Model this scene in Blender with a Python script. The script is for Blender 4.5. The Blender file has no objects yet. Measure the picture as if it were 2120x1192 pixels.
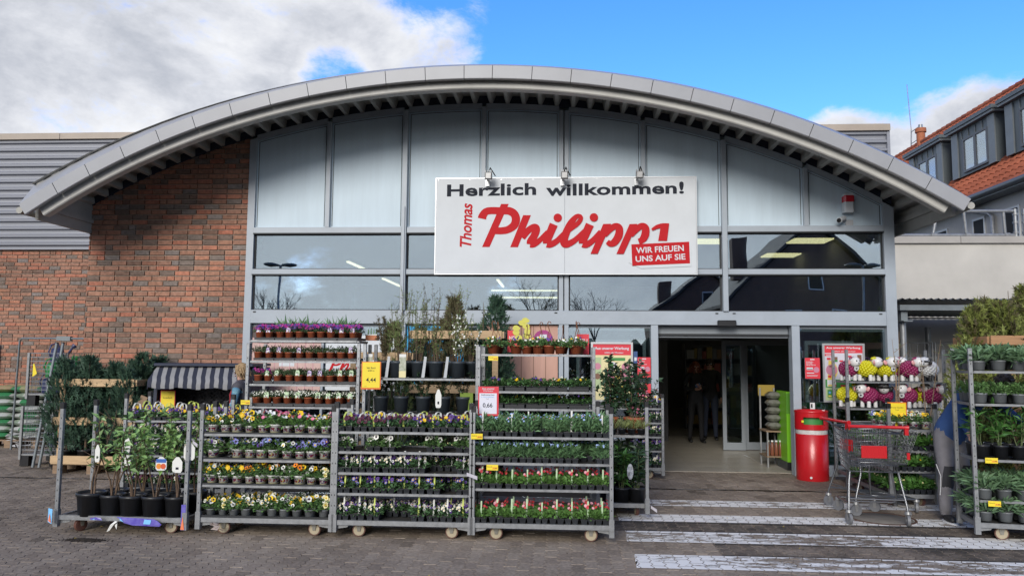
import bpy, math, random
import numpy as np
from mathutils import Vector, Matrix, noise

R = math.radians
SC = bpy.context.scene
COL = SC.collection
PI = math.pi

# ------------------------------------------------------------------ camera, sky, sun, exposure
cd = bpy.data.cameras.new('camera')
cam = bpy.data.objects.new('camera', cd)
COL.objects.link(cam)
SC.camera = cam
cd.sensor_width = 36.0
cd.lens = 1590 / 2120 * 36.0
cd.clip_start, cd.clip_end = 0.1, 2000
_yaw, _pitch, _roll = -0.0619, 0.0896, 0.0072
_fw = Vector((math.sin(_yaw) * math.cos(_pitch), math.cos(_yaw) * math.cos(_pitch), math.sin(_pitch)))
_rt = Vector((math.cos(_yaw), -math.sin(_yaw), 0))
_up = _rt.cross(_fw)
_r2 = _rt * math.cos(_roll) + _up * math.sin(_roll)
_u2 = _up * math.cos(_roll) - _rt * math.sin(_roll)
_m = Matrix((_r2, _u2, -_fw)).transposed().to_4x4()
_m.translation = Vector((4.9542, -11.9901, 1.74))
cam.matrix_world = _m

SUN_EL, SUN_AZ = R(23), R(194)         # azimuth clockwise from +Y (behind the camera, to its left)
world = bpy.data.worlds.new('World')
SC.world = world
world.use_nodes = True


def build_world():
    nt = world.node_tree
    N, L = nt.nodes, nt.links
    N.clear()
    out = N.new('ShaderNodeOutputWorld')
    sky = N.new('ShaderNodeTexSky')
    sky.sky_type = 'NISHITA'
    sky.sun_disc = False
    sky.sun_elevation = SUN_EL
    sky.sun_rotation = SUN_AZ
    sky.air_density, sky.dust_density, sky.ozone_density = 1.0, 0.4, 2.0
    hsv = N.new('ShaderNodeHueSaturation')
    hsv.inputs['Saturation'].default_value = 1.28
    hsv.inputs['Value'].default_value = 1.15
    L.new(sky.outputs[0], hsv.inputs['Color'])
    bg = N.new('ShaderNodeBackground')
    bg.inputs['Strength'].default_value = 0.14
    tint = N.new('ShaderNodeMix'); tint.data_type = 'RGBA'; tint.blend_type = 'MULTIPLY'
    tint.inputs[0].default_value = 1.0
    tint.inputs[7].default_value = (0.53, 0.655, 1.0, 1)
    L.new(hsv.outputs[0], tint.inputs[6])
    L.new(tint.outputs[2], bg.inputs['Color'])

    tc = N.new('ShaderNodeTexCoord')
    nrm = N.new('ShaderNodeVectorMath'); nrm.operation = 'NORMALIZE'
    L.new(tc.outputs['Generated'], nrm.inputs[0])
    sep = N.new('ShaderNodeSeparateXYZ')
    L.new(nrm.outputs[0], sep.inputs[0])

    def M(op, a, b=None, c=None, clamp=False):
        n = N.new('ShaderNodeMath'); n.operation = op; n.use_clamp = clamp
        for i, v in enumerate((a, b, c)):
            if v is None:
                continue
            if isinstance(v, (int, float)):
                n.inputs[i].default_value = v
            else:
                L.new(v, n.inputs[i])
        return n.outputs[0]

    def noise_tex(scale, detail, rough, dist=0.0, vec=None, off=(0, 0, 0)):
        mp = N.new('ShaderNodeMapping')
        mp.inputs['Location'].default_value = off
        mp.inputs['Scale'].default_value = (1, 1, 1.7)
        L.new(vec or nrm.outputs[0], mp.inputs['Vector'])
        n = N.new('ShaderNodeTexNoise')
        n.inputs['Scale'].default_value = scale
        n.inputs['Detail'].default_value = detail
        n.inputs['Roughness'].default_value = rough
        n.inputs['Distortion'].default_value = dist
        L.new(mp.outputs[0], n.inputs['Vector'])
        return n.outputs['Fac']

    def blob(az, el, rad, amount):
        """a soft round mass of cloud round one direction (degrees, azimuth clockwise from +Y)"""
        d = (math.sin(R(az)) * math.cos(R(el)), math.cos(R(az)) * math.cos(R(el)), math.sin(R(el)))
        n = N.new('ShaderNodeVectorMath'); n.operation = 'DOT_PRODUCT'
        L.new(nrm.outputs[0], n.inputs[0])
        n.inputs[1].default_value = d
        mr = N.new('ShaderNodeMapRange')
        mr.interpolation_type = 'SMOOTHSTEP'
        mr.inputs['From Min'].default_value = math.cos(R(rad))
        mr.inputs['From Max'].default_value = math.cos(R(rad * 0.15))
        mr.inputs['To Min'].default_value = 0
        mr.inputs['To Max'].default_value = amount
        L.new(n.outputs['Value'], mr.inputs['Value'])
        return mr.outputs[0]

    big = noise_tex(2.0, 3, 0.5, 0.3)
    fine = noise_tex(5.5, 12, 0.66, 0.25)
    dens = M('ADD', M('ADD', M('MULTIPLY', big, 0.45), M('MULTIPLY', fine, 0.92)), M('MULTIPLY', M('SUBTRACT', noise_tex(17, 8, 0.7, 0.4), 0.5), 0.34))     # about 0.3 .. 0.95
    bias = 0.0
    for b in CLOUDS:
        bias = M('ADD', bias, blob(*b))
    dens = M('ADD', dens, M('MINIMUM', bias, 0.34))
    mr = N.new('ShaderNodeMapRange')
    mr.interpolation_type = 'SMOOTHSTEP'
    mr.inputs['From Min'].default_value = 0.68
    mr.inputs['From Max'].default_value = 0.96
    L.new(dens, mr.inputs['Value'])
    mask = mr.outputs[0]
    # bright rims and tops, grey bellies that follow their own broad billows
    bil = M('ADD', M('MULTIPLY', noise_tex(2.6, 8, 0.58, 0.5, off=(3.1, 1.7, 0.4)), 1.0), M('MULTIPLY', noise_tex(9, 6, 0.6, 0.2, off=(1, 5, 2)), 0.35))
    belly = N.new('ShaderNodeMapRange')
    belly.interpolation_type = 'SMOOTHSTEP'
    belly.inputs['From Min'].default_value = 0.92
    belly.inputs['From Max'].default_value = 1.42
    L.new(M('ADD', M('ADD', M('MULTIPLY', dens, 0.50), bil), M('MULTIPLY', M('SUBTRACT', sep.outputs[2], 0.30), 0.7)), belly.inputs['Value'])
    ramp = N.new('ShaderNodeValToRGB')
    e = ramp.color_ramp.elements
    e[0].position, e[0].color = 0.0, (0.93, 0.94, 0.96, 1)
    e[1].position, e[1].color = 1.0, (0.42, 0.45, 0.52, 1)
    m = ramp.color_ramp.elements.new(0.5); m.color = (0.69, 0.71, 0.765, 1)
    L.new(belly.outputs[0], ramp.inputs['Fac'])
    cb = N.new('ShaderNodeBackground')
    cb.inputs['Strength'].default_value = 0.55
    L.new(ramp.outputs[0], cb.inputs['Color'])
    mix = N.new('ShaderNodeMixShader')
    L.new(mask, mix.inputs[0])
    L.new(bg.outputs[0], mix.inputs[1])
    L.new(cb.outputs[0], mix.inputs[2])
    L.new(mix.outputs[0], out.inputs['Surface'])


# cloud masses: azimuth, elevation, radius (degrees), amount; negative = a clear gap
CLOUDS = [(-42, 24, 30, 0.42), (-27, 26, 15, 0.24), (-12.5, 23.0, 8.5, 0.17), (-12.5, 29, 6.5, -0.30), (-17.0, 19.4, 3.8, -0.46), (-22, 16, 5, 0.10),
          (14, 30, 21, -0.50), (2, 19, 9, -0.45), (12, 21, 8, -0.30),
          (19, 12.6, 6.5, 0.62), (28, 12.3, 6.5, 0.55), (36, 12, 8, 0.4), (29.3, 20.3, 2.0, 0.12),
          (203, 12, 38, 0.24), (190, 22, 60, 0.12), (235, 18, 45, 0.22), (150, 20, 45, 0.20), (0, 85, 55, 0.16)]
build_world()

sd = bpy.data.lights.new('sun', 'SUN')
sun = bpy.data.objects.new('sun', sd)
COL.objects.link(sun)
sd.energy = 1.4
sd.angle = R(25)
sd.color = (1.0, 0.96, 0.9)
_sdir = Vector((math.sin(SUN_AZ) * math.cos(SUN_EL), math.cos(SUN_AZ) * math.cos(SUN_EL), math.sin(SUN_EL)))
sun.rotation_euler = _sdir.to_track_quat('Z', 'Y').to_euler()

vs = SC.view_settings
vs.view_transform, vs.look, vs.gamma, vs.exposure = 'Standard', 'None', 1.0, 1.0
vs.use_curve_mapping = False
SC.render.film_transparent = False
try:
    SC.cycles.max_bounces = 8
    SC.cycles.transparent_max_bounces = 24
    SC.cycles.use_denoising = True
    SC.cycles.caustics_reflective = SC.cycles.caustics_refractive = False
except Exception:
    pass

# ------------------------------------------------------------------ materials
MATS = {}


def mat(name, col, rough=0.6, metal=0.0, var=0.0, scale=8.0, bump=0.0, bscale=None, obj_var=0.0, coat=0.0, spec=0.5, stretch=(1, 1, 1), col2=None, emit=0.0, isl=0.0):
    """a procedural surface: base colour, noise towards col2 (or darker), fine relief, a little change per object / per island"""
    if name in MATS:
        return MATS[name]
    m = bpy.data.materials.new(name)
    m.use_nodes = True
    nt = m.node_tree
    N, L = nt.nodes, nt.links
    p = N['Principled BSDF']
    p.inputs['Roughness'].default_value = rough
    p.inputs['Metallic'].default_value = metal
    p.inputs['Specular IOR Level'].default_value = spec
    p.inputs['Base Color'].default_value = (*col, 1)
    if coat:
        p.inputs['Coat Weight'].default_value = coat
        p.inputs['Coat Roughness'].default_value = 0.12
    if emit:
        p.inputs['Emission Color'].default_value = (*col, 1)
        p.inputs['Emission Strength'].default_value = emit
    src = None
    tc = mp = None
    if var or bump:
        tc = N.new('ShaderNodeTexCoord')
        mp = N.new('ShaderNodeMapping')
        mp.inputs['Scale'].default_value = stretch
        L.new(tc.outputs['Object'], mp.inputs['Vector'])
    if var:
        n = N.new('ShaderNodeTexNoise')
        n.inputs['Scale'].default_value = scale
        n.inputs['Detail'].default_value = 6
        n.inputs['Roughness'].default_value = 0.65
        L.new(mp.outputs[0], n.inputs['Vector'])
        mr = N.new('ShaderNodeMapRange')
        mr.inputs['From Min'].default_value = 0.3
        mr.inputs['From Max'].default_value = 0.7
        L.new(n.outputs['Fac'], mr.inputs['Value'])
        mx = N.new('ShaderNodeMix'); mx.data_type = 'RGBA'
        c2 = col2 or tuple(c * (1 - var) for c in col)
        c1 = col if col2 else tuple(min(1, c * (1 + var * 0.5)) for c in col)
        mx.inputs[6].default_value = (*c1, 1)
        mx.inputs[7].default_value = (*c2, 1)
        L.new(mr.outputs[0], mx.inputs[0])
        src = mx.outputs[2]
    if obj_var or isl:
        oi = N.new('ShaderNodeObjectInfo')
        rnd = oi.outputs['Random']
        if isl:
            g = N.new('ShaderNodeNewGeometry')
            a = N.new('ShaderNodeMath'); a.operation = 'ADD'
            L.new(g.outputs['Random Per Island'], a.inputs[0]); L.new(rnd, a.inputs[1])
            f = N.new('ShaderNodeMath'); f.operation = 'FRACT'
            L.new(a.outputs[0], f.inputs[0])
            rnd = f.outputs[0]
        k = max(obj_var, isl)
        mr = N.new('ShaderNodeMapRange')
        mr.inputs['To Min'].default_value = 1 - k
        mr.inputs['To Max'].default_value = 1 + k
        L.new(rnd, mr.inputs['Value'])
        hs = N.new('ShaderNodeHueSaturation')
        hs.inputs['Color'].default_value = (*col, 1)
        if src:
            L.new(src, hs.inputs['Color'])
        L.new(mr.outputs[0], hs.inputs['Value'])
        src = hs.outputs[0]
    if src:
        L.new(src, p.inputs['Base Color'])
    if bump:
        n = N.new('ShaderNodeTexNoise')
        n.inputs['Scale'].default_value = bscale or scale * 6
        n.inputs['Detail'].default_value = 4
        L.new(mp.outputs[0], n.inputs['Vector'])
        b = N.new('ShaderNodeBump')
        b.inputs['Strength'].default_value = bump
        b.inputs['Distance'].default_value = 0.01
        L.new(n.outputs['Fac'], b.inputs['Height'])
        L.new(b.outputs[0], p.inputs['Normal'])
    MATS[name] = m
    return m


def ramp_mat(name, stops, rough=0.85, bump=0.3, bscale=60, grime=0.25, gscale=3.0, wgrime=None):
    """colour picked per piece (island + object random) from a ramp, with grain inside each piece"""
    if name in MATS:
        return MATS[name]
    m = bpy.data.materials.new(name)
    m.use_nodes = True
    N, L = m.node_tree.nodes, m.node_tree.links
    p = N['Principled BSDF']
    p.inputs['Roughness'].default_value = rough
    p.inputs['Specular IOR Level'].default_value = 0.25
    g = N.new('ShaderNodeNewGeometry'); oi = N.new('ShaderNodeObjectInfo')
    a = N.new('ShaderNodeMath'); a.operation = 'ADD'
    L.new(g.outputs['Random Per Island'], a.inputs[0]); L.new(oi.outputs['Random'], a.inputs[1])
    f = N.new('ShaderNodeMath'); f.operation = 'FRACT'
    L.new(a.outputs[0], f.inputs[0])
    r = N.new('ShaderNodeValToRGB')
    el = r.color_ramp.elements
    el[0].position, el[0].color = stops[0][0], (*stops[0][1], 1)
    el[1].position, el[1].color = stops[-1][0], (*stops[-1][1], 1)
    for s, c in stops[1:-1]:
        e = el.new(s); e.color = (*c, 1)
    L.new(f.outputs[0], r.inputs['Fac'])
    geo = N.new('ShaderNodeNewGeometry')
    n = N.new('ShaderNodeTexNoise')
    n.inputs['Scale'].default_value = bscale * 0.35
    n.inputs['Detail'].default_value = 6
    L.new(geo.outputs['Position'], n.inputs['Vector'])
    n2 = N.new('ShaderNodeTexNoise')
    n2.inputs['Scale'].default_value = gscale
    n2.inputs['Detail'].default_value = 5
    L.new(geo.outputs['Position'], n2.inputs['Vector'])
    ad = N.new('ShaderNodeMath'); ad.operation = 'ADD'
    L.new(n.outputs['Fac'], ad.inputs[0]); L.new(n2.outputs['Fac'], ad.inputs[1])
    mr = N.new('ShaderNodeMapRange')
    mr.inputs['From Min'].default_value = 0.7
    mr.inputs['From Max'].default_value = 1.3
    mr.inputs['To Min'].default_value = 1 - grime
    mr.inputs['To Max'].default_value = 1 + grime
    L.new(ad.outputs[0], mr.inputs['Value'])
    hs = N.new('ShaderNodeHueSaturation')
    L.new(r.outputs[0], hs.inputs['Color']); L.new(mr.outputs[0], hs.inputs['Value'])
    L.new(hs.outputs[0], p.inputs['Base Color'])
    b = N.new('ShaderNodeBump')
    b.inputs['Strength'].default_value = bump
    b.inputs['Distance'].default_value = 0.008
    nb = N.new('ShaderNodeTexNoise'); nb.inputs['Scale'].default_value = bscale; nb.inputs['Detail'].default_value = 3
    L.new(geo.outputs['Position'], nb.inputs['Vector'])
    L.new(nb.outputs['Fac'], b.inputs['Height']); L.new(b.outputs[0], p.inputs['Normal'])
    MATS[name] = m
    return m


def glass_mat(name, tint=(0.82, 0.88, 0.86), refl=0.5, base=0.31):
    if name in MATS:
        return MATS[name]
    m = bpy.data.materials.new(name)
    m.use_nodes = True
    N, L = m.node_tree.nodes, m.node_tree.links
    N.clear()
    o = N.new('ShaderNodeOutputMaterial')
    t = N.new('ShaderNodeBsdfTransparent'); t.inputs[0].default_value = (*tint, 1)
    g = N.new('ShaderNodeBsdfGlossy'); g.inputs['Roughness'].default_value = 0.0
    g.inputs['Color'].default_value = (0.78, 0.89, 1, 1)
    # slight waviness of the panes
    geo = N.new('ShaderNodeNewGeometry')
    n = N.new('ShaderNodeTexNoise'); n.inputs['Scale'].default_value = 1.3; n.inputs['Detail'].default_value = 1
    L.new(geo.outputs['Position'], n.inputs['Vector'])
    b = N.new('ShaderNodeBump'); b.inputs['Strength'].default_value = 0.025; b.inputs['Distance'].default_value = 0.05
    L.new(n.outputs['Fac'], b.inputs['Height']); L.new(b.outputs[0], g.inputs['Normal'])
    fr = N.new('ShaderNodeLayerWeight'); fr.inputs['Blend'].default_value = 0.25
    mr = N.new('ShaderNodeMapRange')
    mr.inputs['To Min'].default_value = base
    mr.inputs['To Max'].default_value = 0.9
    L.new(fr.outputs['Fresnel'], mr.inputs['Value'])
    mx = N.new('ShaderNodeMixShader')
    L.new(mr.outputs[0], mx.inputs[0]); L.new(t.outputs[0], mx.inputs[1]); L.new(g.outputs[0], mx.inputs[2])
    L.new(mx.outputs[0], o.inputs['Surface'])
    MATS[name] = m
    return m


# ------------------------------------------------------------------ mesh builder
class MB:
    def __init__(s, M=None):
        s.v, s.f, s.m, s.mats, s.M, s.sm = [], [], [], [], M, []

    def mi(s, m):
        if m not in s.mats:
            s.mats.append(m)
        return s.mats.index(m)

    def add(s, vs, fs, m, smooth=False):
        b = len(s.v)
        if s.M is not None:
            vs = [tuple(s.M @ Vector(p)) for p in vs]
        s.v.extend(tuple(p) for p in vs)
        k = s.mi(m)
        for f in fs:
            s.f.append(tuple(i + b for i in f)); s.m.append(k); s.sm.append(smooth)
        return s

    def box(s, x0, x1, y0, y1, z0, z1, m):
        return s.add([(x0, y0, z0), (x1, y0, z0), (x1, y1, z0), (x0, y1, z0), (x0, y0, z1), (x1, y0, z1), (x1, y1, z1), (x0, y1, z1)],
                     [(0, 3, 2, 1), (4, 5, 6, 7), (0, 1, 5, 4), (1, 2, 6, 5), (2, 3, 7, 6), (3, 0, 4, 7)], m)

    def bbox(s, x0, x1, y0, y1, z0, z1, m, b=0.004):
        """box with chamfered vertical and top edges"""
        def ring(d, z):
            return [(x0 + d, y0, z), (x1 - d, y0, z), (x1, y0 + d, z), (x1, y1 - d, z), (x1 - d, y1, z), (x0 + d, y1, z), (x0, y1 - d, z), (x0, y0 + d, z)]
        def ring2(z):
            return [(x0 + b, y0 + b, z), (x1 - b, y0 + b, z), (x1 - b, y0 + b, z), (x1 - b, y1 - b, z), (x1 - b, y1 - b, z), (x0 + b, y1 - b, z), (x0 + b, y1 - b, z), (x0 + b, y0 + b, z)]
        vs = ring(b, z0) + ring(b, z1 - b) + [(x0 + b, y0 + b, z1), (x1 - b, y0 + b, z1), (x1 - b, y1 - b, z1), (x0 + b, y1 - b, z1)]
        fs = [tuple(range(7, -1, -1))]
        for i in range(8):
            j = (i + 1) % 8
            fs.append((i, j, 8 + j, 8 + i))
        fs += [(16, 17, 18, 19), (8, 9, 17, 16), (9, 10, 17), (10, 11, 18, 17), (11, 12, 18), (12, 13, 19, 18), (13, 14, 19), (14, 15, 16, 19), (15, 8, 16)]
        return s.add(vs, fs, m)

    def obox(s, c, ax, ay, az, m):
        """box from centre and three half-axis vectors"""
        c, ax, ay, az = map(Vector, (c, ax, ay, az))
        vs = [c + ax * i + ay * j + az * k for k in (-1, 1) for i, j in ((-1, -1), (1, -1), (1, 1), (-1, 1))]
        return s.add(vs, [(0, 3, 2, 1), (4, 5, 6, 7), (0, 1, 5, 4), (1, 2, 6, 5), (2, 3, 7, 6), (3, 0, 4, 7)], m)

    def cyl(s, p, q, r, m, n=8, r2=None, caps=True, smooth=True):
        p, q = Vector(p), Vector(q)
        r2 = r if r2 is None else r2
        d = (q - p).normalized()
        u = d.orthogonal().normalized(); w = d.cross(u)
        vs = [p + (u * math.cos(2 * PI * i / n) + w * math.sin(2 * PI * i / n)) * r for i in range(n)]
        vs += [q + (u * math.cos(2 * PI * i / n) + w * math.sin(2 * PI * i / n)) * r2 for i in range(n)]
        s.add(vs, [(i, (i + 1) % n, n + (i + 1) % n, n + i) for i in range(n)], m, smooth)
        if caps:
            s.add(vs[:n], [tuple(range(n - 1, -1, -1))], m)
            s.add(vs[n:], [tuple(range(n))], m)
        return s

    def tube(s, path, r, m, n=6, smooth=True, closed=False):
        P = [Vector(p) for p in path]
        rs = r if isinstance(r, (list, tuple)) else [r] * len(P)
        vs = []
        u = None
        for i, p in enumerate(P):
            a = P[i - 1] if (i > 0 or closed) else p
            b = P[(i + 1) % len(P)] if (i < len(P) - 1 or closed) else p
            d = (b - a).normalized()
            if u is None:
                u = d.orthogonal().normalized()
            u = (u - d * u.dot(d))
            u = u.normalized() if u.length > 1e-6 else d.orthogonal().normalized()
            w = d.cross(u)
            vs += [p + (u * math.cos(2 * PI * k / n) + w * math.sin(2 * PI * k / n)) * rs[i] for k in range(n)]
        fs = []
        cnt = len(P) if closed else len(P) - 1
        for i in range(cnt):
            j = (i + 1) % len(P)
            fs += [(i * n + k, i * n + (k + 1) % n, j * n + (k + 1) % n, j * n + k) for k in range(n)]
        s.add(vs, fs, m, smooth)
        if not closed:
            s.add(vs[:n], [tuple(range(n - 1, -1, -1))], m)
            s.add(vs[-n:], [tuple(range(n))], m)
        return s

    def lathe(s, prof, m, n=14, c=(0, 0, 0), smooth=True, sq=0.0):
        """profile of (radius, z); sq > 0 squares the section"""
        vs = []
        for r, z in prof:
            for i in range(n):
                a = 2 * PI * (i + 0.5) / n
                k = 1.0 if not sq else 1 / max(abs(math.cos(a)), abs(math.sin(a))) ** sq
                vs.append((c[0] + r * k * math.cos(a), c[1] + r * k * math.sin(a), c[2] + z))
        fs = [(j * n + i, j * n + (i + 1) % n, (j + 1) * n + (i + 1) % n, (j + 1) * n + i) for j in range(len(prof) - 1) for i in range(n)]
        return s.add(vs, fs, m, smooth)

    def poly(s, pts, m):
        return s.add(pts, [tuple(range(len(pts)))], m)

    def prism(s, pts, off, m):
        """planar polygon pts extruded by the vector off"""
        n = len(pts)
        off = Vector(off)
        P = [Vector(p) for p in pts]
        nn = Vector((0, 0, 0))
        for i in range(n):
            nn += P[i].cross(P[(i + 1) % n])
        if nn.dot(off) > 0:
            P = P[::-1]
        vs = P + [p + off for p in P]
        fs = [tuple(range(n)), tuple(range(2 * n - 1, n - 1, -1))] + [(i, n + i, n + (i + 1) % n, (i + 1) % n) for i in range(n)]
        return s.add(vs, fs, m)

    def leaf(s, base, d, nrm, l, w, m, fold=0.18):
        base, d = Vector(base), Vector(d).normalized()
        nrm = Vector(nrm)
        side = d.cross(nrm)
        side = side.normalized() if side.length > 1e-5 else d.orthogonal().normalized()
        up = side.cross(d)
        mid = base + d * l * 0.45
        tip = base + d * l - up * l * 0.12
        return s.add([base, mid + side * w / 2 + up * w * fold, tip, mid - side * w / 2 + up * w * fold], [(0, 1, 2), (0, 2, 3)], m)

    def mesh(s, name):
        me = bpy.data.meshes.new(name)
        me.from_pydata(s.v, [], s.f)
        for m in s.mats:
            me.materials.append(m)
        me.polygons.foreach_set('material_index', s.m)
        me.polygons.foreach_set('use_smooth', s.sm)
        me.update()
        return me

    def build(s, name, parent=None, loc=None, **props):
        return link(name, s.mesh(name), parent, loc, **props)


def link(name, me, parent=None, loc=None, rz=0.0, scale=None, **props):
    o = bpy.data.objects.new(name, me)
    COL.objects.link(o)
    if parent is not None:
        o.parent = parent
    if loc is not None:
        o.location = loc
    if rz:
        o.rotation_euler = (0, 0, rz)
    if scale is not None:
        o.scale = (scale,) * 3 if isinstance(scale, (int, float)) else scale
    for k, v in props.items():
        if v:
            o[k] = v
    return o


def thing(name, label, category, loc=(0, 0, 0), rz=0.0, group=None, scale=None):
    return link(name, None, None, loc, rz, scale, label=label, category=category, group=group)


def struct(name, mb, kind='structure', parent=None):
    return mb.build(name, parent, kind=kind)


def text_mesh(txt, bold=0.0, shear=0.0, spacing=1.0):
    c = bpy.data.curves.new('lettering', 'FONT')
    c.body = txt
    c.offset = bold
    c.shear = shear
    c.space_character = spacing
    c.align_x = 'LEFT'
    c.resolution_u = 3
    c.fill_mode = 'FRONT'
    o = bpy.data.objects.new('lettering', c)
    COL.objects.link(o)
    dg = bpy.context.evaluated_depsgraph_get()
    me = bpy.data.meshes.new_from_object(o.evaluated_get(dg))
    bpy.data.objects.remove(o)
    bpy.data.curves.remove(c)
    return me


def text_into(mb, txt, origin, right, up, w, h, m, bold=0.0, shear=0.0, spacing=1.0, keep=False):
    """lettering fitted to a w x h box whose lower left corner is origin; right, up are unit vectors"""
    me = text_mesh(txt, bold, shear, spacing)
    co = np.array([v.co[:] for v in me.vertices])
    lo, hi = co.min(0), co.max(0)
    sx = w / max(hi[0] - lo[0], 1e-6)
    sy = h / max(hi[1] - lo[1], 1e-6)
    if keep:
        sx = sy = min(sx, sy)
    o, r, u = Vector(origin), Vector(right), Vector(up)
    vs = [o + r * ((c[0] - lo[0]) * sx) + u * ((c[1] - lo[1]) * sy) for c in co]
    mb.add(vs, [tuple(p.vertices) for p in me.polygons], m)
    bpy.data.meshes.remove(me)


ORD = ['first', 'second', 'third', 'fourth', 'fifth', 'sixth', 'seventh', 'eighth', 'ninth', 'tenth', 'eleventh', 'twelfth', 'thirteenth', 'fourteenth', 'fifteenth', 'sixteenth', 'seventeenth', 'eighteenth', 'nineteenth', 'twentieth']

# ================================================================== THE SETTING
def Tz(x):                              # front edge of the vault (top of the fascia)
    t = x - 3.8
    return 5.826 - 0.00681 * t - 0.039075 * t * t + 1.6809e-4 * t ** 3 - 1.1952e-4 * t ** 4


def Wz(x):                              # top of the glazed front and the brick gable
    t = x - 3.8
    return 5.777 - 0.011 * t - 0.035791 * t * t - 1.009e-4 * t ** 3 - 1.1816e-4 * t ** 4


def slope(f, x):
    return (f(x + 0.01) - f(x - 0.01)) / 0.02


m_joint = mat('joint sand', (0.05, 0.045, 0.04), 0.95, var=0.4, scale=3)
m_paver = ramp_mat('concrete paver', [(0, (0.211, 0.169, 0.132)), (0.3, (0.250, 0.203, 0.160)), (0.6, (0.267, 0.218, 0.171)), (0.9, (0.294, 0.242, 0.192)), (1, (0.149, 0.119, 0.091))], 0.78, 0.35, 90, 0.42, 0.55)
m_paint = None

ground = MB()
ground.poly([(-300, -300, -0.014), (300, -300, -0.014), (300, 300, -0.014), (-300, 300, -0.014)], m_joint)
ground = ground.build('ground', kind='structure')

# ---- zigzag concrete pavers, laid in staggered columns; the nearest ones are single stones
PW, PL, AMP = 0.1125, 0.225, 0.013


def zig(y):
    p = PL / 2
    f = (y / p) % 1.0
    return AMP * (1 - abs(f * 2 - 1) * 2)


def paver_outline(gap=0.0019):
    ys = [gap, PL * 0.25, PL * 0.5, PL * 0.75, PL - gap]
    left = [(zig(y) + gap, y) for y in ys]
    right = [(PW + zig(y) - gap, y) for y in ys]
    return right + left[::-1]           # counter-clockwise


PO = paver_outline()
PO2 = [(x + (0.002 if i >= 5 else -0.002), y + (0.002 if i in (0, 9) else -0.002 if i in (4, 5) else 0)) for i, (x, y) in enumerate(PO)]
PVERT = [(x, y, 0.0) for x, y in PO2] + [(x, y, -0.0035) for x, y in PO] + [(x, y, -0.013) for x, y in PO]
PFACE = [tuple(range(10))] + [(10 + i, 10 + (i + 1) % 10, (i + 1) % 10, i) for i in range(10)] + [(20 + i, 20 + (i + 1) % 10, 10 + (i + 1) % 10, 10 + i) for i in range(10)]


def in_view(x, y):
    d = Vector((x, y, 0)) - Vector(cam.location)
    q = d.dot(_fw)
    if q < 0.3:
        return None
    px = 1060 + 1590 * d.dot(_r2) / q
    py = 596 - 1590 * d.dot(_u2) / q
    return (px, py)


cells = []
for i in range(int(-9.5 / PW), int(17 / PW)):
    off = (i % 2) * PL / 2
    for j in range(-34, 20):
        x, y = i * PW, j * PL + off
        if y < -7.4 or (y > 0.2 and x > -2.85) or y > 4.2:
            continue
        p = in_view(x, y)
        if p is None or not (-260 < p[0] < 2380) or p[1] > 1330:
            continue
        cells.append((x, y, p))
rp = random.Random(5)
front = sorted([c for c in cells if -5 < c[2][0] < 2110 and c[2][1] < 1188], key=lambda c: -c[2][1])[:300]
fs = set(id(c) for c in front)
pm = bpy.data.meshes.new('paver'); pm.from_pydata(PVERT, [], PFACE); pm.materials.append(m_paver)
for c in front:
    link('paver', pm, ground, (c[0], c[1], rp.uniform(-0.0025, 0.001)))
base = np.array(PVERT)
allv, allf = [], []
for c in cells:
    if id(c) in fs:
        continue
    k = len(allv) * 30
    allv.append(base + np.array([c[0], c[1], rp.uniform(-0.0025, 0.001)]))
    allf.append([tuple(a + k for a in f) for f in PFACE])
pb = bpy.data.meshes.new('pavers')
pb.from_pydata(np.concatenate(allv).tolist(), [], [f for fl in allf for f in fl])
pb.materials.append(m_paver)
link('paving', pb, ground, kind='stuff')


# ---- worn painted markings: paint films lying on the tops of the stones
def paint_mat(name, col, lo, hi, sc=(1.6, 4.2, 1)):
    m = bpy.data.materials.new(name); m.use_nodes = True
    N, L = m.node_tree.nodes, m.node_tree.links
    p = N['Principled BSDF']; p.inputs['Roughness'].default_value = 0.7
    p.inputs['Base Color'].default_value = (*col, 1)
    geo = N.new('ShaderNodeNewGeometry')
    mp = N.new('ShaderNodeMapping'); mp.inputs['Scale'].default_value = sc
    L.new(geo.outputs['Position'], mp.inputs['Vector'])
    n = N.new('ShaderNodeTexNoise'); n.inputs['Scale'].default_value = 2.3; n.inputs['Detail'].default_value = 12; n.inputs['Roughness'].default_value = 0.72
    L.new(mp.outputs[0], n.inputs['Vector'])
    n2 = N.new('ShaderNodeTexNoise'); n2.inputs['Scale'].default_value = 0.55; n2.inputs['Detail'].default_value = 3
    L.new(geo.outputs['Position'], n2.inputs['Vector'])
    # paint survives best along the two edges of each stripe
    at = N.new('ShaderNodeAttribute'); at.attribute_name = 'edge'
    a = N.new('ShaderNodeMath'); a.operation = 'MULTIPLY_ADD'; a.inputs[1].default_value = 0.55
    L.new(n2.outputs['Fac'], a.inputs[0]); L.new(n.outputs['Fac'], a.inputs[2])
    b = N.new('ShaderNodeMath'); b.operation = 'MULTIPLY_ADD'; b.inputs[1].default_value = 0.16
    L.new(at.outputs['Fac'], b.inputs[0]); L.new(a.outputs[0], b.inputs[2])
    mr = N.new('ShaderNodeMapRange'); mr.inputs['From Min'].default_value = lo; mr.inputs['From Max'].default_value = hi
    L.new(b.outputs[0], mr.inputs['Value'])
    t = N.new('ShaderNodeBsdfTransparent'); mx = N.new('ShaderNodeMixShader')
    L.new(mr.outputs[0], mx.inputs[0]); L.new(t.outputs[0], mx.inputs[1]); L.new(p.outputs[0], mx.inputs[2])
    L.new(mx.outputs[0], N['Material Output'].inputs['Surface'])
    return m


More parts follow.
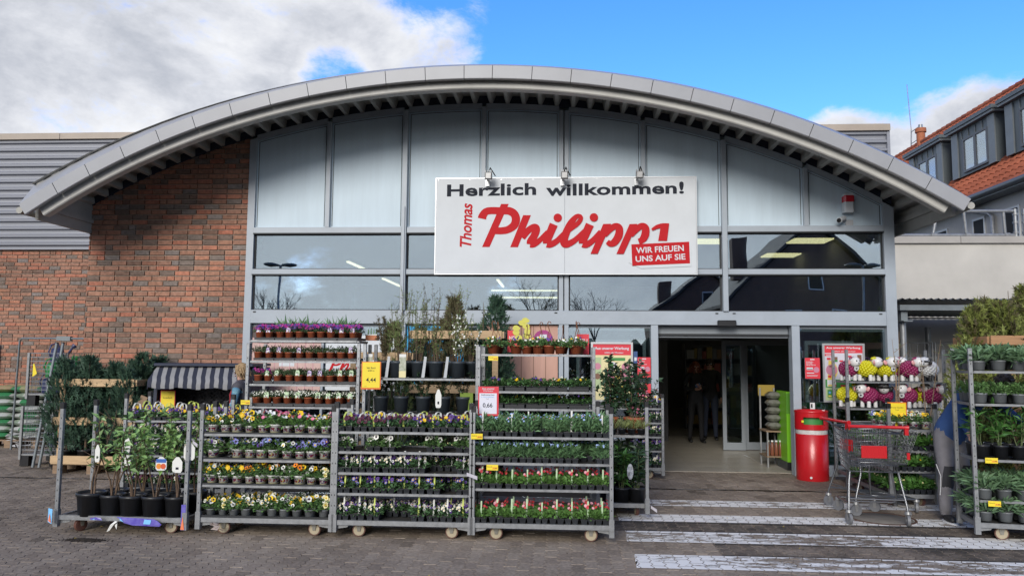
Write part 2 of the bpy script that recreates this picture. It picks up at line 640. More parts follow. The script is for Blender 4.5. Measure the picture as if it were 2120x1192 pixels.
def clip(poly, f):
    out = []
    for i in range(len(poly)):
        a, b = poly[i], poly[(i + 1) % len(poly)]
        fa, fb = f(a), f(b)
        if fa >= 0:
            out.append(a)
        if (fa >= 0) != (fb >= 0):
            t = fa / (fa - fb)
            out.append((a[0] + (b[0] - a[0]) * t, a[1] + (b[1] - a[1]) * t))
    return out


def marking(x0, x1, y0, y1, m, skew=0.0):
    vs, fs, ed = [], [], []
    for x, y, _ in cells:
        if x > x1 or x + 0.14 < x0 or y > y1 or y + PL < y0:
            continue
        # split each stone lengthwise so that the wear can follow the stripe's edges
        q = [(a + x, b + y) for a, b in PO2]
        for f in (lambda p: p[0] - x0 - skew * (p[1] - y0), lambda p: x1 - p[0], lambda p: p[1] - y0, lambda p: y1 - p[1]):
            q = clip(q, f)
            if len(q) < 3:
                break
        if len(q) < 3:
            continue
        for lo, hi in ((y0, y0 + 0.07), (y0 + 0.07, y1 - 0.07), (y1 - 0.07, y1)):
            s = clip(clip(q, lambda p: p[1] - lo), lambda p: hi - p[1])
            if len(s) < 3:
                continue
            k = len(vs)
            vs += [(a, b, 0.0035) for a, b in s]
            ed += [1.0 if (b < y0 + 0.035 or b > y1 - 0.035) else 0.0 for a, b in s]
            fs.append(tuple(range(k, k + len(s))))
    me = bpy.data.meshes.new('road_marking'); me.from_pydata(vs, [], fs)
    at = me.attributes.new('edge', 'FLOAT', 'POINT'); at.data.foreach_set('value', ed)
    me.materials.append(m)
    link('road_marking', me, kind='structure')


m_paint = paint_mat('worn white paint', (0.84, 0.82, 0.78), 0.712, 0.785)
m_faint = paint_mat('faded white paint', (0.50, 0.49, 0.46), 0.78, 0.92)
m_tar = paint_mat('old black paint', (0.045, 0.041, 0.038), 0.62, 0.98, (0.5, 0.5, 1))
marking(5.60, 15, -5.36, -4.91, m_paint, 0.05)
marking(5.60, 15, -4.43, -3.98, m_paint, 0.05)
marking(5.60, 15, -3.50, -3.12, m_paint)
marking(5.75, 15, -2.61, -2.23, m_paint)
marking(-6, 12, -1.46, -1.39, m_faint)
marking(3.2, 15, -3.97, -3.51, m_tar)
marking(6.4, 15, -4.90, -4.44, m_tar)

rl = random.Random(61)
lit = MB()
for i in range(70):
    x, y, r_ = rl.uniform(-2.5, 9.5), rl.uniform(-5.9, -0.6), rl.uniform(0.004, 0.013)
    m = rl.choice([mat('litter white', (0.6, 0.6, 0.56), 0.8), mat('litter yellow', (0.5, 0.38, 0.08), 0.8), mat('dead leaf', (0.10, 0.06, 0.03), 0.9), mat('dead leaf', (0.10, 0.06, 0.03), 0.9)])
    lit.leaf((x, y, 0.006), (rl.gauss(0, 1), rl.gauss(0, 1), 0.05), (rl.gauss(0, 0.2), 0.1, 1), r_ * 2.6, r_ * 1.5, m, 0.3)
lit.build('litter', kind='stuff')

# ================================================================== THE STORE
store = thing('store_building', 'garden and bargain store with arched metal roof, brick gable and glazed front', 'building', (0, 0, 0))
m_alu = mat('grey coated aluminium', (0.37, 0.415, 0.465), 0.42, var=0.10, scale=2.0, bump=0.02, bscale=40)
m_alud = mat('aluminium reveal', (0.30, 0.34, 0.385), 0.45)
m_seal = mat('rubber seal', (0.02, 0.022, 0.025), 0.6)
m_panel = mat('blue grey infill panel', (0.56, 0.67, 0.75), 0.5, var=0.08, scale=2.2, spec=0.3, bump=0.03, bscale=1.5, stretch=(2.5, 1, 0.25))
m_mortar = mat('mortar', (0.36, 0.31, 0.255), 0.95, var=0.35, scale=5)
m_brick = ramp_mat('facing brick', [(0, (0.314, 0.164, 0.111)), (0.22, (0.350, 0.186, 0.129)), (0.40, (0.299, 0.164, 0.118)), (0.52, (0.394, 0.185, 0.121)), (0.63, (0.413, 0.158, 0.103)),
                                    (0.70, (0.274, 0.144, 0.100)), (0.80, (0.194, 0.121, 0.091)), (0.90, (0.172, 0.135, 0.114)), (1, (0.235, 0.199, 0.183))], 0.85, 0.45, 70, 0.40, 0.7)
m_glass = glass_mat('window glass')
m_fascia = mat('zinc fascia', (0.335, 0.34, 0.355), 0.42, var=0.09, scale=1.3, bump=0.02, bscale=8)
m_beam = mat('off white soffit paint', (0.50, 0.49, 0.46), 0.6, var=0.14, scale=2.5)
m_deck = mat('cream steel deck', (0.42, 0.41, 0.375), 0.6, var=0.2, scale=2.5)
m_dark = mat('navy closure strip', (0.018, 0.024, 0.042), 0.7)
m_roofskin = mat('roof membrane', (0.30, 0.31, 0.32), 0.7, var=0.2, scale=1)

GX0, GX1 = -2.71, -0.06


# ---- bricks: wild bond with headers; nearest / largest 300 single, the others joined
def brick_mesh(w, h=0.071, d=0.022):
    b = 0.003
    v = [(0, 0.0, 0), (w, 0.0, 0), (w, 0.0, h), (0, 0.0, h), (b, -d, b), (w - b, -d, b), (w - b, -d, h - b), (b, -d, h - b)]
    f = [(4, 5, 6, 7), (0, 1, 5, 4), (1, 2, 6, 5), (2, 3, 7, 6), (3, 0, 4, 7)]
    return v, f


_bm = {}


def brick_data(w):
    k = round(w, 3)
    if k not in _bm:
        v, f = brick_mesh(w)
        me = bpy.data.meshes.new('brick'); me.from_pydata(v, [], f); me.materials.append(m_brick)
        _bm[k] = me
    return _bm[k]


def brickwork(parent, x0, x1, z0, top, y, seed, single):
    rb = random.Random(seed)
    rows = []
    z, r = z0, 0
    while z < max(top(x0), top((x0 + x1) / 2), top(x1)):
        x = x1
        cut = rb.choice([0.24, 0.115, 0.115, 0.18])
        first = True
        while x > x0 + 0.02:
            w = cut if first else (0.24 if rb.random() < 0.82 else 0.115)
            first = False
            w2 = min(w, x - x0)
            if z < top(x - w2 / 2) + 0.02:
                rows.append((x - w2, z, w2))
            x -= w + 0.01
        z += 0.0833
        r += 1
    vis = [b for b in rows if single(b[0], b[1])]
    rb.shuffle(vis)
    # the 300 that show: spread the singles evenly over the seen face
    one = set(vis[:300])
    k = MB()
    for b in rows:
        yy = y + rb.uniform(-0.003, 0.003)
        if b in one:
            link('brick', brick_data(b[2]), parent, (b[0], yy, b[1]))
        else:
            v, f = brick_mesh(b[2])
            k.add([(a + b[0], c + yy, e + b[1]) for a, c, e in v], f, m_brick)
    k.build('brick_courses', parent, kind='stuff')


gable = MB()
N_ = 24
pts = [(GX0, 0.0, 0.0), (GX1, 0.0, 0.0)] + [(GX1 + (GX0 - GX1) * i / N_, 0.0, Wz(GX1 + (GX0 - GX1) * i / N_) + 0.1) for i in range(N_ + 1)]
gable.prism(pts, (0, 0.32, 0), m_mortar)
gable = gable.build('brick_gable', store)
brickwork(gable, GX0, GX1, 0.012, lambda x: Wz(x) + 0.03, 0.0, 11, lambda x, z: z > 1.45 and z < Wz(x) - 0.1)

# ---- vault: skin, fascia panels, edge beam, deck ribs, closure strip
XL, XR = -2.80, 10.42
SKB = 4.28


def strip(mb, f0, y0, f1, y1, x0, x1, n, m):
    a = [(x0 + (x1 - x0) * i / n) for i in range(n + 1)]
    vs = [(x, y0, f0(x)) for x in a] + [(x, y1, f1(x)) for x in a]
    mb.add(vs, [(i, i + 1, n + 2 + i, n + 1 + i) for i in range(n)], m)


roof = MB()
strip(roof, lambda x: Wz(x) + 0.20, -1.20, lambda x: Wz(x) + 0.20, SKB, XL, XR, 48, m_roofskin)
strip(roof, lambda x: Wz(x) + 0.13, -1.34, lambda x: Wz(x) + 0.13, SKB, XL, XR, 48, m_deck)
strip(roof, lambda x: Tz(x) - 0.004, -1.548, lambda x: Wz(x) + 0.20, -1.20, XL, XR, 48, m_fascia)
roof = roof.build('roof', store)

seams = [-2.814, -2.33, -1.862, -1.35, -0.831, -0.306, 0.237, 0.796, 1.355, 1.912, 2.483, 3.053, 3.609, 4.012, 4.573, 5.123, 5.683, 6.248, 6.798, 7.346, 7.889, 8.407, 8.928, 9.444, 9.937, 10.43]
for a, b in zip(seams[:-1], seams[1:]):
    p = MB()
    g = 0.0045
    n = 4
    vs, fs = [], []
    for i in range(n + 1):
        x = a + g + (b - a - 2 * g) * i / n
        s_ = slope(Tz, x); nx, nz = s_ / math.hypot(1, s_), -1 / math.hypot(1, s_)
        zt = Tz(x)
        for dn, y in ((0.0, -1.545), (0.012, -1.562), (0.19, -1.562), (0.20, -1.55), (0.20, -1.50)):
            vs.append((x + nx * dn, y, zt + nz * dn))
    for i in range(n):
        for k in range(4):
            fs.append((i * 5 + k, i * 5 + k + 1, (i + 1) * 5 + k + 1, (i + 1) * 5 + k))
    e0 = [0, 1, 2, 3, 4]
    fs.append(tuple(e0)); fs.append(tuple(n * 5 + k for k in reversed(e0)))
    p.add(vs, fs, m_fascia)
    p.build('fascia_panel', roof)

beam = MB()
n = 64
vs, fs = [], []
prof = [(0.13, -1.44), (0.290, -1.44), (0.305, -1.425), (0.305, -1.30), (0.13, -1.30)]
for i in range(n + 1):
    x = XL + 0.13 + (XR - XL - 0.26) * i / n
    s_ = slope(Tz, x); nx, nz = s_ / math.hypot(1, s_), -1 / math.hypot(1, s_)
    vs += [(x + nx * d * 0.98, y, Tz(x) + nz * d * 0.98) for d, y in prof]
for i in range(n):
    for k in range(5):
        fs.append((i * 5 + k, i * 5 + (k + 1) % 5, (i + 1) * 5 + (k + 1) % 5, (i + 1) * 5 + k))
fs += [(4, 3, 2, 1, 0), tuple(n * 5 + k for k in range(5))]
beam.add(vs, fs, m_beam)
# shadow-side board that closes the gap between fascia and beam
strip(beam, lambda x: Tz(x) - 0.15, -1.54, lambda x: Tz(x) - 0.16, -1.40, XL + 0.05, XR - 0.05, 48, m_deck)
beam.build('edge_beam', roof)

# deck ribs
x = XL + 0.14
rib_xs = []
while x < XR - 0.1:
    rib_xs.append(x)
    s_ = slope(Wz, x)
    x += 0.262 / math.hypot(1, s_)
for x in rib_xs:
    r_ = MB()
    s_ = slope(Wz, x); h = math.hypot(1, s_); tx, tz, nx, nz = 1 / h, s_ / h, -s_ / h, 1 / h
    z = Wz(x) + 0.005
    q = [(x + tx * a + nx * b, z + tz * a + nz * b) for a, b in ((-0.028, 0), (0.028, 0), (0.075, 0.13), (-0.075, 0.13))]
    yb = 0.32 if (x < -0.1) else 0.02
    if x < GX0 or x > 10.06:
        yb = 3.0
    r_.prism([(a, -1.29, c) for a, c in q], (0, yb + 1.29, 0), m_deck)
    r_.build('deck_rib', roof)
cl = MB()
strip(cl, lambda x: Wz(x) + 0.13, -0.035, lambda x: Wz(x) - 0.004, -0.035, GX0, 10.04, 60, m_dark)
strip(cl, lambda x: Wz(x) - 0.004, -0.035, lambda x: Wz(x) - 0.004, 0.01, GX0, 10.04, 60, m_dark)
cl.build('closure_strip', roof)
for xe, sgn in ((-2.735, 1), (10.345, -1)):
    ev = MB()
    zt = Wz(xe) + 0.12
    ev.box(min(xe, xe + sgn * 0.05), max(xe, xe + sgn * 0.05), -1.295, 3.4, 3.70, zt, m_deck)
    ev.box(min(xe + sgn * 0.053, xe + sgn * 0.085), max(xe + sgn * 0.053, xe + sgn * 0.085), -1.293, 3.4, 3.86, 3.93, m_deck)
    ev.build('eave_board', roof)
for xe in (-2.835, 10.45):
    gt = MB(); gt.tube([(xe, -1.50, 3.80), (xe, 3.8, 3.80)], 0.05, m_deck, 10)
    gt.build('eave_gutter', roof)

# ---- glazed front: frame members
YF = -0.065


def member(name, x0, x1, z0, z1, y0=YF, y1=0.08, m=m_alu):
    b = MB(); b.bbox(x0, x1, y0, y1, z0, z1, m, 0.005)
    return b.build(name, store)


def arched(name, x0, x1, z0, f, y0, y1, m, n=10):
    b = MB()
    pts = [(x0, y0, z0), (x1, y0, z0)] + [(x1 + (x0 - x1) * i / n, y0, f(x1 + (x0 - x1) * i / n)) for i in range(n + 1)]
    b.prism(pts, (0, y1 - y0, 0), m)
    return b.build(name, store)


m_edge = 0.075
arched('edge_post', -0.06, 0.055, 0.0, lambda x: Wz(x) - 0.05, YF - 0.003, 0.10, m_alu)
arched('edge_post', 9.89, 10.05, 0.0, lambda x: Wz(x) - 0.05, YF - 0.003, 0.10, m_alu)
member('mullion', 2.455, 2.535, 2.46, Wz(2.5) - 0.06, YF - 0.05, 0.08)
member('mullion', 7.455, 7.535, 2.46, Wz(7.5) - 0.09, YF - 0.05, 0.08)
member('mullion', 4.945, 5.015, 2.46, Wz(5.0) - 0.06, YF - 0.004, 0.08)
member('mullion', 5.030, 5.100, 2.46, Wz(5.1) - 0.06, YF - 0.004, 0.08)
for x in (1.25, 3.75, 6.26, 8.74):
    member('mullion', x - 0.035, x + 0.035, 3.78, Wz(x) - 0.06 - abs(slope(Wz, x)) * 0.04, YF - 0.02, 0.06)
cov = MB(); cov.box(2.48, 2.512, YF - 0.075, YF - 0.052, 2.40, 4.1, m_alu)
cov.build('mullion_cover', store)
for a, b in ((0.055, 2.452), (2.538, 4.942), (5.103, 7.452), (7.538, 9.887)):
    for z0, z1 in ((3.69, 3.78), (3.03, 3.11)):
        t = member('transom', a, b, z0, z1, YF - 0.018, 0.08)
        d = MB(); d.box(a, b, YF - 0.03, 0.04, z0 - 0.02, z0 - 0.002, m_seal); d.build('drip_seal', t)
bb = MB(); bb.bbox(0.055, 9.887, YF - 0.012, 0.10, 2.25, 2.46, m_alu, 0.006)
bb = bb.build('door_beam', store)
for x in (0.12, 2.40, 2.62, 4.9, 7.36, 7.62, 9.80):
    d = MB(); d.box(x - 0.022, x + 0.022, YF - 0.02, YF - 0.014, 2.418, 2.436, m_seal); d.build('drain_cap', bb)
# arched top frame
bands = [(0.055, 1.215), (1.285, 2.455), (2.535, 3.715), (3.785, 4.945), (5.10, 6.225), (6.295, 7.455), (7.535, 8.705), (8.775, 9.89)]
for a, b in bands:
    f = MB()
    nn = 8
    xs = [a + (b - a) * i / nn for i in range(nn + 1)]
    front = [(x, YF, Wz(x) - 0.002) for x in xs] + [(x, YF, Wz(x) - 0.085) for x in reversed(xs)]
    f.prism(front, (0, 0.14, 0), m_alu)
    f.build('arched_frame', store)
    p = MB()
    pts = [(a, -0.02, 3.78), (b, -0.02, 3.78)] + [(b + (a - b) * i / nn, -0.02, Wz(b + (a - b) * i / nn) - 0.09) for i in range(nn + 1)]
    p.prism(pts, (0, 0.06, 0), m_panel)
    p = p.build('infill_panel', store)
    # thin dark gasket round the panel
    g = MB()
    w = 0.008
    for x in (a + 0.03, b - 0.03):
        zt = Wz(x) - 0.12
        g.box(x - w / 2, x + w / 2, -0.026, -0.021, 3.80, zt, m_seal)
    q0 = [(xx, Wz(xx) - 0.115) for xx in [a + 0.03 + (b - a - 0.06) * i / nn for i in range(nn + 1)]]
    vs = [(xx, -0.0255, zz) for xx, zz in q0] + [(xx, -0.0255, zz - w) for xx, zz in q0]
    g.add(vs, [(i, nn + 1 + i, nn + 2 + i, i + 1) for i in range(nn)], m_seal)
    g.build('gasket', p)
for a, b in ((0.055, 2.455), (2.535, 4.945), (5.10, 7.455), (7.535, 9.89)):
    for z0, z1 in ((3.11, 3.68), (2.46, 3.02)):
        g = MB(); g.box(a, b, 0.0, 0.012, z0, z1, m_glass); g = g.build('window_pane', store)
        s = MB()
        for q in ((a, a + 0.022, z0, z1), (b - 0.022, b, z0, z1), (a + 0.0225, b - 0.0225, z0, z0 + 0.016), (a + 0.0225, b - 0.0225, z1 - 0.016, z1)):
            s.box(q[0], q[1], -0.016, -0.004, q[2], q[3], m_seal)
        s.build('pane_seal', g)

# ---- ground floor glazing and entrance
for x0, x1 in ((2.455, 2.545), (4.945, 5.015), (5.03, 5.10), (6.36, 6.47), (8.48, 8.60)):
    member('door_post', x0, x1, 0.0, 2.248, YF - 0.002, 0.12)
for a, b in ((0.055, 1.2), (1.24, 2.455), (2.545, 3.72), (3.76, 4.945), (5.10, 6.36), (8.60, 9.89)):
    g = MB(); g.box(a, b, 0.012, 0.022, 0.16, 2.2, m_glass); g = g.build('window_pane', store)
    k = MB(); k.box(a, b, -0.04, 0.08, 0.0, 0.16, m_alu); k.build('kick_panel', store)
    k = MB(); k.box(a, b, 0.024, 0.06, 2.16, 2.248, m_alud); k.build('window_rail', store)
for x in (1.22, 3.74):
    member('window_bar', x - 0.02, x + 0.02, 0.16, 2.16, -0.03, 0.06)
# inner light frames seen behind the panes beside the entrance
for x0, x1, z1 in ((5.22, 6.30, 2.02), (8.72, 9.45, 2.02)):
    b = MB()
    b.box(x0, x0 + 0.05, 0.10, 0.15, 0.16, z1, m_alud); b.box(x1 - 0.05, x1, 0.10, 0.15, 0.16, z1, m_alud); b.box(x0 + 0.05, x1 - 0.05, 0.10, 0.15, z1 - 0.06, z1, m_alud)
    b.build('inner_frame', store)
# sensor over the entrance
sn = MB(); sn.bbox(7.36, 7.64, -0.15, -0.078, 2.235, 2.32, mat('black plastic', (0.015, 0.015, 0.017), 0.35), 0.012)
sn.build('door_sensor', store)
sn = MB(); sn.bbox(6.79, 7.02, 0.88, 0.93, 2.145, 2.185, mat('black plastic', (0.015, 0.015, 0.017), 0.35), 0.008)

# ---- interior
m_floor = mat('beige shop floor', (0.44, 0.40, 0.33), 0.32, var=0.22, scale=1.2)
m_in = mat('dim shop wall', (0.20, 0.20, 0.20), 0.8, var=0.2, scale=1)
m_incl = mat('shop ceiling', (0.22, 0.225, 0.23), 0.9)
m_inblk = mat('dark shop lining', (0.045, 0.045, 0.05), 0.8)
fl = MB()
nx_, ny_ = 16, 24
TW = 0.6
mt = mat('tile joint', (0.16, 0.145, 0.12), 0.8)
fl.box(-2.6, 10.0, 0.325, 16, -0.10, 0.004, mt)
floor_ = fl.build('shop_floor', store)
tm = MB(); tm.bbox(0.003, TW - 0.003, 0.003, TW - 0.003, -0.004, 0.004, m_floor, 0.001)
tm = tm.mesh('floor_tile')
for i in range(5):
    for j in range(9):
        link('floor_tile', tm, floor_, (5.9 + i * TW, 0.20 + j * TW, 0.0045))
w = MB()
w.box(-2.7, 10.0, 15.8, 16, 0, 4.4, m_in); w.build('shop_back_wall', store)
w = MB(); w.box(9.95, 10.05, 0.32, 16, 0, 4.4, m_in); w.build('shop_side_wall', store); w = MB(); w.box(-2.70, -2.60, 0.33, 16, 0, 4.4, m_in); w.build('shop_side_wall', store)
w = MB(); w.box(-2.7, 10.05, 0.12, 16, 4.3, 4.4, m_incl); w.build('shop_ceiling', store)
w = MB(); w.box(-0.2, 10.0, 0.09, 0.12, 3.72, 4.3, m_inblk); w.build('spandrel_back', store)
# entrance lobby
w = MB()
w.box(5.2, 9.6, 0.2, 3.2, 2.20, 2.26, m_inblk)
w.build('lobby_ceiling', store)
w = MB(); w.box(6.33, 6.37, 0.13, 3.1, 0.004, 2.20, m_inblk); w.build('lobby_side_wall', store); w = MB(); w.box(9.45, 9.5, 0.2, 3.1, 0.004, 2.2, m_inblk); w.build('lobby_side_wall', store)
m_door = mat('door leaf aluminium', (0.24, 0.265, 0.29), 0.4)
lin = MB(); lin.box(6.38, 9.44, 3.06, 3.16, 2.09, 2.198, m_door); lin.build('lobby_lintel', store)
lin = MB(); lin.box(6.48, 8.47, 0.10, 0.16, 2.06, 2.24, m_door); lin.box(6.48, 8.47, 0.055, 0.095, 2.09, 2.12, m_seal)
lin.build('entrance_lintel', store)
sn.build('exit_sensor', store)


def sliding(name, x0, x1, y, lab):
    d = MB()
    t = 0.07
    d.box(x0, x0 + t, y, y + 0.05, 0.02, 2.08, m_door); d.box(x1 - t, x1, y, y + 0.05, 0.02, 2.08, m_door)
    d.box(x0 + t, x1 - t, y, y + 0.05, 0.02, 0.16, m_door); d.box(x0 + t, x1 - t, y, y + 0.05, 2.0, 2.08, m_door)
    d = d.build(name, store, label=lab)
    g = MB(); g.box(x0 + t, x1 - t, y + 0.02, y + 0.03, 0.16, 2.0, m_glass); g.build('door_pane', d)
    return d


sliding('sliding_door', 8.06, 8.48, 2.98, 'narrow sliding door leaf standing partly open')
sliding('sliding_door', 8.49, 9.42, 3.08, 'wide fixed glass leaf beside the open doorway')

# ================================================================== HALL BEHIND
hall = thing('warehouse_hall', 'long brick and corrugated metal hall behind the arched store', 'building', (0, 0, 0))
HY = 4.3
h2 = MB(); h2.box(10.06, 11.84, HY, HY + 0.3, 0, 4.04, m_mortar); h2.build('end_wall', hall)
hw = MB(); hw.box(-14, GX0 + 0.02, HY, HY + 0.3, 0, 4.04, m_mortar)
hw = hw.build('brick_wall', hall)
brickwork(hw, -8.6, -2.72, 0.012, lambda x: 4.02, HY, 23, lambda x, z: x > -7.75 and z > 1.7)
m_corr = mat('silver corrugated sheet', (0.27, 0.28, 0.315), 0.5, 0.2, var=0.10, scale=1.0, stretch=(0.3, 1, 4))
cg = MB()
P_ = 0.178
prof = []
z = 4.07
while z < 6.5:
    prof += [(HY - 0.02, z), (HY - 0.025, z + 0.045), (HY - 0.085, z + 0.070), (HY - 0.090, z + 0.118), (HY - 0.070, z + 0.128), (HY - 0.024, z + 0.150)]
    z += P_
prof.append((HY - 0.02, 6.52))
for xa, xb, zmin in ((-14, -1.5, 0), (-1.5, 10.0, 5.3), (10.0, 11.80, 4.0)):
    pr_ = [p for p in prof if p[1] >= zmin]
    vs = [(xa, y, z) for y, z in pr_] + [(xb, y, z) for y, z in pr_]
    k = len(pr_)
    cg.add(vs, [(i, k + i, k + i + 1, i + 1) for i in range(k - 1)], m_corr)
cg.build('corrugated_cladding', hall)
m_cop = mat('beige coping', (0.40, 0.335, 0.27), 0.5, var=0.12, scale=2)
x = -14.0
while x < 11.8:
    c = MB(); c.bbox(x + 0.004, min(x + 2.6, 11.86) - 0.004, HY - 0.15, HY + 0.4, 6.515, 6.655, m_cop, 0.006); c.build('coping', hall)
    x += 2.6
tr = MB(); tr.box(-14, GX0, HY - 0.10, HY + 0.02, 4.035, 4.07, m_corr); tr.build('drip_flashing', hall)
tr = MB(); tr.box(11.80, 11.86, HY - 0.10, HY + 8, 4.0, 6.51, m_corr); tr.build('corner_trim', hall)
dr = MB(); dr.bbox(-8.4, -7.34, HY - 0.10, HY - 0.03, 0, 1.93, m_alu, 0.01); dr.build('side_door', hall)
hr = MB(); hr.box(-14, 11.8, HY + 0.35, 18, 6.40, 6.50, m_roofskin); hr.build('flat_roof', hall)

# ================================================================== PLASTERED ANNEX, CANOPY, FENCE
m_plas = mat('cream render', (0.55, 0.525, 0.48), 0.9, var=0.16, scale=0.8, bump=0.15, bscale=120)
m_copg = mat('grey coping', (0.39, 0.365, 0.335), 0.6, var=0.12, scale=2)
annex = thing('annex_building', 'low cream rendered annex with flat roof right of the store', 'building')
b = MB(); b.box(10.06, 20, 3.0, 3.3, 0, 3.955, m_plas); b.build('rendered_wall', annex)
x = 10.06
while x < 20:
    b = MB(); b.bbox(x + 0.003, x + 2.497, 2.94, 3.36, 3.955, 4.085, m_copg, 0.006); b.build('coping', annex)
    x += 2.5
b = MB(); b.box(10.06, 20, 3.36, 9, 3.80, 3.93, m_roofskin); b.build('flat_roof', annex)

m_galv = mat('galvanised steel', (0.31, 0.32, 0.33), 0.42, 0.55, var=0.28, scale=14, bump=0.05, bscale=50)
m_galvd = mat('weathered galvanised steel', (0.30, 0.305, 0.31), 0.5, 0.5, var=0.32, scale=10)
rail = thing('guard_rail', 'galvanised tube guard rail along the annex roof edge', 'railing', (0, 3.25, 0))
for z in (4.62, 4.15):
    b = MB(); b.tube([(11.0, 0, z), (13.72, 0, z)], 0.034, m_galv, 8); b.build('rail', rail)
    b = MB(); b.tube([(13.98, 0, z), (16.5, 0, z)], 0.034, m_galv, 8); b.build('rail', rail)
for x, t in ((12.2, -0.1), (12.85, 0.06), (13.58, 0.05), (14.6, 0)):
    b = MB(); b.tube([(x, 0.05, 4.08), (x - t, 0.0, 4.64)], 0.032, m_galv, 8)
    b.tube([(x - 0.05, 0, 4.15), (x + 0.05, 0, 4.15)], 0.05, m_galvd, 8); b.build('post', rail)
for x in (13.75, 13.92):
    b = MB(); b.tube([(x, 0, 4.12), (x, 0, 4.66)], 0.036, m_galv, 8)
    for z in (4.2, 4.4, 4.56):
        b.tube([(x, 0, z - 0.02), (x, 0, z + 0.02)], 0.05, m_galvd, 8)
    b.build('post', rail)

can = thing('canopy', 'open steel canopy with corrugated roof against the annex wall', 'canopy', (0, 0, 0))
m_csteel = mat('canopy steel', (0.20, 0.225, 0.24), 0.5, 0.3, var=0.2, scale=6)
b = MB()
k = 30
ys_ = [0.42 + 2.5 * i / 40 for i in range(41)]
xs_ = [10.30 + 4.4 * i / 120 for i in range(121)]
vs = [(x, y, 2.68 - 0.05 * (y - 0.4) + 0.018 * math.cos(x * 2 * PI / 0.11)) for y in (0.40, 2.9) for x in xs_]
b.add(vs, [(i, i + 1, 121 + i + 1, 121 + i) for i in range(120)], m_csteel)
b.add([(v[0], v[1], v[2] + 0.012) for v in vs], [(i, i + 1, 121 + i + 1, 121 + i) for i in range(120)], m_csteel)
b.build('corrugated_roof', can)
for y in (0.5, 2.6):
    b = MB(); b.box(10.32, 14.7, y - 0.04, y + 0.04, 2.52, 2.63 - 0.05 * y, m_csteel); b.build('beam', can)
for x in (10.42, 12.4, 14.4):
    b = MB(); b.box(x - 0.05, x + 0.05, 0.55, 2.55, 2.36, 2.515, m_csteel); b.box(x - 0.07, x + 0.07, 0.42, 2.6, 2.34, 2.358, m_csteel); b.build('cross_beam', can)
for x, y in ((10.42, 0.62), (14.4, 0.62), (11.72, 2.6)):
    b = MB(); b.cyl((x, y, 0), (x, y, 2.34), 0.05, m_galv, 12); b.build('post', can)

fen = thing('mesh_fence', 'galvanised steel mesh fence under the canopy', 'fence', (0, 2.3, 0))
for x0 in (10.6, 11.7, 12.8):
    b = MB()
    for z in (0.15, 1.78, 2.05):
        b.tube([(x0, 0, z), (x0 + 1.05, 0, z)], 0.018, m_galvd, 6)
    for i in range(9):
        xx = x0 + 1.05 * i / 8
        b.tube([(xx, 0, 0.05), (xx, 0, 2.05)], 0.010 if 0 < i < 8 else 0.022, m_galvd, 5)
    b.build('mesh_panel', fen)

# ================================================================== HOUSE ON THE RIGHT
house = thing('house', 'cream house with red tiled roof and grey zinc dormers', 'house')
m_tile = ramp_mat('red clay roof tile', [(0, (0.29, 0.083, 0.042)), (0.5, (0.36, 0.105, 0.052)), (0.85, (0.40, 0.125, 0.065)), (1, (0.22, 0.07, 0.042))], 0.75, 0.3, 40, 0.25, 1.2)
m_zinc = mat('zinc dormer cladding', (0.105, 0.125, 0.135), 0.5, 0.25, var=0.15, scale=2)
m_zincl = mat('light zinc trim', (0.17, 0.19, 0.20), 0.5, 0.25, var=0.15, scale=2)
m_gut = mat('grey gutter', (0.11, 0.12, 0.125), 0.45, 0.4)
m_wfr = mat('white window frame', (0.62, 0.62, 0.60), 0.4)
m_anth = mat('anthracite window frame', (0.055, 0.06, 0.068), 0.4)
m_curt = mat('white curtain', (0.66, 0.65, 0.62), 0.9, var=0.12, scale=1.5, stretch=(1, 2, 0.1))
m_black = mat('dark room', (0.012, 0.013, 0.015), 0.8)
b = MB(); b.box(17.30, 28, 4, 30, 0, 6.55, m_plas); b.build('wall', house)
EZ, EX = 6.42, 16.85
# pantile roof: stepped courses of waves
vs, fs = [], []
rows, colsn = 25, int(26 / 0.3)
per = 5
for r_ in range(rows):
    s0, s1 = r_ * 0.34, (r_ + 1) * 0.34 + 0.03
    for e, s in ((0, s0), (1, s1)):
        lift = 0.035 if e == 0 else 0.004
        for c_ in range(colsn * per + 1):
            yv = 4 + c_ * 0.3 / per
            wv = 0.030 * math.cos(2 * PI * c_ / per)
            d = lift + wv
            vs.append((EX + s * 0.7071 - d * 0.7071, yv, EZ + s * 0.7071 + d * 0.7071))
    o_ = r_ * 2 * (colsn * per + 1)
    q = colsn * per + 1
    for c_ in range(colsn * per):
        fs.append((o_ + c_, o_ + q + c_, o_ + q + c_ + 1, o_ + c_ + 1))
rt_ = MB(); rt_.add(vs, fs, m_tile)
vs = []
q = colsn * per + 1
for r_ in range(rows):
    s = r_ * 0.34
    for lift in (0.035, -0.015):
        for c_ in range(q):
            d = lift + 0.030 * math.cos(2 * PI * c_ / per)
            vs.append((EX + s * 0.7071 - d * 0.7071, 4 + c_ * 0.3 / per, EZ + s * 0.7071 + d * 0.7071))
rt_.add(vs, [(r_ * 2 * q + c_, r_ * 2 * q + c_ + 1, r_ * 2 * q + q + c_ + 1, r_ * 2 * q + q + c_) for r_ in range(rows) for c_ in range(q - 1)], m_tile)
roof_h = rt_.build('roof', house, kind='stuff')
b = MB()
RX = EX + rows * 0.34 * 0.7071
RZ = EZ + rows * 0.34 * 0.7071
b.prism([(EX + 0.05, 4, EZ - 0.02), (RX, 4, RZ - 0.05), (RX + 6, 4, EZ)], (0, 26, 0), mat('roof underside', (0.10, 0.09, 0.08), 0.9)); b.build('roof_deck', house)
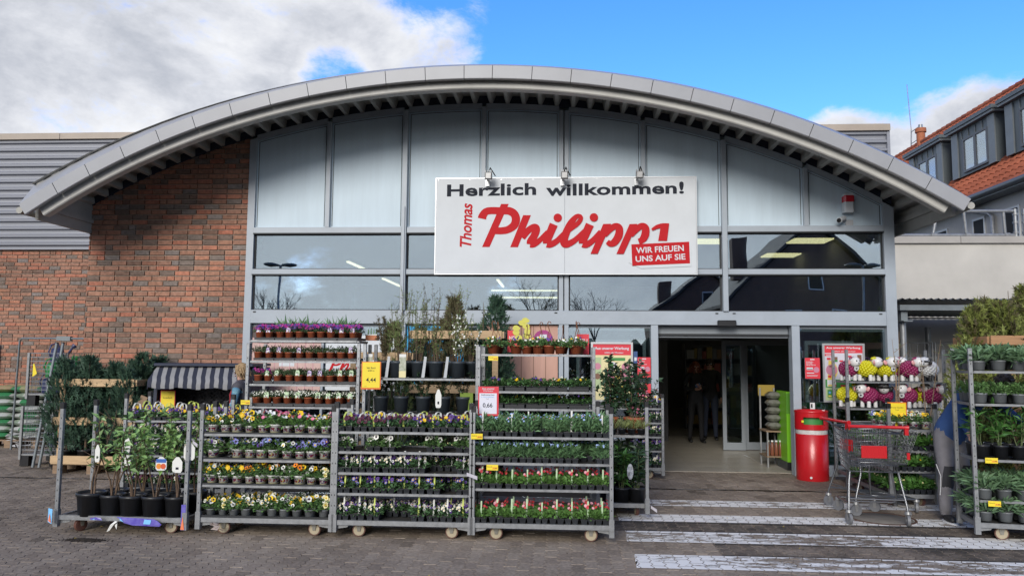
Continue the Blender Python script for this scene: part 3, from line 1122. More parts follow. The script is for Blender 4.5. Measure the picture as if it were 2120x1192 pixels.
for i in range(58):
    b = MB(); yy = 4 + i * 0.45
    b.cyl((RX, yy, RZ + 0.02), (RX, yy + 0.46, RZ + 0.04), 0.12, m_tile, 8, 0.135); b.build('ridge_tile', roof_h)
for (ya, yb) in ((11.2, 13.72), (14.35, 16.8), (8.05, 10.66), (5.0, 7.5)):
    dm = MB()
    X0 = 17.92
    dm.box(X0, 20.6, ya, yb, 7.62, 9.12, m_zinc)
    dm = dm.build('dormer', house)
    # standing seams on front and cheek, corner posts
    for yy in (ya + 0.005, yb - 0.38):
        t = MB(); t.box(X0 - 0.045, X0 - 0.003, yy, yy + 0.375, 7.62, 9.10, m_zincl); t.build('front_cladding', dm)
    t = MB()
    for yy in (ya + 0.70, ya + 1.1, ya + 1.5, ya + 1.9):
        t.box(X0 - 0.03, X0 - 0.003, yy, yy + 0.02, 8.82, 9.10, m_zincl)
    for xx in (18.3, 18.75, 19.2):
        t.box(xx, xx + 0.02, ya - 0.028, ya - 0.003, 7.7, 9.1, m_zinc)
    t.build('standing_seam', dm, kind='stuff')
    t = MB(); t.box(X0 - 0.16, 20.4, ya - 0.12, yb + 0.12, 9.12, 9.20, m_zincl); t.box(X0 - 0.20, 20.4, ya - 0.16, yb + 0.16, 9.203, 9.32, m_zinc); t.build('dormer_roof', dm)
    ym = (ya + yb) / 2
    wf = MB(); y0, y1, z0, z1 = ya + 0.38, yb - 0.70, 7.70, 8.80
    for q in ((y0, y0 + 0.08, z0, z1), (y1 - 0.08, y1, z0, z1), (y0 + 0.08, y1 - 0.08, z0, z0 + 0.07), (y0 + 0.08, y1 - 0.08, z1 - 0.07, z1), ((y0 + y1) / 2 - 0.06, (y0 + y1) / 2 + 0.06, z0 + 0.07, z1 - 0.07)):
        wf.box(X0 - 0.06, X0 - 0.003, q[0], q[1], q[2], q[3], m_anth)
    wf.build('window_frame', dm)
    for ca, cb in ((y0 + 0.08, (y0 + y1) / 2 - 0.06), ((y0 + y1) / 2 + 0.06, y1 - 0.08)):
        g = MB(); g.box(X0 - 0.034, X0 - 0.028, ca, cb, z0 + 0.07, z1 - 0.07, m_glass); g.build('window_pane', dm)
        c_ = MB(); c_.box(X0 - 0.022, X0 - 0.006, ca, cb, z0 + 0.07, z1 - 0.07, m_curt); c_.build('curtain', dm)
b = MB(); b.tube([(EX - 0.05, 4, EZ - 0.02), (EX - 0.05, 30, EZ - 0.02)], 0.085, m_gut, 10); b.build('gutter', house)
b = MB(); b.box(EX - 0.02, 17.29, 4, 30, EZ - 0.14, EZ - 0.10, m_gut); b.build('eaves_board', house)
b = MB(); b.tube([(EX - 0.04, 11.3, EZ - 0.06), (EX, 11.2, EZ - 0.25), (17.1, 10.75, EZ - 0.42), (17.18, 10.45, EZ - 0.50), (17.2, 10.30, EZ - 0.62), (17.2, 10.30, 3.0)], 0.06, m_galv, 10); b.build('downpipe', house)
for y0, y1, z0 in ((10.85, 11.52, 4.5), (9.16, 9.9, 4.5), (13.0, 13.9, 4.5)):
    wf = MB(); X0 = 17.30; z1 = 5.92
    for q in ((y0, y0 + 0.06, z0, z1), (y1 - 0.06, y1, z0, z1), (y0 + 0.06, y1 - 0.06, z1 - 0.06, z1)):
        wf.box(X0 - 0.03, X0 - 0.002, q[0], q[1], q[2], q[3], m_wfr)
    wf = wf.build('window', house)
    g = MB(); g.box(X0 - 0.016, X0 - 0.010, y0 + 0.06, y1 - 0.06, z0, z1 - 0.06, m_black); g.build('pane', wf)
m_terra = mat('clay flue', (0.40, 0.13, 0.055), 0.7, var=0.2, scale=6)
b = MB(); b.cyl((RX, 26.5, RZ - 0.2), (RX, 26.5, RZ + 0.55), 0.20, m_terra, 12); b.cyl((RX, 26.5, RZ + 0.55), (RX, 26.5, RZ + 0.75), 0.26, m_terra, 12); b.cyl((RX, 26.5, RZ + 0.75), (RX, 26.5, RZ + 0.95), 0.10, m_galv, 10); b.build('chimney', roof_h)
an = thing('antenna', 'thin rod antenna beside the orange chimney pipe', 'antenna', (RX, 27.6, RZ - 0.2))
b = MB(); b.tube([(0, 0, 0), (0.05, 0, 1.2)], 0.03, m_galvd, 6); b.tube([(0.05, 0, 1.2), (-0.08, 0, 3.6)], 0.02, m_galvd, 6); b.build('rod', an)
for z in (0.5, 1.1):
    b = MB(); b.tube([(0.04, 0, z), (0.0, -0.9, z)], 0.02, m_galvd, 6); b.build('bracket', an)

# ================================================================== SIGN AND FIXTURES ON THE FRONT
m_white = mat('white sign board', (0.64, 0.67, 0.70), 0.6, var=0.06, scale=2, spec=0.25)
m_red = mat('sign red', (0.50, 0.012, 0.018), 0.65, spec=0.2)
m_ink = mat('anthracite lettering', (0.026, 0.029, 0.040), 0.75, spec=0.15)
m_paper = mat('white paper', (0.72, 0.72, 0.72), 0.7)
m_blk = mat('black plastic', (0.015, 0.015, 0.017), 0.35)

sign = thing('welcome_sign', 'wide white welcome sign with red script lettering above the entrance', 'sign', (3.015, -0.16, 3.025))
SW, SH = 4.04, 1.505
b = MB(); b.bbox(0, SW / 2 - 0.001, 0, 0.045, 0, SH, m_white, 0.004); b.bbox(SW / 2 + 0.001, SW, 0, 0.045, 0, SH, m_white, 0.004); b.build('board', sign)
m_alutrim = mat('bright aluminium', (0.55, 0.56, 0.57), 0.35, 0.6)
b = MB()
for x0, x1, z0, z1 in ((-0.012, 0, -0.012, SH + 0.012), (SW, SW + 0.012, -0.012, SH + 0.012), (0, SW, -0.012, 0), (0, SW, SH, SH + 0.012)):
    b.box(x0, x1, -0.006, 0.05, z0, z1, m_alutrim)
b.build('frame', sign)
b = MB()
for i in range(9):
    for z in (0.02, SH - 0.02):
        x = 0.03 + (SW - 0.06) * i / 8
        b.cyl((x, -0.004, z), (x, 0.0, z), 0.008, m_alutrim, 6)
b.build('rivets', sign, kind='stuff')


def sxy(px, py):                        # drawing grid of the artwork -> metres on the board
    u = (px - 82) / 1972.0
    yt = 118 - 26 * u
    yb = 828 - 6 * u
    return u * SW, (1 - (py - yt) / (yb - yt)) * SH


RX_, UX_ = (1, 0, 0), (0, 0, 1)
k = [0]


def ribbon(mb, path, widths, m, y, sxy=sxy, sub=7):
    """one broad pen stroke: smooth path, width across it, square ends"""
    P = [Vector((*sxy(*p), 0)) for p in path]
    sc_ = SW / 1972.0 if sxy is sxy_main else None
    W = [w * PENW[0] for w in (widths if isinstance(widths, (list, tuple)) else [widths] * len(P))]
    pts, ws = [], []
    for i in range(len(P) - 1):
        p0, p1, p2, p3 = P[max(i - 1, 0)], P[i], P[i + 1], P[min(i + 2, len(P) - 1)]
        for j in range(sub):
            t = j / sub
            q = 0.5 * (2 * p1 + (p2 - p0) * t + (2 * p0 - 5 * p1 + 4 * p2 - p3) * t * t + (3 * p1 - p0 - 3 * p2 + p3) * t ** 3)
            pts.append(q); ws.append(W[i] + (W[i + 1] - W[i]) * t)
    pts.append(P[-1]); ws.append(W[-1])
    vs = []
    for i, q in enumerate(pts):
        d = (pts[min(i + 1, len(pts) - 1)] - pts[max(i - 1, 0)]).normalized()
        nrm = Vector((-d.y, d.x, 0))
        a, c = q + nrm * ws[i] / 2, q - nrm * ws[i] / 2
        vs += [(a.x, y - i * 6e-6, a.y), (c.x, y - i * 6e-6, c.y)]
    mb.add(vs, [(2 * i, 2 * i + 1, 2 * i + 3, 2 * i + 2) for i in range(len(pts) - 1)], m)


sxy_main = sxy
PENW = [SW / 1972.0]


def script_logo(mb, f, y0, m, cut=True):
    """the red shop name: upright stems as slanted bars, the joins as broad pen strokes, each a hair in front of the last"""
    y = [y0]

    def nxt():
        y[0] -= 0.0009
        return y[0]

    def bar(*q):
        yy = nxt()
        P = [f(*p) for p in q]
        mb.add([(a, yy, c) for a, c in P], [tuple(range(len(P)))[::-1]], m)

    def dot(cx, cy, r):
        yy = nxt()
        P = [f(cx + r * math.cos(2 * PI * i / 20), cy + r * math.sin(2 * PI * i / 20)) for i in range(20)]
        mb.add([(a, yy, c) for a, c in P], [tuple(range(20))[::-1]], m)

    def pen(path, w):
        ribbon(mb, path, w, m, nxt(), f)

    bar((583, 304), (641, 304), (497, 628), (440, 628))                                   # P
    pen([(437, 416), (444, 392), (470, 362), (520, 355), (575, 357), (640, 356), (682, 378), (697, 420), (682, 466), (636, 497), (585, 506), (540, 506)], [66, 62, 56, 55, 57, 60, 62, 64, 62, 56, 54, 52])
    bar((752, 388), (811, 388), (713, 628), (655, 628))                                   # h
    pen([(748, 560), (790, 505), (828, 480), (850, 482), (852, 506), (834, 548), (810, 585), (806, 606)], [40, 50, 52, 54, 56, 58, 58, 50])
    pen([(806, 606), (835, 606), (880, 575), (940, 512)], [50, 46, 40, 34])
    pen([(985, 456), (962, 510), (936, 572), (934, 600)], [64, 62, 62, 60])               # i
    pen([(934, 602), (962, 606), (1010, 580), (1062, 528), (1120, 482)], [58, 50, 44, 40, 40])
    dot(1015, 407, 32)
    pen([(1110, 492), (1165, 450), (1190, 412), (1178, 392), (1150, 402), (1112, 450), (1078, 520), (1062, 575), (1070, 602), (1100, 600), (1150, 570), (1222, 500)], [34, 36, 34, 30, 38, 52, 58, 60, 58, 50, 42, 34])   # l
    pen([(1258, 456), (1234, 510), (1206, 572), (1204, 598)], [64, 62, 62, 58])           # i
    pen([(1204, 600), (1232, 606), (1280, 575), (1340, 508)], [58, 50, 42, 36])
    dot(1288, 403, 32)
    bar((1358, 452), (1418, 450), (1316, 676), (1262, 676))                               # p
    pen([(1370, 540), (1420, 484), (1455, 468), (1478, 486), (1474, 536), (1444, 586), (1412, 600), (1388, 584)], [30, 46, 48, 56, 60, 56, 46, 34])
    bar((1556, 452), (1614, 450), (1510, 676), (1456, 676))                               # p
    pen([(1566, 540), (1616, 484), (1650, 466), (1674, 484), (1672, 530), (1650, 570), (1622, 582)], [30, 46, 48, 56, 60, 52, 40])
    pen([(1722, 494), (1760, 472), (1800, 462), (1848, 462)], [18, 30, 34, 34])           # s
    bar((1788, 462), (1851, 446), (1834, 578), (1768, 578))


b = MB()
text_into(b, 'Herzlich', (sxy(165, 252)[0], -0.003, sxy(165, 252)[1]), (1, 0, 0.012), UX_, 685 / 1972 * SW, 92 / 718 * SH, m_ink, 0.030, 0, 1.03)
text_into(b, 'willkommen!', (sxy(925, 246)[0], -0.003, sxy(925, 244)[1]), (1, 0, 0.012), UX_, 1040 / 1972 * SW, 92 / 718 * SH, m_ink, 0.030, 0, 1.03)
b.build('welcome_lettering', sign)
b = MB()
x0, z0 = sxy(358, 628)
text_into(b, 'Thomas', (x0, -0.003, z0), (0.02, 0, 1), (-1, 0, 0), 330 / 718 * SH, 90 / 1972 * SW, m_red, 0.022, 0.25, 0.97)
b.build('first_name_lettering', sign)
b = MB(); script_logo(b, sxy, -0.003, m_red); b.build('script_lettering', sign)
st = MB()
q = [sxy(*p) for p in ((1568, 604), (1998, 582), (2002, 744), (1574, 764))]
wq = [sxy(*p) for p in ((1562, 592), (1972, 566), (2012, 612), (2012, 766), (1640, 784), (1548, 740))]
st.prism([(a, -0.0105, c) for a, c in wq], (0, 0.002, 0), m_white)
st.prism([(a, -0.0135, c) for a, c in q], (0, 0.002, 0), m_red)
d_ = (0.9987, 0, 0.051)
text_into(st, 'WIR FREUEN', (*(sxy(1604, 670)[0], -0.0142), sxy(1604, 672)[1]), d_, (-0.05, 0, 1), 355 / 1972 * SW, 44 / 718 * SH, m_white, 0.022)
text_into(st, 'UNS AUF SIE', (*(sxy(1600, 734)[0], -0.0142), sxy(1600, 736)[1]), d_, (-0.05, 0, 1), 370 / 1972 * SW, 44 / 718 * SH, m_white, 0.022)
st.build('sticker', sign)

m_lampg = mat('grey lamp housing', (0.30, 0.30, 0.30), 0.4, 0.4, var=0.2, scale=20)
m_gl2 = mat('lamp lens', (0.55, 0.56, 0.58), 0.15)
for x, lab in ((3.86, 'small grey floodlight on the sign edge above Herzlich'), (5.03, 'small grey floodlight at the middle of the sign edge'), (6.17, 'small grey floodlight on the sign edge above the word willkommen')):
    t = thing('floodlight', lab, 'floodlight', (x, -0.22, 4.50), group='floodlights along the top of the sign')
    b = MB(); b.box(-0.06, 0.0, 0.01, 0.05, -0.10, 0.0, m_alutrim); b.tube([(-0.03, 0.02, -0.02), (-0.02, -0.14, 0.02), (0, -0.16, 0.05)], 0.014, m_alutrim, 6); b.build('bracket', t)
    b = MB(); b.bbox(-0.055, 0.055, -0.22, -0.11, -0.03, 0.07, m_lampg, 0.015)
    for i in range(4):
        b.box(-0.05 + i * 0.03, -0.042 + i * 0.03, -0.2, -0.12, 0.072, 0.10, m_lampg)
    b.build('housing', t)
    b = MB(); b.box(-0.04, 0.04, -0.10, -0.105, -0.02, 0.05, m_gl2); b.build('lens', t)
    b = MB(); b.tube([(0.0, -0.12, 0.08), (0.02, -0.10, 0.16), (0.05, -0.02, 0.12), (0.09, 0.02, 0.06)], 0.010, m_blk, 6); b.build('cable', t)

al = thing('alarm_siren', 'white alarm siren box with red flashing light cover', 'alarm', (9.36, -0.07, 3.97))
b = MB(); b.bbox(-0.075, 0.075, -0.10, 0.04, 0.0, 0.30, m_white, 0.02); b.build('housing', al)
b = MB(); b.bbox(-0.078, 0.078, -0.112, 0.03, 0.16, 0.275, mat('red lens', (0.55, 0.015, 0.03), 0.2), 0.025); b.build('light_cover', al)
cc = thing('security_camera', 'small white bullet camera under the alarm siren', 'camera', (9.24, -0.05, 3.83))
b = MB(); b.cyl((0.06, -0.04, 0.06), (-0.06, -0.17, 0.005), 0.042, m_white, 12); b.cyl((-0.058, -0.168, 0.006), (-0.066, -0.177, 0.002), 0.033, m_blk, 12); b.build('body', cc)
b = MB(); b.tube([(0.02, -0.02, 0.06), (0.05, 0.03, 0.08)], 0.015, m_white, 6); b.build('mount', cc)
b = MB(); b.tube([(0.05, -0.02, 0.05), (0.07, -0.02, -0.02), (0.12, 0.0, 0.0)], 0.006, m_white, 6); b.build('cable', cc)
jb = MB(); jb.bbox(9.335, 9.445, -0.07, -0.03, 3.77, 3.87, mat('grey junction box', (0.42, 0.43, 0.45), 0.5), 0.006)
jb.build('junction_box', label='small grey junction box beside the security camera', category='junction box')

# ---- lamps inside
m_tube = mat('tube light', (1.0, 0.90, 0.62), 0.4, emit=1.0)
m_pan = mat('light panel', (1.0, 0.86, 0.48), 0.4, emit=0.8)
for x, y0, y1, z, lab in ((-0.53, 7.5, 9.4, 4.2, 'slanted tube light behind the upper left window'), (-0.6, 11.8, 14.6, 4.2, 'slanted tube light behind the lower left window'), (3.0, 12.1, 14.6, 4.2, 'short tube light behind the pane under the sign')):
    t = thing('tube_light', lab, 'lamp', (x, y0, z), group='tube lights of the shop ceiling')
    b = MB(); b.box(-0.035, 0.035, 0, y1 - y0, -0.05, -0.01, m_tube); b.build('tube', t)
    b = MB(); b.box(-0.05, 0.05, 0, y1 - y0, -0.008, 0.03, m_white); b.build('housing', t)
for x0, x1, y, z, lab in ((2.6, 5.0, 14.9, 3.85, 'long tube light seen lowest behind the middle pane'), (2.5, 4.9, 15.5, 4.15, 'long tube light seen above another behind the middle pane')):
    t = thing('tube_light', lab, 'lamp', (x0, y, z), group='tube lights of the shop ceiling')
    b = MB(); b.box(0, x1 - x0, -0.03, 0.03, -0.05, -0.01, m_tube); b.build('tube', t)
    b = MB(); b.box(0, x1 - x0, -0.04, 0.04, -0.008, 0.03, m_white); b.build('housing', t)
for x, y, lab in ((9.18, 1.95, 'square yellow ceiling panel nearest the upper right window'), (9.22, 3.95, 'square yellow ceiling panel deeper inside the upper right window'), (7.32, 2.0, 'square yellow ceiling panel partly hidden by the sign')):
    t = thing('ceiling_light', lab, 'lamp', (x, y, 3.90), group='square ceiling panels')
    b = MB(); b.box(0, 0.68, 0, 0.55, -0.02, 0.0, m_pan); b.build('diffuser', t)
    b = MB(); b.box(-0.02, 0.70, -0.02, 0.57, 0.002, 0.05, m_white); b.build('housing', t)
wl = thing('wall_lamp', 'small round wall lamp glowing on the brick hall', 'lamp', (-7.72, 4.2, 3.12))
b = MB(); b.lathe([(0.02, -0.14), (0.09, -0.10), (0.10, 0.05), (0.05, 0.10)], mat('lamp glow', (1.0, 0.55, 0.15), 0.3, emit=3.0), 10); b.build('shade', wl)
b = MB(); b.tube([(0, 0, 0.08), (0, 0.10, 0.14)], 0.015, m_blk, 6); b.build('bracket', wl)

# ---- notices and posters in the windows
m_yel = mat('poster yellow', (0.78, 0.60, 0.12), 0.5)
m_cream = mat('poster cream', (0.74, 0.66, 0.36), 0.5)
m_grn = mat('poster green', (0.05, 0.25, 0.06), 0.5)
m_lgrn = mat('poster pale green', (0.42, 0.52, 0.28), 0.5)
m_pink = mat('poster pink', (0.55, 0.22, 0.30), 0.5)
m_plum = mat('poster plum', (0.30, 0.05, 0.16), 0.5)
m_blue = mat('poster blue', (0.16, 0.42, 0.72), 0.5)
m_brn = mat('poster brown', (0.20, 0.10, 0.06), 0.5)
m_lil = mat('poster pale lilac', (0.62, 0.60, 0.66), 0.5)
m_sigred = mat('poster red', (0.66, 0.035, 0.055), 0.5)


def poster(name, lab, x, z, w, h, frame, draw, y=-0.075, cat='poster'):
    t = thing(name, lab, cat, (x, y, z))
    b = MB()
    if frame:
        f = 0.03
        for q in ((-f, 0, -f, h + f), (w, w + f, -f, h + f), (0, w, -f, 0), (0, w, h, h + f)):
            b.box(q[0], q[1], -0.02, 0.008, q[2], q[3], m_alutrim)
        b.build('frame', t)
    b = MB()
    b.box(0, w, -0.004, 0.004, 0, h, m_paper)
    lay = [0.0045]

    def rect(x0, x1, z0, z1, m):
        lay[0] += 0.0004
        yy = -lay[0]
        b.add([(x0 * w, yy, z0 * h), (x1 * w, yy, z0 * h), (x1 * w, yy, z1 * h), (x0 * w, yy, z1 * h)], [(0, 1, 2, 3)], m)

    def disc(cx, cz, r, m, a0=0, a1=2 * PI):
        lay[0] += 0.0004
        yy = -lay[0]
        P = [(cx * w + r * w * math.cos(a0 + (a1 - a0) * i / 20), yy, cz * h + r * w * math.sin(a0 + (a1 - a0) * i / 20)) for i in range(20)]
        b.add(P, [tuple(range(20))], m)

    def txt(s, x0, z0, ww, hh, m, bold=0.0):
        lay[0] += 0.0004
        text_into(b, s, (x0 * w, -lay[0], z0 * h), RX_, UX_, ww * w, hh * h, m, bold)
    draw(rect, disc, txt)
    b.build('print', t)
    return t


def ad_left(rect, disc, txt):
    rect(0, 1, 0.80, 1, m_sigred); rect(0, 1, 0, 0.80, m_cream)
    txt('Aus unserer Werbung', 0.05, 0.885, 0.9, 0.065, m_white, 0.03); txt('gültig ab Montag', 0.3, 0.825, 0.5, 0.035, m_white, 0.02)
    rect(0.38, 0.85, 0.70, 0.755, m_grn)
    rect(0.02, 0.22, 0.20, 0.76, m_lgrn); disc(0.12, 0.60, 0.09, m_pink); disc(0.12, 0.42, 0.08, m_brn)
    disc(0.52, 0.60, 0.12, m_lil); disc(0.48, 0.62, 0.07, m_grn); disc(0.86, 0.59, 0.11, m_pink); disc(0.44, 0.42, 0.08, m_pink); disc(0.68, 0.40, 0.09, m_yel); disc(0.86, 0.41, 0.12, m_pink)
    rect(0.38, 0.46, 0.50, 0.54, m_sigred); rect(0.72, 0.8, 0.49, 0.53, m_sigred); rect(0.3, 0.55, 0.02, 0.12, m_blue); rect(0.6, 0.95, 0.0, 0.10, m_blue); disc(0.55, 0.24, 0.09, m_yel); disc(0.8, 0.22, 0.08, m_yel)


def ad_right(rect, disc, txt):
    rect(0, 1, 0.86, 1, m_sigred); rect(0, 1, 0.40, 0.86, m_lil); rect(0, 1, 0, 0.23, m_lgrn); rect(0, 1, 0.23, 0.38, m_grn)
    txt('Aus unserer Werbung', 0.05, 0.93, 0.9, 0.045, m_white, 0.03); txt('gültig ab Montag', 0.22, 0.878, 0.6, 0.026, m_white, 0.02)
    rect(0, 0.25, 0.805, 0.845, m_sigred); txt('Grillzeit', 0.04, 0.812, 0.18, 0.022, m_white, 0.02)
    disc(0.06, 0.54, 0.28, m_yel, -PI / 2, PI / 2); disc(0.18, 0.55, 0.15, m_pink); rect(0.12, 0.26, 0.60, 0.63, m_brn); rect(0.08, 0.16, 0.41, 0.45, m_sigred)
    rect(0.06, 0.16, 0.735, 0.775, m_sigred); rect(0.20, 0.34, 0.71, 0.79, m_brn); rect(0.25, 0.34, 0.70, 0.735, m_grn); rect(0.39, 0.48, 0.70, 0.73, m_sigred)
    for i, z in enumerate((0.785, 0.705, 0.62)):
        rect(0.62, 0.71, z, z + 0.03, m_sigred)
    rect(0.86, 0.97, 0.70, 0.83, m_brn); rect(0.39, 0.52, 0.48, 0.52, m_sigred); disc(0.48, 0.61, 0.07, m_pink)
    rect(0.05, 0.28, 0.25, 0.37, m_paper); rect(0.07, 0.18, 0.255, 0.285, m_yel); rect(0.18, 0.28, 0.255, 0.285, m_sigred); rect(0.4, 0.55, 0.25, 0.28, m_sigred)
    rect(0.05, 0.30, 0.05, 0.19, m_grn); rect(0.08, 0.14, 0.12, 0.16, m_blue); rect(0.40, 0.66, 0.08, 0.18, m_grn); rect(0.07, 0.15, 0.06, 0.09, m_yel); rect(0.32, 0.39, 0.05, 0.08, m_sigred); rect(0.70, 0.75, 0.05, 0.08, m_sigred)


def notice(rect, disc, txt):
    rect(0, 1, 0, 1, m_sigred)
    rect(0.35, 0.65, 0.90, 0.95, m_white)
    for i, s in enumerate(('SCHNELL', 'SICHER', 'PRAKTISCH')):
        txt(s, 0.08, 0.78 - i * 0.075, (0.5, 0.42, 0.62)[i], 0.05, m_white, 0.02)
    rect(0.1, 0.52, 0.42, 0.54, m_white); rect(0.12, 0.5, 0.45, 0.475, m_blk); disc(0.75, 0.42, 0.2, m_pink)
    rect(0.1, 0.6, 0.25, 0.29, m_white); rect(0.1, 0.85, 0.15, 0.165, m_white); rect(0.1, 0.8, 0.11, 0.125, m_white)


poster('advert_poster', 'framed yellow flower advert under a red header left of the entrance', 5.47, 1.10, 0.58, 0.85, True, ad_left)
poster('advert_poster', 'framed barbecue advert under a red header right of the entrance', 8.95, 1.13, 0.56, 0.82, True, ad_right)
poster('window_notice', 'red notice on the glass left of the entrance, upper of two', 6.15, 1.44, 0.20, 0.31, False, notice)
poster('window_notice', 'red notice low on the glass behind the camellias', 6.15, 1.05, 0.20, 0.30, False, notice)
poster('window_notice', 'red notice on the glass between doorway and bin', 8.66, 1.45, 0.22, 0.31, False, notice)
poster('window_sticker', 'tiny white sticker low on the glass above the bin', 8.72, 0.92, 0.07, 0.17, False, lambda r, d, t: (r(0.15, 0.5, 0.55, 0.9, m_blk), r(0.15, 0.8, 0.2, 0.25, m_blk)), cat='sticker')
poster('window_sticker', 'small blue sign behind the framed flower advert', 6.09, 1.66, 0.06, 0.18, False, lambda r, d, t: (r(0, 1, 0, 1, mat('sign blue', (0.03, 0.08, 0.22), 0.5)), r(0.2, 0.8, 0.2, 0.5, m_white)), cat='sticker')
# green lower foil inside the right pane
poster('window_foil', 'dark green foil across the lower pane behind the bin', 8.605, 0.17, 1.28, 0.92, False, lambda r, d, t: r(0, 1, 0, 1, mat('green foil', (0.015, 0.10, 0.03), 0.35)), y=0.034, cat='window foil')


def lamp_print(rect, disc, txt):
    mw = mat('printed planks', (0.62, 0.36, 0.28), 0.6, var=0.25, scale=3, stretch=(1, 1, 0.15))
    rect(0, 1, 0, 1, mw)
    for i in range(1, 6):
        rect(i / 6 - 0.004, i / 6 + 0.004, 0, 1, m_brn)
    disc(0.80, 0.755, 0.137, mat('purple disc', (0.36, 0.03, 0.19), 0.5))
    rect(0.793, 0.807, 0.66, 0.78, m_white); rect(0.76, 0.84, 0.648, 0.662, m_white); rect(0.735, 0.865, 0.765, 0.80, m_white); rect(0.75, 0.85, 0.80, 0.845, m_white)


poster('window_poster', 'plank print poster showing a white table lamp on a purple disc', 3.80, 1.30, 1.13, 0.94, False, lamp_print, y=0.005)
poster('window_poster', 'turquoise picture poster behind the tall shrubs', 2.56, 1.20, 0.9, 1.02, False, lambda r, d, t: (r(0, 1, 0, 1, mat('turquoise', (0.02, 0.40, 0.75), 0.5)), d(0.35, 0.6, 0.2, mat('deep turquoise', (0.01, 0.22, 0.5), 0.5))), y=0.005)


def pinkp(rect, disc, txt):
    mw = mat('printed pink planks', (0.62, 0.42, 0.38), 0.6, var=0.2, scale=3, stretch=(1, 1, 0.15))
    rect(0, 1, 0, 1, mw); rect(0, 0.72, 0.83, 1, mat('dark taupe', (0.09, 0.06, 0.055), 0.5)); rect(0.4, 0.62, 0.4, 0.66, m_white)
    for i in range(1, 9):
        rect(i / 9 - 0.003, i / 9 + 0.003, 0, 0.83, m_pink)


poster('window_poster', 'pink plank poster with a dark top band behind the purple flowers', 0.07, 1.15, 1.12, 1.05, False, pinkp, y=0.005)
bn = thing('window_banner', 'white shop banner with red script behind the trolleys', 'banner', (1.27, 0.004, 1.20))
b = MB(); b.box(0, 1.16, -0.004, 0.004, 0, 0.86, m_white); b.build('print', bn)
b = MB()
PENW[0] = 1.0 / 1972.0 * 1.05
script_logo(b, lambda px, py: (0.02 + (px - 400) / 1972.0 * 1.5, 0.40 - (py - 500) / 1972.0 * 1.5), -0.005, m_red); b.build('script_lettering', bn)
PENW[0] = SW / 1972.0

# ---- across the street: what the panes mirror
m_brk2 = mat('street brick', (0.13, 0.075, 0.055), 0.9, var=0.3, scale=2)
m_rf2 = mat('dark roof tiles', (0.055, 0.045, 0.042), 0.8, var=0.3, scale=3)
for x, y, w, d, he, hr, lab in ((24.2, -47, 13, 12, 6.0, 12.0, 'gabled dark roofed house across the street seen mirrored in the glass'), (19.8, -66, 10, 11, 6.5, 10.2, 'farther gabled house across the street mirrored in the low pane'), (40, -60, 14, 12, 6, 11, 'long dark roofed house farther along the street opposite')):
    t = thing('street_house', lab, 'house', (x, y, 0), group='houses across the street')
    b = MB(); b.prism([(-w / 2, 0, 0), (w / 2, 0, 0), (w / 2, 0, he), (0, 0, hr), (-w / 2, 0, he)], (0, -d, 0), m_brk2); b.build('wall', t)
    b = MB()
    for sg in (-1, 1):
        b.prism([(0, 0.4, hr + 0.15), (sg * (w / 2 + 0.6), 0.4, he - 0.4), (sg * (w / 2 + 0.6), 0.4, he - 0.15), (0, 0.4, hr + 0.42)], (0, -d - 0.8, 0), m_rf2)
    rf = b.build('roof', t)
    b = MB(); b.box(-w * 0.37 - 0.6, -w * 0.37 + 0.6, -4, -3, hr - 4, hr - 0.6, m_brk2); b.build('chimney', rf)
    for i, (wx, wz) in enumerate(((-2.2, 1.2), (1.2, 1.2), (-2.2, 4.0), (1.2, 4.0), (-0.5, 7.0))):
        b = MB(); b.box(wx, wx + 1.1, 0.0, 0.05, wz, wz + 1.4, m_wfr); b.box(wx + 0.08, wx + 1.02, 0.051, 0.06, wz + 0.08, wz + 1.32, m_black); b.build('window', t)
m_bark = mat('bare bark', (0.055, 0.045, 0.036), 0.9)


def bare_tree(x, y, h, seed, lab, spread=1.0):
    rt = random.Random(seed)
    t = thing('bare_tree', lab, 'tree', (x, y, 0), group='leafless trees across the street')
    tr, br = MB(), MB()
    tr.tube([(0, 0, 0), (0.05, 0, h * 0.2), (0, 0.05, h * 0.38)], [h * 0.022, h * 0.018, h * 0.014], m_bark, 7)

    def grow(p, d, l, r, dep):
        q = p + d * l
        br.tube([p, (p + q) / 2 + Vector((rt.uniform(-1, 1), rt.uniform(-1, 1), 0)) * l * 0.05, q], [r, r * 0.8, r * 0.62], m_bark, 4)
        if dep == 0:
            return
        for _ in range(3 if dep > 2 else 2 + (rt.random() < 0.5)):
            nd = (d + Vector((rt.gauss(0, 1), rt.gauss(0, 1), rt.gauss(0.25, 0.6))) * 0.5 * spread).normalized()
            grow(q if rt.random() < 0.7 else p + d * l * 0.7, nd, l * rt.uniform(0.6, 0.85), r * 0.6, dep - 1)
    for i in range(4):
        a = i * 1.57 + rt.random()
        grow(Vector((0, 0.05, h * 0.36)), Vector((math.cos(a) * 0.5, math.sin(a) * 0.5, 1)).normalized(), h * 0.2, h * 0.010, 4)
    tr.build('trunk', t); br.build('crown', t)


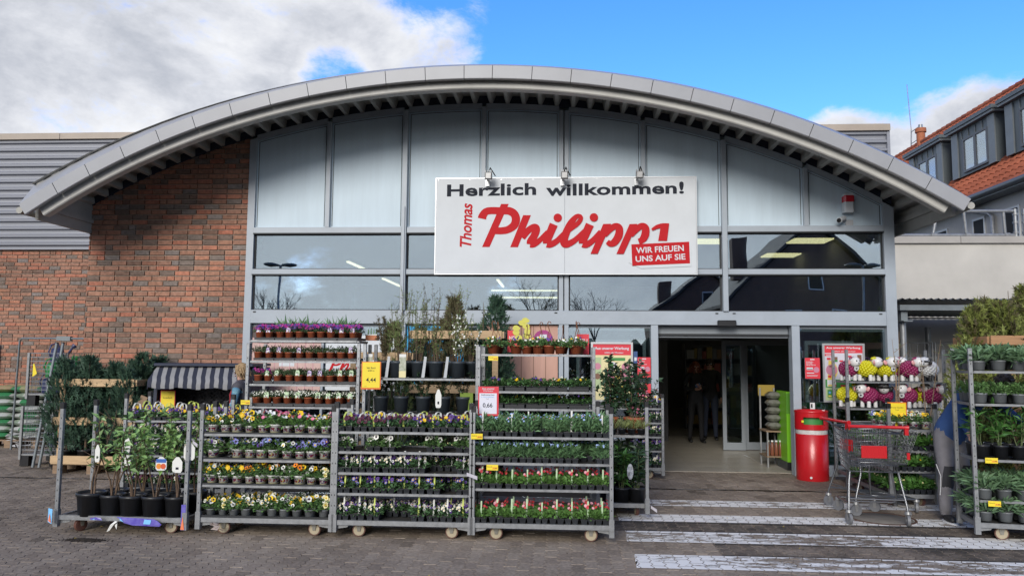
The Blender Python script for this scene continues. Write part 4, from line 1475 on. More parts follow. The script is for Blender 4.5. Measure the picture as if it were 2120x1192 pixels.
bare_tree(2.8, -57, 9.5, 3, 'bare tree mirrored in the pane under the sign')
bare_tree(8.4, -63, 9.5, 4, 'bare tree mirrored just right of the centre mullion')
bare_tree(-22, -58, 8.5, 5, 'bare thin tree mirrored in the lower left pane', 0.7)
bare_tree(-7.5, -48, 6.5, 6, 'small bare bush tree mirrored by the left mullion')
bare_tree(46, -46, 9, 7, 'bare tree mirrored at the right edge of the glass')
hd = MB()
rh = random.Random(8)
for i in range(90):
    x = -70 + i * 1.6
    hh = rh.uniform(2.4, 4.0)
    hd.lathe([(0.3, 0), (1.2, hh * 0.4), (1.0, hh * 0.75), (0.15, hh)], mat('far hedge', (0.03, 0.035, 0.02), 0.9, var=0.4, scale=2), 7, (x, -72 + rh.uniform(-1.5, 1.5), 0))
hd.build('hedge', kind='stuff')
for x, lab in ((-8.2, 'double armed street lamp mirrored in the upper left pane'), (18.6, 'double armed street lamp mirrored in the upper right pane')):
    t = thing('street_lamp', lab, 'street lamp', (x, -23.3, 0), group='car park lamps')
    b = MB(); b.cyl((0, 0, 0), (0, 0, 6.0), 0.07, m_galvd, 8, 0.05); b.build('pole', t)
    for sg in (-1, 1):
        b = MB(); b.lathe([(0.02, -0.10), (0.34, -0.04), (0.36, 0.02), (0.12, 0.10), (0.02, 0.11)], m_gut, 14, (sg * 0.42, 0, 6.0)); b.tube([(0, 0, 5.95), (sg * 0.42, 0, 6.0)], 0.035, m_gut, 6); b.build('lamp_head', t)

# ================================================================== PLANT TROLLEYS
m_base = mat('dark tray board', (0.05, 0.048, 0.046), 0.7, var=0.3, scale=8)
m_tyre = mat('cream caster wheel', (0.42, 0.36, 0.25), 0.5, var=0.15, scale=20)
m_tyrer = mat('brown caster tyre', (0.13, 0.055, 0.04), 0.6, var=0.3, scale=14)
m_hub = mat('caster fork', (0.24, 0.23, 0.20), 0.45, 0.5, var=0.2, scale=20)
m_tray = mat('black plant tray', (0.016, 0.018, 0.021), 0.45, obj_var=0.25)
m_cell = mat('black cell pot', (0.020, 0.023, 0.028), 0.42, obj_var=0.25)
m_greytray = mat('grey transport tray', (0.060, 0.063, 0.068), 0.5)
m_ytag = mat('yellow price tag', (0.85, 0.66, 0.03), 0.5)
TL, TD = 1.315, 0.555
_tm = {}


def cached(key, fn):
    if key not in _tm:
        _tm[key] = fn()
    return _tm[key]


def post_mesh(h):
    def f():
        b = MB(); w = 0.0185
        b.bbox(-w, w, -w, w, 0.075, h, m_galv, 0.003)
        for i in range(int((h - 0.3) / 0.1)):
            b.box(-0.004, 0.004, -w - 0.0012, -w - 0.0002, 0.3 + i * 0.1, 0.315 + i * 0.1, m_seal)
        return b.mesh('post')
    return cached(('post', h), f)


def cap_mesh():
    def f():
        b = MB(); b.bbox(-0.023, 0.023, -0.023, 0.023, 0, 0.06, m_blk, 0.004); return b.mesh('post_cap')
    return cached('cap', f)


def shelf_mesh():
    def f():
        b = MB()
        b.box(-TL / 2 + 0.03, TL / 2 - 0.03, -TD / 2 + 0.002, -TD / 2 + 0.03, -0.006, 0.017, m_galv)
        b.box(-TL / 2 + 0.03, TL / 2 - 0.03, TD / 2 - 0.03, TD / 2 - 0.002, -0.006, 0.017, m_galv)
        b.box(-TL / 2 + 0.03, -TL / 2 + 0.05, -TD / 2 + 0.03, TD / 2 - 0.03, -0.012, 0.016, m_galvd)
        b.box(TL / 2 - 0.05, TL / 2 - 0.03, -TD / 2 + 0.03, TD / 2 - 0.03, -0.012, 0.016, m_galvd)
        b.box(-TL / 2 + 0.05, TL / 2 - 0.05, -TD / 2 + 0.03, TD / 2 - 0.03, 0.000, 0.006, m_base)
        for s in (-1, 1):
            b.box(s * (TL / 2 - 0.015) - 0.016, s * (TL / 2 - 0.015) + 0.016, -TD / 2 + 0.012, -TD / 2 + 0.05, -0.004, 0.012, m_galvd)
        return b.mesh('shelf')
    return cached('shelf', f)


def base_mesh():
    def f():
        b = MB()
        for y in (-1, 1):
            b.box(-TL / 2 + 0.022, TL / 2 - 0.022, y * (TD / 2 - 0.02) - 0.018, y * (TD / 2 - 0.02) + 0.018, 0.125, 0.17, m_galv)
        for x in (-1, 1):
            b.box(x * (TL / 2 - 0.02) - 0.018, x * (TL / 2 - 0.02) + 0.018, -TD / 2 + 0.04, TD / 2 - 0.04, 0.12, 0.165, m_galvd)
            for y in (-1, 1):
                b.box(x * (TL / 2) - 0.024, x * (TL / 2) + 0.024, y * (TD / 2 - 0.012) - 0.024, y * (TD / 2 - 0.012) + 0.024, 0.06, 0.225, m_galv)
                b.prism([(x * (TL / 2 - 0.025), y * (TD / 2 - 0.03), 0.124), (x * (TL / 2 - 0.14), y * (TD / 2 - 0.03), 0.124), (x * (TL / 2 - 0.12), y * (TD / 2 - 0.03), 0.10), (x * (TL / 2 - 0.025), y * (TD / 2 - 0.03), 0.085)], (0, -y * 0.01, 0), m_galv)
        b.box(-TL / 2 + 0.04, TL / 2 - 0.04, -TD / 2 + 0.04, TD / 2 - 0.04, 0.15, 0.158, m_base)
        return b.mesh('base')
    return cached('base', f)


def wheel_meshes(red):
    def f():
        w = MB(); w.cyl((0, -0.017, 0.062), (0, 0.017, 0.062), 0.062, m_tyrer, 18); w.cyl((0, -0.0195, 0.062), (0, 0.0195, 0.062), 0.052, m_tyrer if red else m_tyre, 16)
        w.cyl((0, -0.024, 0.062), (0, 0.024, 0.062), 0.012, m_hub, 8)
        k = MB()
        for y in (-1, 1):
            k.prism([(-0.026, y * 0.026, 0.118), (0.026, y * 0.026, 0.118), (0.014, y * 0.026, 0.052), (-0.014, y * 0.026, 0.052)], (0, y * 0.004, 0), m_hub)
        k.box(-0.03, 0.03, -0.03, 0.03, 0.1182, 0.126, m_hub)
        return w.mesh('caster_wheel'), k.mesh('fork')
    return cached(('wheel', red), f)


def trolley(label, loc, rz=0.0, h=1.27, shelves=(), wheels=((-0.47, -0.16, 0), (0.47, -0.16, 0), (-0.47, 0.2, 0), (0.47, 0.2, 0)), caps=True, red=(), group='steel plant trolleys', caponly=None):
    t = thing('plant_trolley', label, 'plant trolley', loc, rz, group)
    link('base', base_mesh(), t)
    for i, (x, y) in enumerate(((-1, -1), (1, -1), (1, 1), (-1, 1))):
        p = link('post', post_mesh(h), t, (x * TL / 2, y * (TD / 2 - 0.012), 0))
        if caps:
            link('post_cap', cap_mesh(), p, (0, 0, h - 0.035))
    for z in shelves:
        link('shelf', shelf_mesh(), t, (0, 0, z), rz=rp.uniform(-0.002, 0.002))
    for i, (x, y, a) in enumerate(wheels):
        w, k = wheel_meshes(i in red)
        q = link('caster_wheel', w, t, (x, y, 0), rz=a)
        link('fork', k, q)
    return t


Z = 0.0
FY = -4.56 + TD / 2            # centre depth of the front row
W4 = ((-0.44, -0.17, 0.12), (0.47, -0.17, -0.1), (-0.44, 0.2, 0), (0.47, 0.2, 0.3))
T1 = trolley('low steel trolley without shelves carrying fruit trees in black pots', (0.70, FY - 0.04, 0), R(-1.5), 1.235, (), ((-0.47, -0.17, 1.2), (0.46, -0.15, 0.1), (-0.35, 0.2, 0.5), (0.47, 0.2, 0)), red=(0, 2))
T2 = trolley('low steel trolley of pansies in white printed pots', (2.11, FY, 0), 0, 1.235, (0.955, 0.71, 0.465), W4)
T3 = trolley('low steel trolley of violas in black cell packs with white labels', (3.455, FY, 0), 0, 1.27, (0.995, 0.805, 0.605, 0.41), W4)
T4 = trolley('low steel trolley of green bedding plants and red daisies', (4.79, FY, 0), 0, 1.245, (0.965, 0.72, 0.475), W4, caps=True)
BY = -3.15 + TD / 2
T5 = trolley('tall steel trolley of purple flowers in terracotta pots', (1.965, BY, 0), R(0.3), 1.88, (1.90, 1.66, 1.39, 1.13, 0.75, 0.45), W4, caps=False)
T6 = trolley('tall steel trolley of twiggy shrubs in dark pots', (3.355, BY, 0), 0, 1.88, (1.47, 1.06, 0.6), W4, caps=False)
T7 = trolley('tall steel trolley topped with hanging pots', (4.69, BY - 0.02, 0), R(-0.3), 1.86, (1.755, 1.335, 1.14, 0.94, 0.6), W4, caps=False)
T8 = trolley('steel trolley of dark violas behind the fruit trees', (0.43, -3.0 + TD / 2, 0), 0, 1.25, (0.94, 0.735, 0.53, 0.335), W4)
T9 = trolley('steel trolley of camellias and laurels parked end on', (5.645, -3.4 + TL / 2, 0), R(90), 1.24, (0.88,), W4)
T10 = trolley('steel trolley of violas beside the doorway', (5.79, -0.65 + TD / 2, 0), 0, 1.20, (1.0, 0.795, 0.595, 0.395), W4)
T11 = trolley('tall steel trolley holding colourful pottery sheep', (9.62, -0.95 + TD / 2, 0), 0, 1.88, (1.42, 1.05), W4, caps=False)
T12 = trolley('steel trolley of primulas parked end on behind the shopping trolley', (9.13, -2.5 + TL / 2, 0), R(90), 1.20, (0.90, 0.66, 0.42), W4)
c12 = (9.02 + math.cos(R(-10)) * TL / 2 - math.sin(R(-10)) * TD / 2, -4.08 + math.sin(R(-10)) * TL / 2 + math.cos(R(-10)) * TD / 2, 0)
T13 = trolley('steel trolley of leafy herbs at the right edge', c12, R(-10), 1.86, (1.62, 1.30, 0.76, 0.37), ((-0.42, -0.17, -0.1), (0.47, -0.17, 0), (-0.47, 0.2, 1.0), (0.47, 0.2, 0)), caps=False)

# little price tags clipped to posts and lips
for x, y, z, rz, lab in ((1.315, -3.19, 1.195, 0, 'small yellow price tag on the post of the terracotta pot trolley'), (4.17, -4.6, 0.985, R(6), 'small yellow price tag on the post of the red daisy trolley'),
                         (4.20, -3.20, 1.725, 0, 'small yellow price tag under the hanging pots'), (4.32, -4.59, 0.695, 0, 'thin yellow price tag under the forget me not shelf'),
                         (9.14, -4.15, 0.775, R(-10), 'small yellow price tag below the laurels of the herb trolley'), (9.15, -4.15, 0.365, R(-10), 'small yellow price tag lowest on the herb trolley')):
    t = thing('price_tag', lab, 'price tag', (x, y, z), rz, 'yellow clip price tags')
    b = MB(); b.box(-0.055, 0.055, -0.003, 0.003, -0.026, 0.026, m_ytag); b.box(0.0, 0.05, -0.0038, -0.0032, -0.016, 0.004, mat('tag orange', (0.85, 0.42, 0.03), 0.5)); b.build('card', t)
    b = MB(); text_into(b, '2,99' if x < 5 else '1,99', (0.012, -0.0042, -0.014), RX_, UX_, 0.034, 0.014, m_blk, 0.01); text_into(b, 'Stück', (-0.048, -0.0042, 0.002), RX_, UX_, 0.05, 0.010, m_blk); b.build('lettering', t)

# ---- price boards
t = thing('price_sign', 'yellow price board reading 4,44 in an orange frame', 'price sign', (2.68, -3.21, 1.36))
b = MB(); b.box(0.0, 0.225, 0, 0.01, 0, 0.315, mat('orange frame', (0.75, 0.16, 0.02), 0.4)); b.build('frame', t)
b = MB(); b.box(0.010, 0.214, -0.004, 0.0, 0.018, 0.308, m_ytag); b.build('card', t)
b = MB(); text_into(b, '4,44', (0.055, -0.0048, 0.075), RX_, UX_, 0.115, 0.058, m_ink, 0.012); text_into(b, 'Salix Busch', (0.06, -0.0048, 0.235), RX_, UX_, 0.105, 0.022, m_ink, 0.008); text_into(b, '60-80 cm', (0.075, -0.0048, 0.205), RX_, UX_, 0.075, 0.018, m_ink, 0.008)
text_into(b, 'je Stück', (0.03, -0.0048, 0.03), RX_, UX_, 0.04, 0.008, m_ink); b.build('lettering', t)
t = thing('price_sign', 'white and red price board reading 0,66', 'price sign', (4.17, -4.40, 1.185))
b = MB(); b.box(-0.012, 0.19, 0, 0.012, -0.02, 0.265, m_sigred); b.build('frame', t)
b = MB(); b.box(0.0, 0.172, -0.004, 0.0, 0.0, 0.20, mat('lilac white card', (0.70, 0.70, 0.78), 0.6)); b.build('card', t)
b = MB(); text_into(b, '0,66', (0.035, -0.0048, 0.055), RX_, UX_, 0.095, 0.05, m_ink, 0.014); text_into(b, 'Aus unserer', (0.025, -0.002, 0.236), RX_, UX_, 0.125, 0.018, m_white, 0.02); text_into(b, 'Werbung!', (0.035, -0.002, 0.212), RX_, UX_, 0.10, 0.018, m_white, 0.02)
text_into(b, 'Stiefmütterchen', (0.018, -0.0048, 0.178), RX_, UX_, 0.13, 0.014, m_ink, 0.008); text_into(b, 'u. Hornveilchen', (0.018, -0.0048, 0.158), RX_, UX_, 0.125, 0.013, m_blue, 0.008); text_into(b, 'Topf', (0.065, -0.0048, 0.14), RX_, UX_, 0.03, 0.010, m_ink)
b.build('lettering', t)
t = thing('price_sign', 'yellow price board in front of the lower sheep', 'price sign', (8.93, -2.35, 0.92))
b = MB(); b.box(-0.012, 0.212, 0, 0.01, -0.01, 0.31, mat('orange frame', (0.75, 0.16, 0.02), 0.4)); b.build('frame', t)
b = MB(); b.box(0, 0.2, -0.004, 0.0, 0, 0.30, m_ytag); text_into(b, 'Primel Stauden', (0.03, -0.0048, 0.24), RX_, UX_, 0.14, 0.018, m_ink); text_into(b, 'Topf', (0.07, -0.0048, 0.21), RX_, UX_, 0.05, 0.016, m_ink); b.build('card', t)

# ================================================================== PLANTS
m_lf = {
    'pansy': mat('pansy leaf', (0.111, 0.215, 0.068), 0.5, obj_var=0.25, isl=0.35),
    'viola': mat('viola leaf', (0.078, 0.163, 0.065), 0.5, isl=0.35),
    'daisy': mat('daisy leaf', (0.124, 0.260, 0.062), 0.5, isl=0.3),
    'forget': mat('forget me not leaf', (0.130, 0.247, 0.111), 0.55, isl=0.3),
    'dark': mat('dark evergreen leaf', (0.034, 0.072, 0.034), 0.35, isl=0.4),
    'ivy': mat('ivy leaf', (0.065, 0.143, 0.046), 0.45, isl=0.4),
    'heath': mat('heath sprig', (0.078, 0.137, 0.058), 0.6, isl=0.4),
    'sage': mat('sage leaf', (0.143, 0.248, 0.127), 0.55, isl=0.25),
    'laurel': mat('laurel leaf', (0.065, 0.169, 0.039), 0.3, isl=0.4),
    'prim': mat('primula leaf', (0.091, 0.221, 0.046), 0.5, isl=0.35),
    'fruit': mat('fruit tree leaf', (0.220, 0.363, 0.121), 0.45, isl=0.35),
    'twig': mat('budding leaf', (0.195, 0.260, 0.091), 0.55, isl=0.35),
    'sedge': mat('sedge blade', (0.208, 0.247, 0.091), 0.6, isl=0.4),
    'thuja': mat('thuja spray', (0.042, 0.090, 0.055), 0.65, isl=0.45),
    'thujay': mat('golden thuja spray', (0.198, 0.231, 0.055), 0.65, isl=0.45),
    'brown': mat('brown conifer spray', (0.111, 0.098, 0.046), 0.65, isl=0.4),
}
FC = dict(yellow=(0.86, 0.56, 0.01), white=(0.78, 0.78, 0.72), violet=(0.085, 0.030, 0.24), blue=(0.22, 0.23, 0.56), orange=(0.85, 0.25, 0.01), maroon=(0.085, 0.008, 0.030), pink=(0.62, 0.16, 0.26),
          red=(0.50, 0.035, 0.045), magenta=(0.34, 0.012, 0.20), sky=(0.34, 0.46, 0.78), cream=(0.80, 0.72, 0.36), rose=(0.72, 0.34, 0.40))
m_fl = {k_: mat(k_ + ' petal', c, 0.6, isl=0.22) for k_, c in FC.items()}
m_eye = mat('dark flower eye', (0.03, 0.006, 0.03), 0.6)
m_yeye = mat('yellow flower eye', (0.85, 0.55, 0.02), 0.6)
m_pot = mat('terracotta plastic pot', (0.38, 0.098, 0.042), 0.5, obj_var=0.15)
m_bpot = mat('black nursery pot', (0.017, 0.018, 0.021), 0.4, var=0.25, scale=8, obj_var=0.2)
m_dpot = mat('dark slate pot', (0.040, 0.050, 0.060), 0.45, var=0.2, scale=8)
m_gpot = mat('grey plastic pot', (0.20, 0.215, 0.225), 0.5, obj_var=0.15)
m_soil = mat('potting soil', (0.025, 0.018, 0.013), 0.95, var=0.5, scale=40)
m_lab = mat('white plant label', (0.74, 0.74, 0.70), 0.5)
m_labg = mat('pale green label', (0.50, 0.66, 0.42), 0.5)
m_laby = mat('lime label', (0.60, 0.70, 0.16), 0.5)
m_labl = mat('lilac label', (0.50, 0.38, 0.62), 0.5)
m_stem = mat('green stem', (0.10, 0.13, 0.05), 0.7)
m_wood = mat('brown stem', (0.13, 0.085, 0.055), 0.85, var=0.3, scale=20)


def printed_pot():
    m = bpy.data.materials.new('white pot with flower print'); m.use_nodes = True
    N, L = m.node_tree.nodes, m.node_tree.links
    p = N['Principled BSDF']; p.inputs['Roughness'].default_value = 0.4
    tc = N.new('ShaderNodeTexCoord')
    mp = N.new('ShaderNodeMapping'); mp.inputs['Scale'].default_value = (75, 75, 60); L.new(tc.outputs['Object'], mp.inputs['Vector'])
    v = N.new('ShaderNodeTexVoronoi'); v.inputs['Scale'].default_value = 1.0; L.new(mp.outputs[0], v.inputs['Vector'])
    r = N.new('ShaderNodeValToRGB'); r.color_ramp.interpolation = 'CONSTANT'
    e = r.color_ramp.elements
    e[0].position, e[0].color = 0, (0.30, 0.03, 0.07, 1)
    e[1].position, e[1].color = 0.45, (0.09, 0.03, 0.20, 1)
    for s, c in ((0.6, (0.45, 0.16, 0.03)), (0.72, (0.70, 0.68, 0.62)), (0.9, (0.62, 0.50, 0.10))):
        x = e.new(s); x.color = (*c, 1)
    sp = N.new('ShaderNodeSeparateColor'); L.new(v.outputs['Color'], sp.inputs[0]); L.new(sp.outputs[0], r.inputs['Fac'])
    # print only in a band round the pot, pale yellow foot
    sx = N.new('ShaderNodeSeparateXYZ'); L.new(tc.outputs['Object'], sx.inputs[0])
    band = N.new('ShaderNodeValToRGB'); band.color_ramp.interpolation = 'CONSTANT'
    b = band.color_ramp.elements
    b[0].position, b[0].color = 0, (0, 0, 0, 1)
    b[1].position, b[1].color = 0.30, (1, 1, 1, 1)
    x = b.new(0.68); x.color = (0, 0, 0, 1)
    mr = N.new('ShaderNodeMapRange'); mr.inputs['From Max'].default_value = 0.08; L.new(sx.outputs['Z'], mr.inputs['Value']); L.new(mr.outputs[0], band.inputs['Fac'])
    foot = N.new('ShaderNodeValToRGB'); f = foot.color_ramp.elements
    f[0].position, f[0].color = 0.16, (0.66, 0.62, 0.34, 1); f[1].position, f[1].color = 0.34, (0.70, 0.70, 0.67, 1)
    L.new(mr.outputs[0], foot.inputs['Fac'])
    lt = N.new('ShaderNodeMath'); lt.operation = 'LESS_THAN'; lt.inputs[1].default_value = 0.62; L.new(v.outputs['Distance'], lt.inputs[0])
    ml = N.new('ShaderNodeMath'); ml.operation = 'MULTIPLY'; L.new(band.outputs[0], ml.inputs[0]); L.new(lt.outputs[0], ml.inputs[1])
    mx = N.new('ShaderNodeMix'); mx.data_type = 'RGBA'
    L.new(ml.outputs[0], mx.inputs[0]); L.new(foot.outputs[0], mx.inputs[6]); L.new(r.outputs[0], mx.inputs[7]); L.new(mx.outputs[2], p.inputs['Base Color'])
    return m


m_print = printed_pot()


def pot_mesh(m, r, h, taper=0.78, n=14, name='pot'):
    def f():
        b = MB()
        b.lathe([(0.001, 0.0), (r * taper, 0.0), (r * (taper + (1 - taper) * 0.8), h * 0.84), (r * 1.03, h * 0.85), (r * 1.04, h), (r * 0.95, h), (r * 0.9, h * 0.86)], m, n)
        b.lathe([(r * 0.92, h * 0.88), (0.001, h * 0.9)], m_soil, n)
        return b.mesh(name)
    return cached((name, m.name, r, h, taper), f)


def foliage(seed, m, n, rx, ry, h, ll, lw, up=0.5, z0=0.0, low=0.0):
    """a dome of separate leaves"""
    rr = random.Random(seed)
    b = MB()
    for _ in range(n):
        a = rr.uniform(0, 2 * PI)
        q = math.sqrt(rr.random())
        zz = rr.uniform(low, 1) * h * (1 - 0.45 * q * q)
        p = Vector((math.cos(a) * q * rx, math.sin(a) * q * ry, z0 + zz))
        d = Vector((math.cos(a) * (0.4 + q) + rr.gauss(0, 0.35), math.sin(a) * (0.4 + q) + rr.gauss(0, 0.35), up + rr.gauss(0, 0.45)))
        s = rr.uniform(0.7, 1.25)
        b.leaf(p, d, Vector((rr.gauss(0, 0.3), rr.gauss(0, 0.3), 1)), ll * s, lw * s, m)
    return b


def flower(b, p, nrm, r, m, eye=None, petals=5, roll=0.0):
    nrm = Vector(nrm).normalized()
    u = nrm.orthogonal().normalized(); w = nrm.cross(u)
    vs = [p - nrm * r * 0.15]
    k = petals * 2
    for i in range(k):
        a = roll + 2 * PI * i / k
        q = r if i % 2 == 0 else r * 0.84
        vs.append(p + (u * math.cos(a) + w * math.sin(a)) * q + nrm * (r * 0.12 if i % 2 == 0 else 0))
    b.add(vs, [(0, i + 1, (i + 1) % k + 1) for i in range(k)], m)
    if eye is not None:
        b.add([p + nrm * 0.0015 + (u * math.cos(2 * PI * i / 5) + w * math.sin(2 * PI * i / 5)) * r * 0.40 for i in range(5)], [tuple(range(5))], eye)


def flowers(seed, cols, n, rx, ry, z, zr, r, eyes=None, petals=5, stalk=0.0, face=-0.75):
    rr = random.Random(seed)
    b = MB()
    for _ in range(n):
        a = rr.uniform(0, 2 * PI); q = math.sqrt(rr.random())
        p = Vector((math.cos(a) * q * rx, math.sin(a) * q * ry, z + rr.uniform(-zr, zr) - q * q * zr * 0.6))
        c = rr.choice(cols)
        d = Vector((math.cos(a) * q * 0.6 + rr.gauss(0, 0.35), face + math.sin(a) * q * 0.5, 0.55 + rr.gauss(0, 0.25)))
        e = None if eyes is None else rr.choice(eyes)
        flower(b, p, d, r * rr.uniform(0.75, 1.15), m_fl[c], e, petals, rr.random())
        if stalk:
            b.tube([p - Vector((0, 0, stalk)), p - Vector(d).normalized() * 0.003], 0.0012, m_stem, 3)
    return b


def variants(key, fn, n=3):
    return [cached((key, i), lambda: fn(i).mesh(key)) for i in range(n)]


def plant(name, label, cat, loc, parts, group, rz=0.0, scale=1.0):
    """parts: list of (part name, mesh, z, own label)"""
    t = thing(name, label, cat, loc, rz, group, scale if scale != 1.0 else None)
    for p in parts:
        o = link(p[0], p[1], t, (0, 0, p[2]))
        if p[0] in ('foliage', 'flowers'):
            o.scale = (1.12, 1.12, 1.22)
        if len(p) > 3:
            o.rotation_euler = (0, 0, p[3])
    return t


rd = random.Random(77)
LOC = lambda tr, x, y, z: tuple(Matrix.Rotation(tr.rotation_euler.z, 3, 'Z') @ Vector((x, y, 0)) + Vector((tr.location.x, tr.location.y, z)))

# ---- T2: pansies in white printed pots -------------------------------------------------
wpot = pot_mesh(m_print, 0.055, 0.082, 0.80)
gpot2 = pot_mesh(m_gpot, 0.05, 0.07, 0.80)
pfol = variants('foliage', lambda i: foliage(100 + i, m_lf['pansy'], 120, 0.078, 0.07, 0.09, 0.034, 0.024, 0.5), 4)
dfol = variants('daisy_foliage', lambda i: foliage(120 + i, m_lf['daisy'], 80, 0.07, 0.07, 0.07, 0.05, 0.026, 0.6), 3)
ftray = cached('flat_tray', lambda: (lambda b: (b.box(-0.128, 0.128, -0.12, 0.12, 0, 0.006, m_tray), b.box(-0.128, 0.128, -0.12, -0.114, 0.006, 0.026, m_tray), b.box(-0.128, 0.128, 0.114, 0.12, 0.006, 0.026, m_tray),
                                                b.box(-0.128, -0.122, -0.114, 0.114, 0.006, 0.026, m_tray), b.box(0.122, 0.128, -0.114, 0.114, 0.006, 0.026, m_tray), [b.cyl((sx * 0.064, sy * 0.058, 0.006), (sx * 0.064, sy * 0.058, 0.022), 0.052, m_tray, 8) for sx in (-1, 1) for sy in (-1, 1)], b)[-1])(MB()).mesh('tray'))
SHN2 = ['top', 'second', 'third', 'bottom']
pal = {
    0: ['yellow', 'yellow', 'yellow', 'yellow', 'daisy', 'daisy', 'daisy', 'daisy', 'daisy', 'daisy'],
    1: ['whiteviolet', 'blueviolet', 'bluewhite', 'whiteblue', 'blueviolet', 'lilac', 'whiteblue', 'blueviolet', 'lilac', 'violet'],
    2: ['yellowwhite', 'yellow', 'yellow', 'amber', 'green', 'orange', 'white', 'amber', 'yellowwhite', 'white'],
    3: ['yellow', 'white', 'whiteyellow', 'white', 'white', 'whiteyellow', 'white', 'yellow', 'yellowwhite', 'white'],
}
PCOL = {'yellow': ['yellow'] * 5 + ['white', 'violet'], 'daisy': ['rose', 'white', 'pink', 'white', 'red'], 'whiteviolet': ['white', 'white', 'violet'], 'blueviolet': ['blue', 'violet', 'blue'], 'bluewhite': ['blue', 'white'],
        'whiteblue': ['white', 'white', 'blue'], 'lilac': ['blue', 'blue', 'sky'], 'violet': ['violet', 'blue'], 'yellowwhite': ['yellow', 'white'], 'amber': ['yellow', 'orange', 'yellow'], 'green': ['yellow'], 'orange': ['orange', 'white'],
        'white': ['white', 'white', 'cream'], 'whiteyellow': ['white', 'yellow', 'white']}
PWORD = {'yellow': 'yellow pansy', 'daisy': 'pink and white daisy', 'whiteviolet': 'white and violet pansy', 'blueviolet': 'blue violet pansy', 'bluewhite': 'blue and white pansy', 'whiteblue': 'white and blue pansy', 'lilac': 'lilac blue pansy',
         'violet': 'violet pansy', 'yellowwhite': 'yellow and white pansy', 'amber': 'amber pansy', 'green': 'sparse yellow pansy', 'orange': 'orange pansy', 'white': 'white pansy', 'whiteyellow': 'white and yellow pansy'}


def pansy_flowers(kind, v):
    def f():
        if kind == 'daisy':
            return flowers(hash_(kind, v), PCOL[kind], 11, 0.06, 0.06, 0.105, 0.018, 0.016, None, 7, 0.05, -0.25).mesh('flowers')
        n_ = 4 if kind == 'green' else 10
        return flowers(hash_(kind, v), PCOL[kind], n_, 0.066, 0.06, 0.080, 0.026, 0.0215, [m_eye, m_eye, m_yeye]).mesh('flowers')
    return cached(('pf', kind, v), f)


def hash_(s, v):
    return sum(ord(c) * (i + 3) for i, c in enumerate(s)) + v * 101


for si, zs in enumerate((0.955, 0.71, 0.465, 0.158)):
    z = zs + 0.008
    for ti in range(5):
        for row in (0, 1):
            t = thing('plant_tray', f'black tray under pansy pots, {ORD[ti]} from left, {"front" if row == 0 else "rear"} row, {SHN2[si]} shelf', 'tray', LOC(T2, -0.505 + ti * 0.252, -0.15 + row * 0.27, z), 0, 'trays under the white pansy pots')
            link('tray_shell', ftray, t)
    for i in range(10):
        kind = pal[si][i]
        if si == 1 and i == 1:
            continue
        for row in (0, 1):
            k2 = kind if row == 0 else rd.choice(pal[si])
            x = -0.575 + i * 0.126 + rd.uniform(-0.012, 0.012)
            y = -0.205 + row * 0.25 + rd.uniform(-0.01, 0.01)
            fol = (dfol if k2 == 'daisy' else pfol)[rd.randrange(3)]
            where = 'front' if row == 0 else 'rear'
            pt = wpot if si < 3 else gpot2
            plant('potted_pansy' if k2 != 'daisy' else 'potted_daisy', f'{PWORD[k2]} in {"white printed" if si < 3 else "grey"} pot, {ORD[i]} from left, {where} row, {SHN2[si]} shelf', 'potted plant',
                  LOC(T2, x, y, z + 0.014), [('pot', pt, 0, rd.uniform(0, 6)), ('foliage', fol, 0.06, rd.uniform(-0.6, 0.6)), ('flowers', pansy_flowers(k2, rd.randrange(3)), 0.062 if k2 != 'daisy' else 0.05)], 'potted pansies on the white pot trolley', 0, rd.uniform(0.86, 1.12))

# ---- cell packs ------------------------------------------------------------------------


def pack_mesh():
    def f():
        b = MB()
        for ix in (-1, 1):
            for iy in (-1, 0, 1):
                cx, cy = ix * 0.034, iy * 0.062
                def rg(r, z):
                    return [(cx - r, cy - r, z), (cx + r, cy - r, z), (cx + r, cy + r, z), (cx - r, cy + r, z)]
                vs = rg(0.022, 0.0) + rg(0.0305, 0.052)
                b.add(vs, [(3, 2, 1, 0), (0, 1, 5, 4), (1, 2, 6, 5), (2, 3, 7, 6), (3, 0, 4, 7)], m_cell)
                b.add(rg(0.029, 0.049), [(0, 1, 2, 3)], m_soil)
        b.box(-0.068, 0.068, -0.096, -0.091, 0.050, 0.056, m_cell); b.box(-0.068, 0.068, 0.091, 0.096, 0.050, 0.056, m_cell)
        b.box(-0.003, 0.003, -0.091, 0.091, 0.050, 0.055, m_cell)
        return b.mesh('cell_pack')
    return cached('pack', f)


def stake_mesh(m, h, hoop):
    def f():
        b = MB()
        if hoop:
            path = [(-0.02, -0.03, 0), (-0.026, -0.03, h * 0.7), (-0.012, -0.02, h * 0.95), (0.008, 0.0, h), (0.024, 0.02, h * 0.9), (0.03, 0.03, h * 0.5)]
            for a, c in zip(path[:-1], path[1:]):
                a, c = Vector(a), Vector(c)
                w = Vector((0, 0.0, 0)) + (c - a).cross(Vector((0.35, 0.93, 0))).normalized() * 0
                s = Vector((0.0075, 0.004, 0))
                b.add([a - s, a + s, c + s, c - s, a - s + Vector((0, 0.001, 0)), a + s + Vector((0, 0.001, 0)), c + s + Vector((0, 0.001, 0)), c - s + Vector((0, 0.001, 0))], [(0, 1, 2, 3), (7, 6, 5, 4)], m)
        else:
            b.prism([(-0.007, -0.035, 0), (0.008, -0.035, 0), (0.011, -0.028, h), (-0.004, -0.028, h)], (0, 0.0015, 0), m)
        return b.mesh('plant_label')
    return cached(('stake', m.name, h, hoop), f)


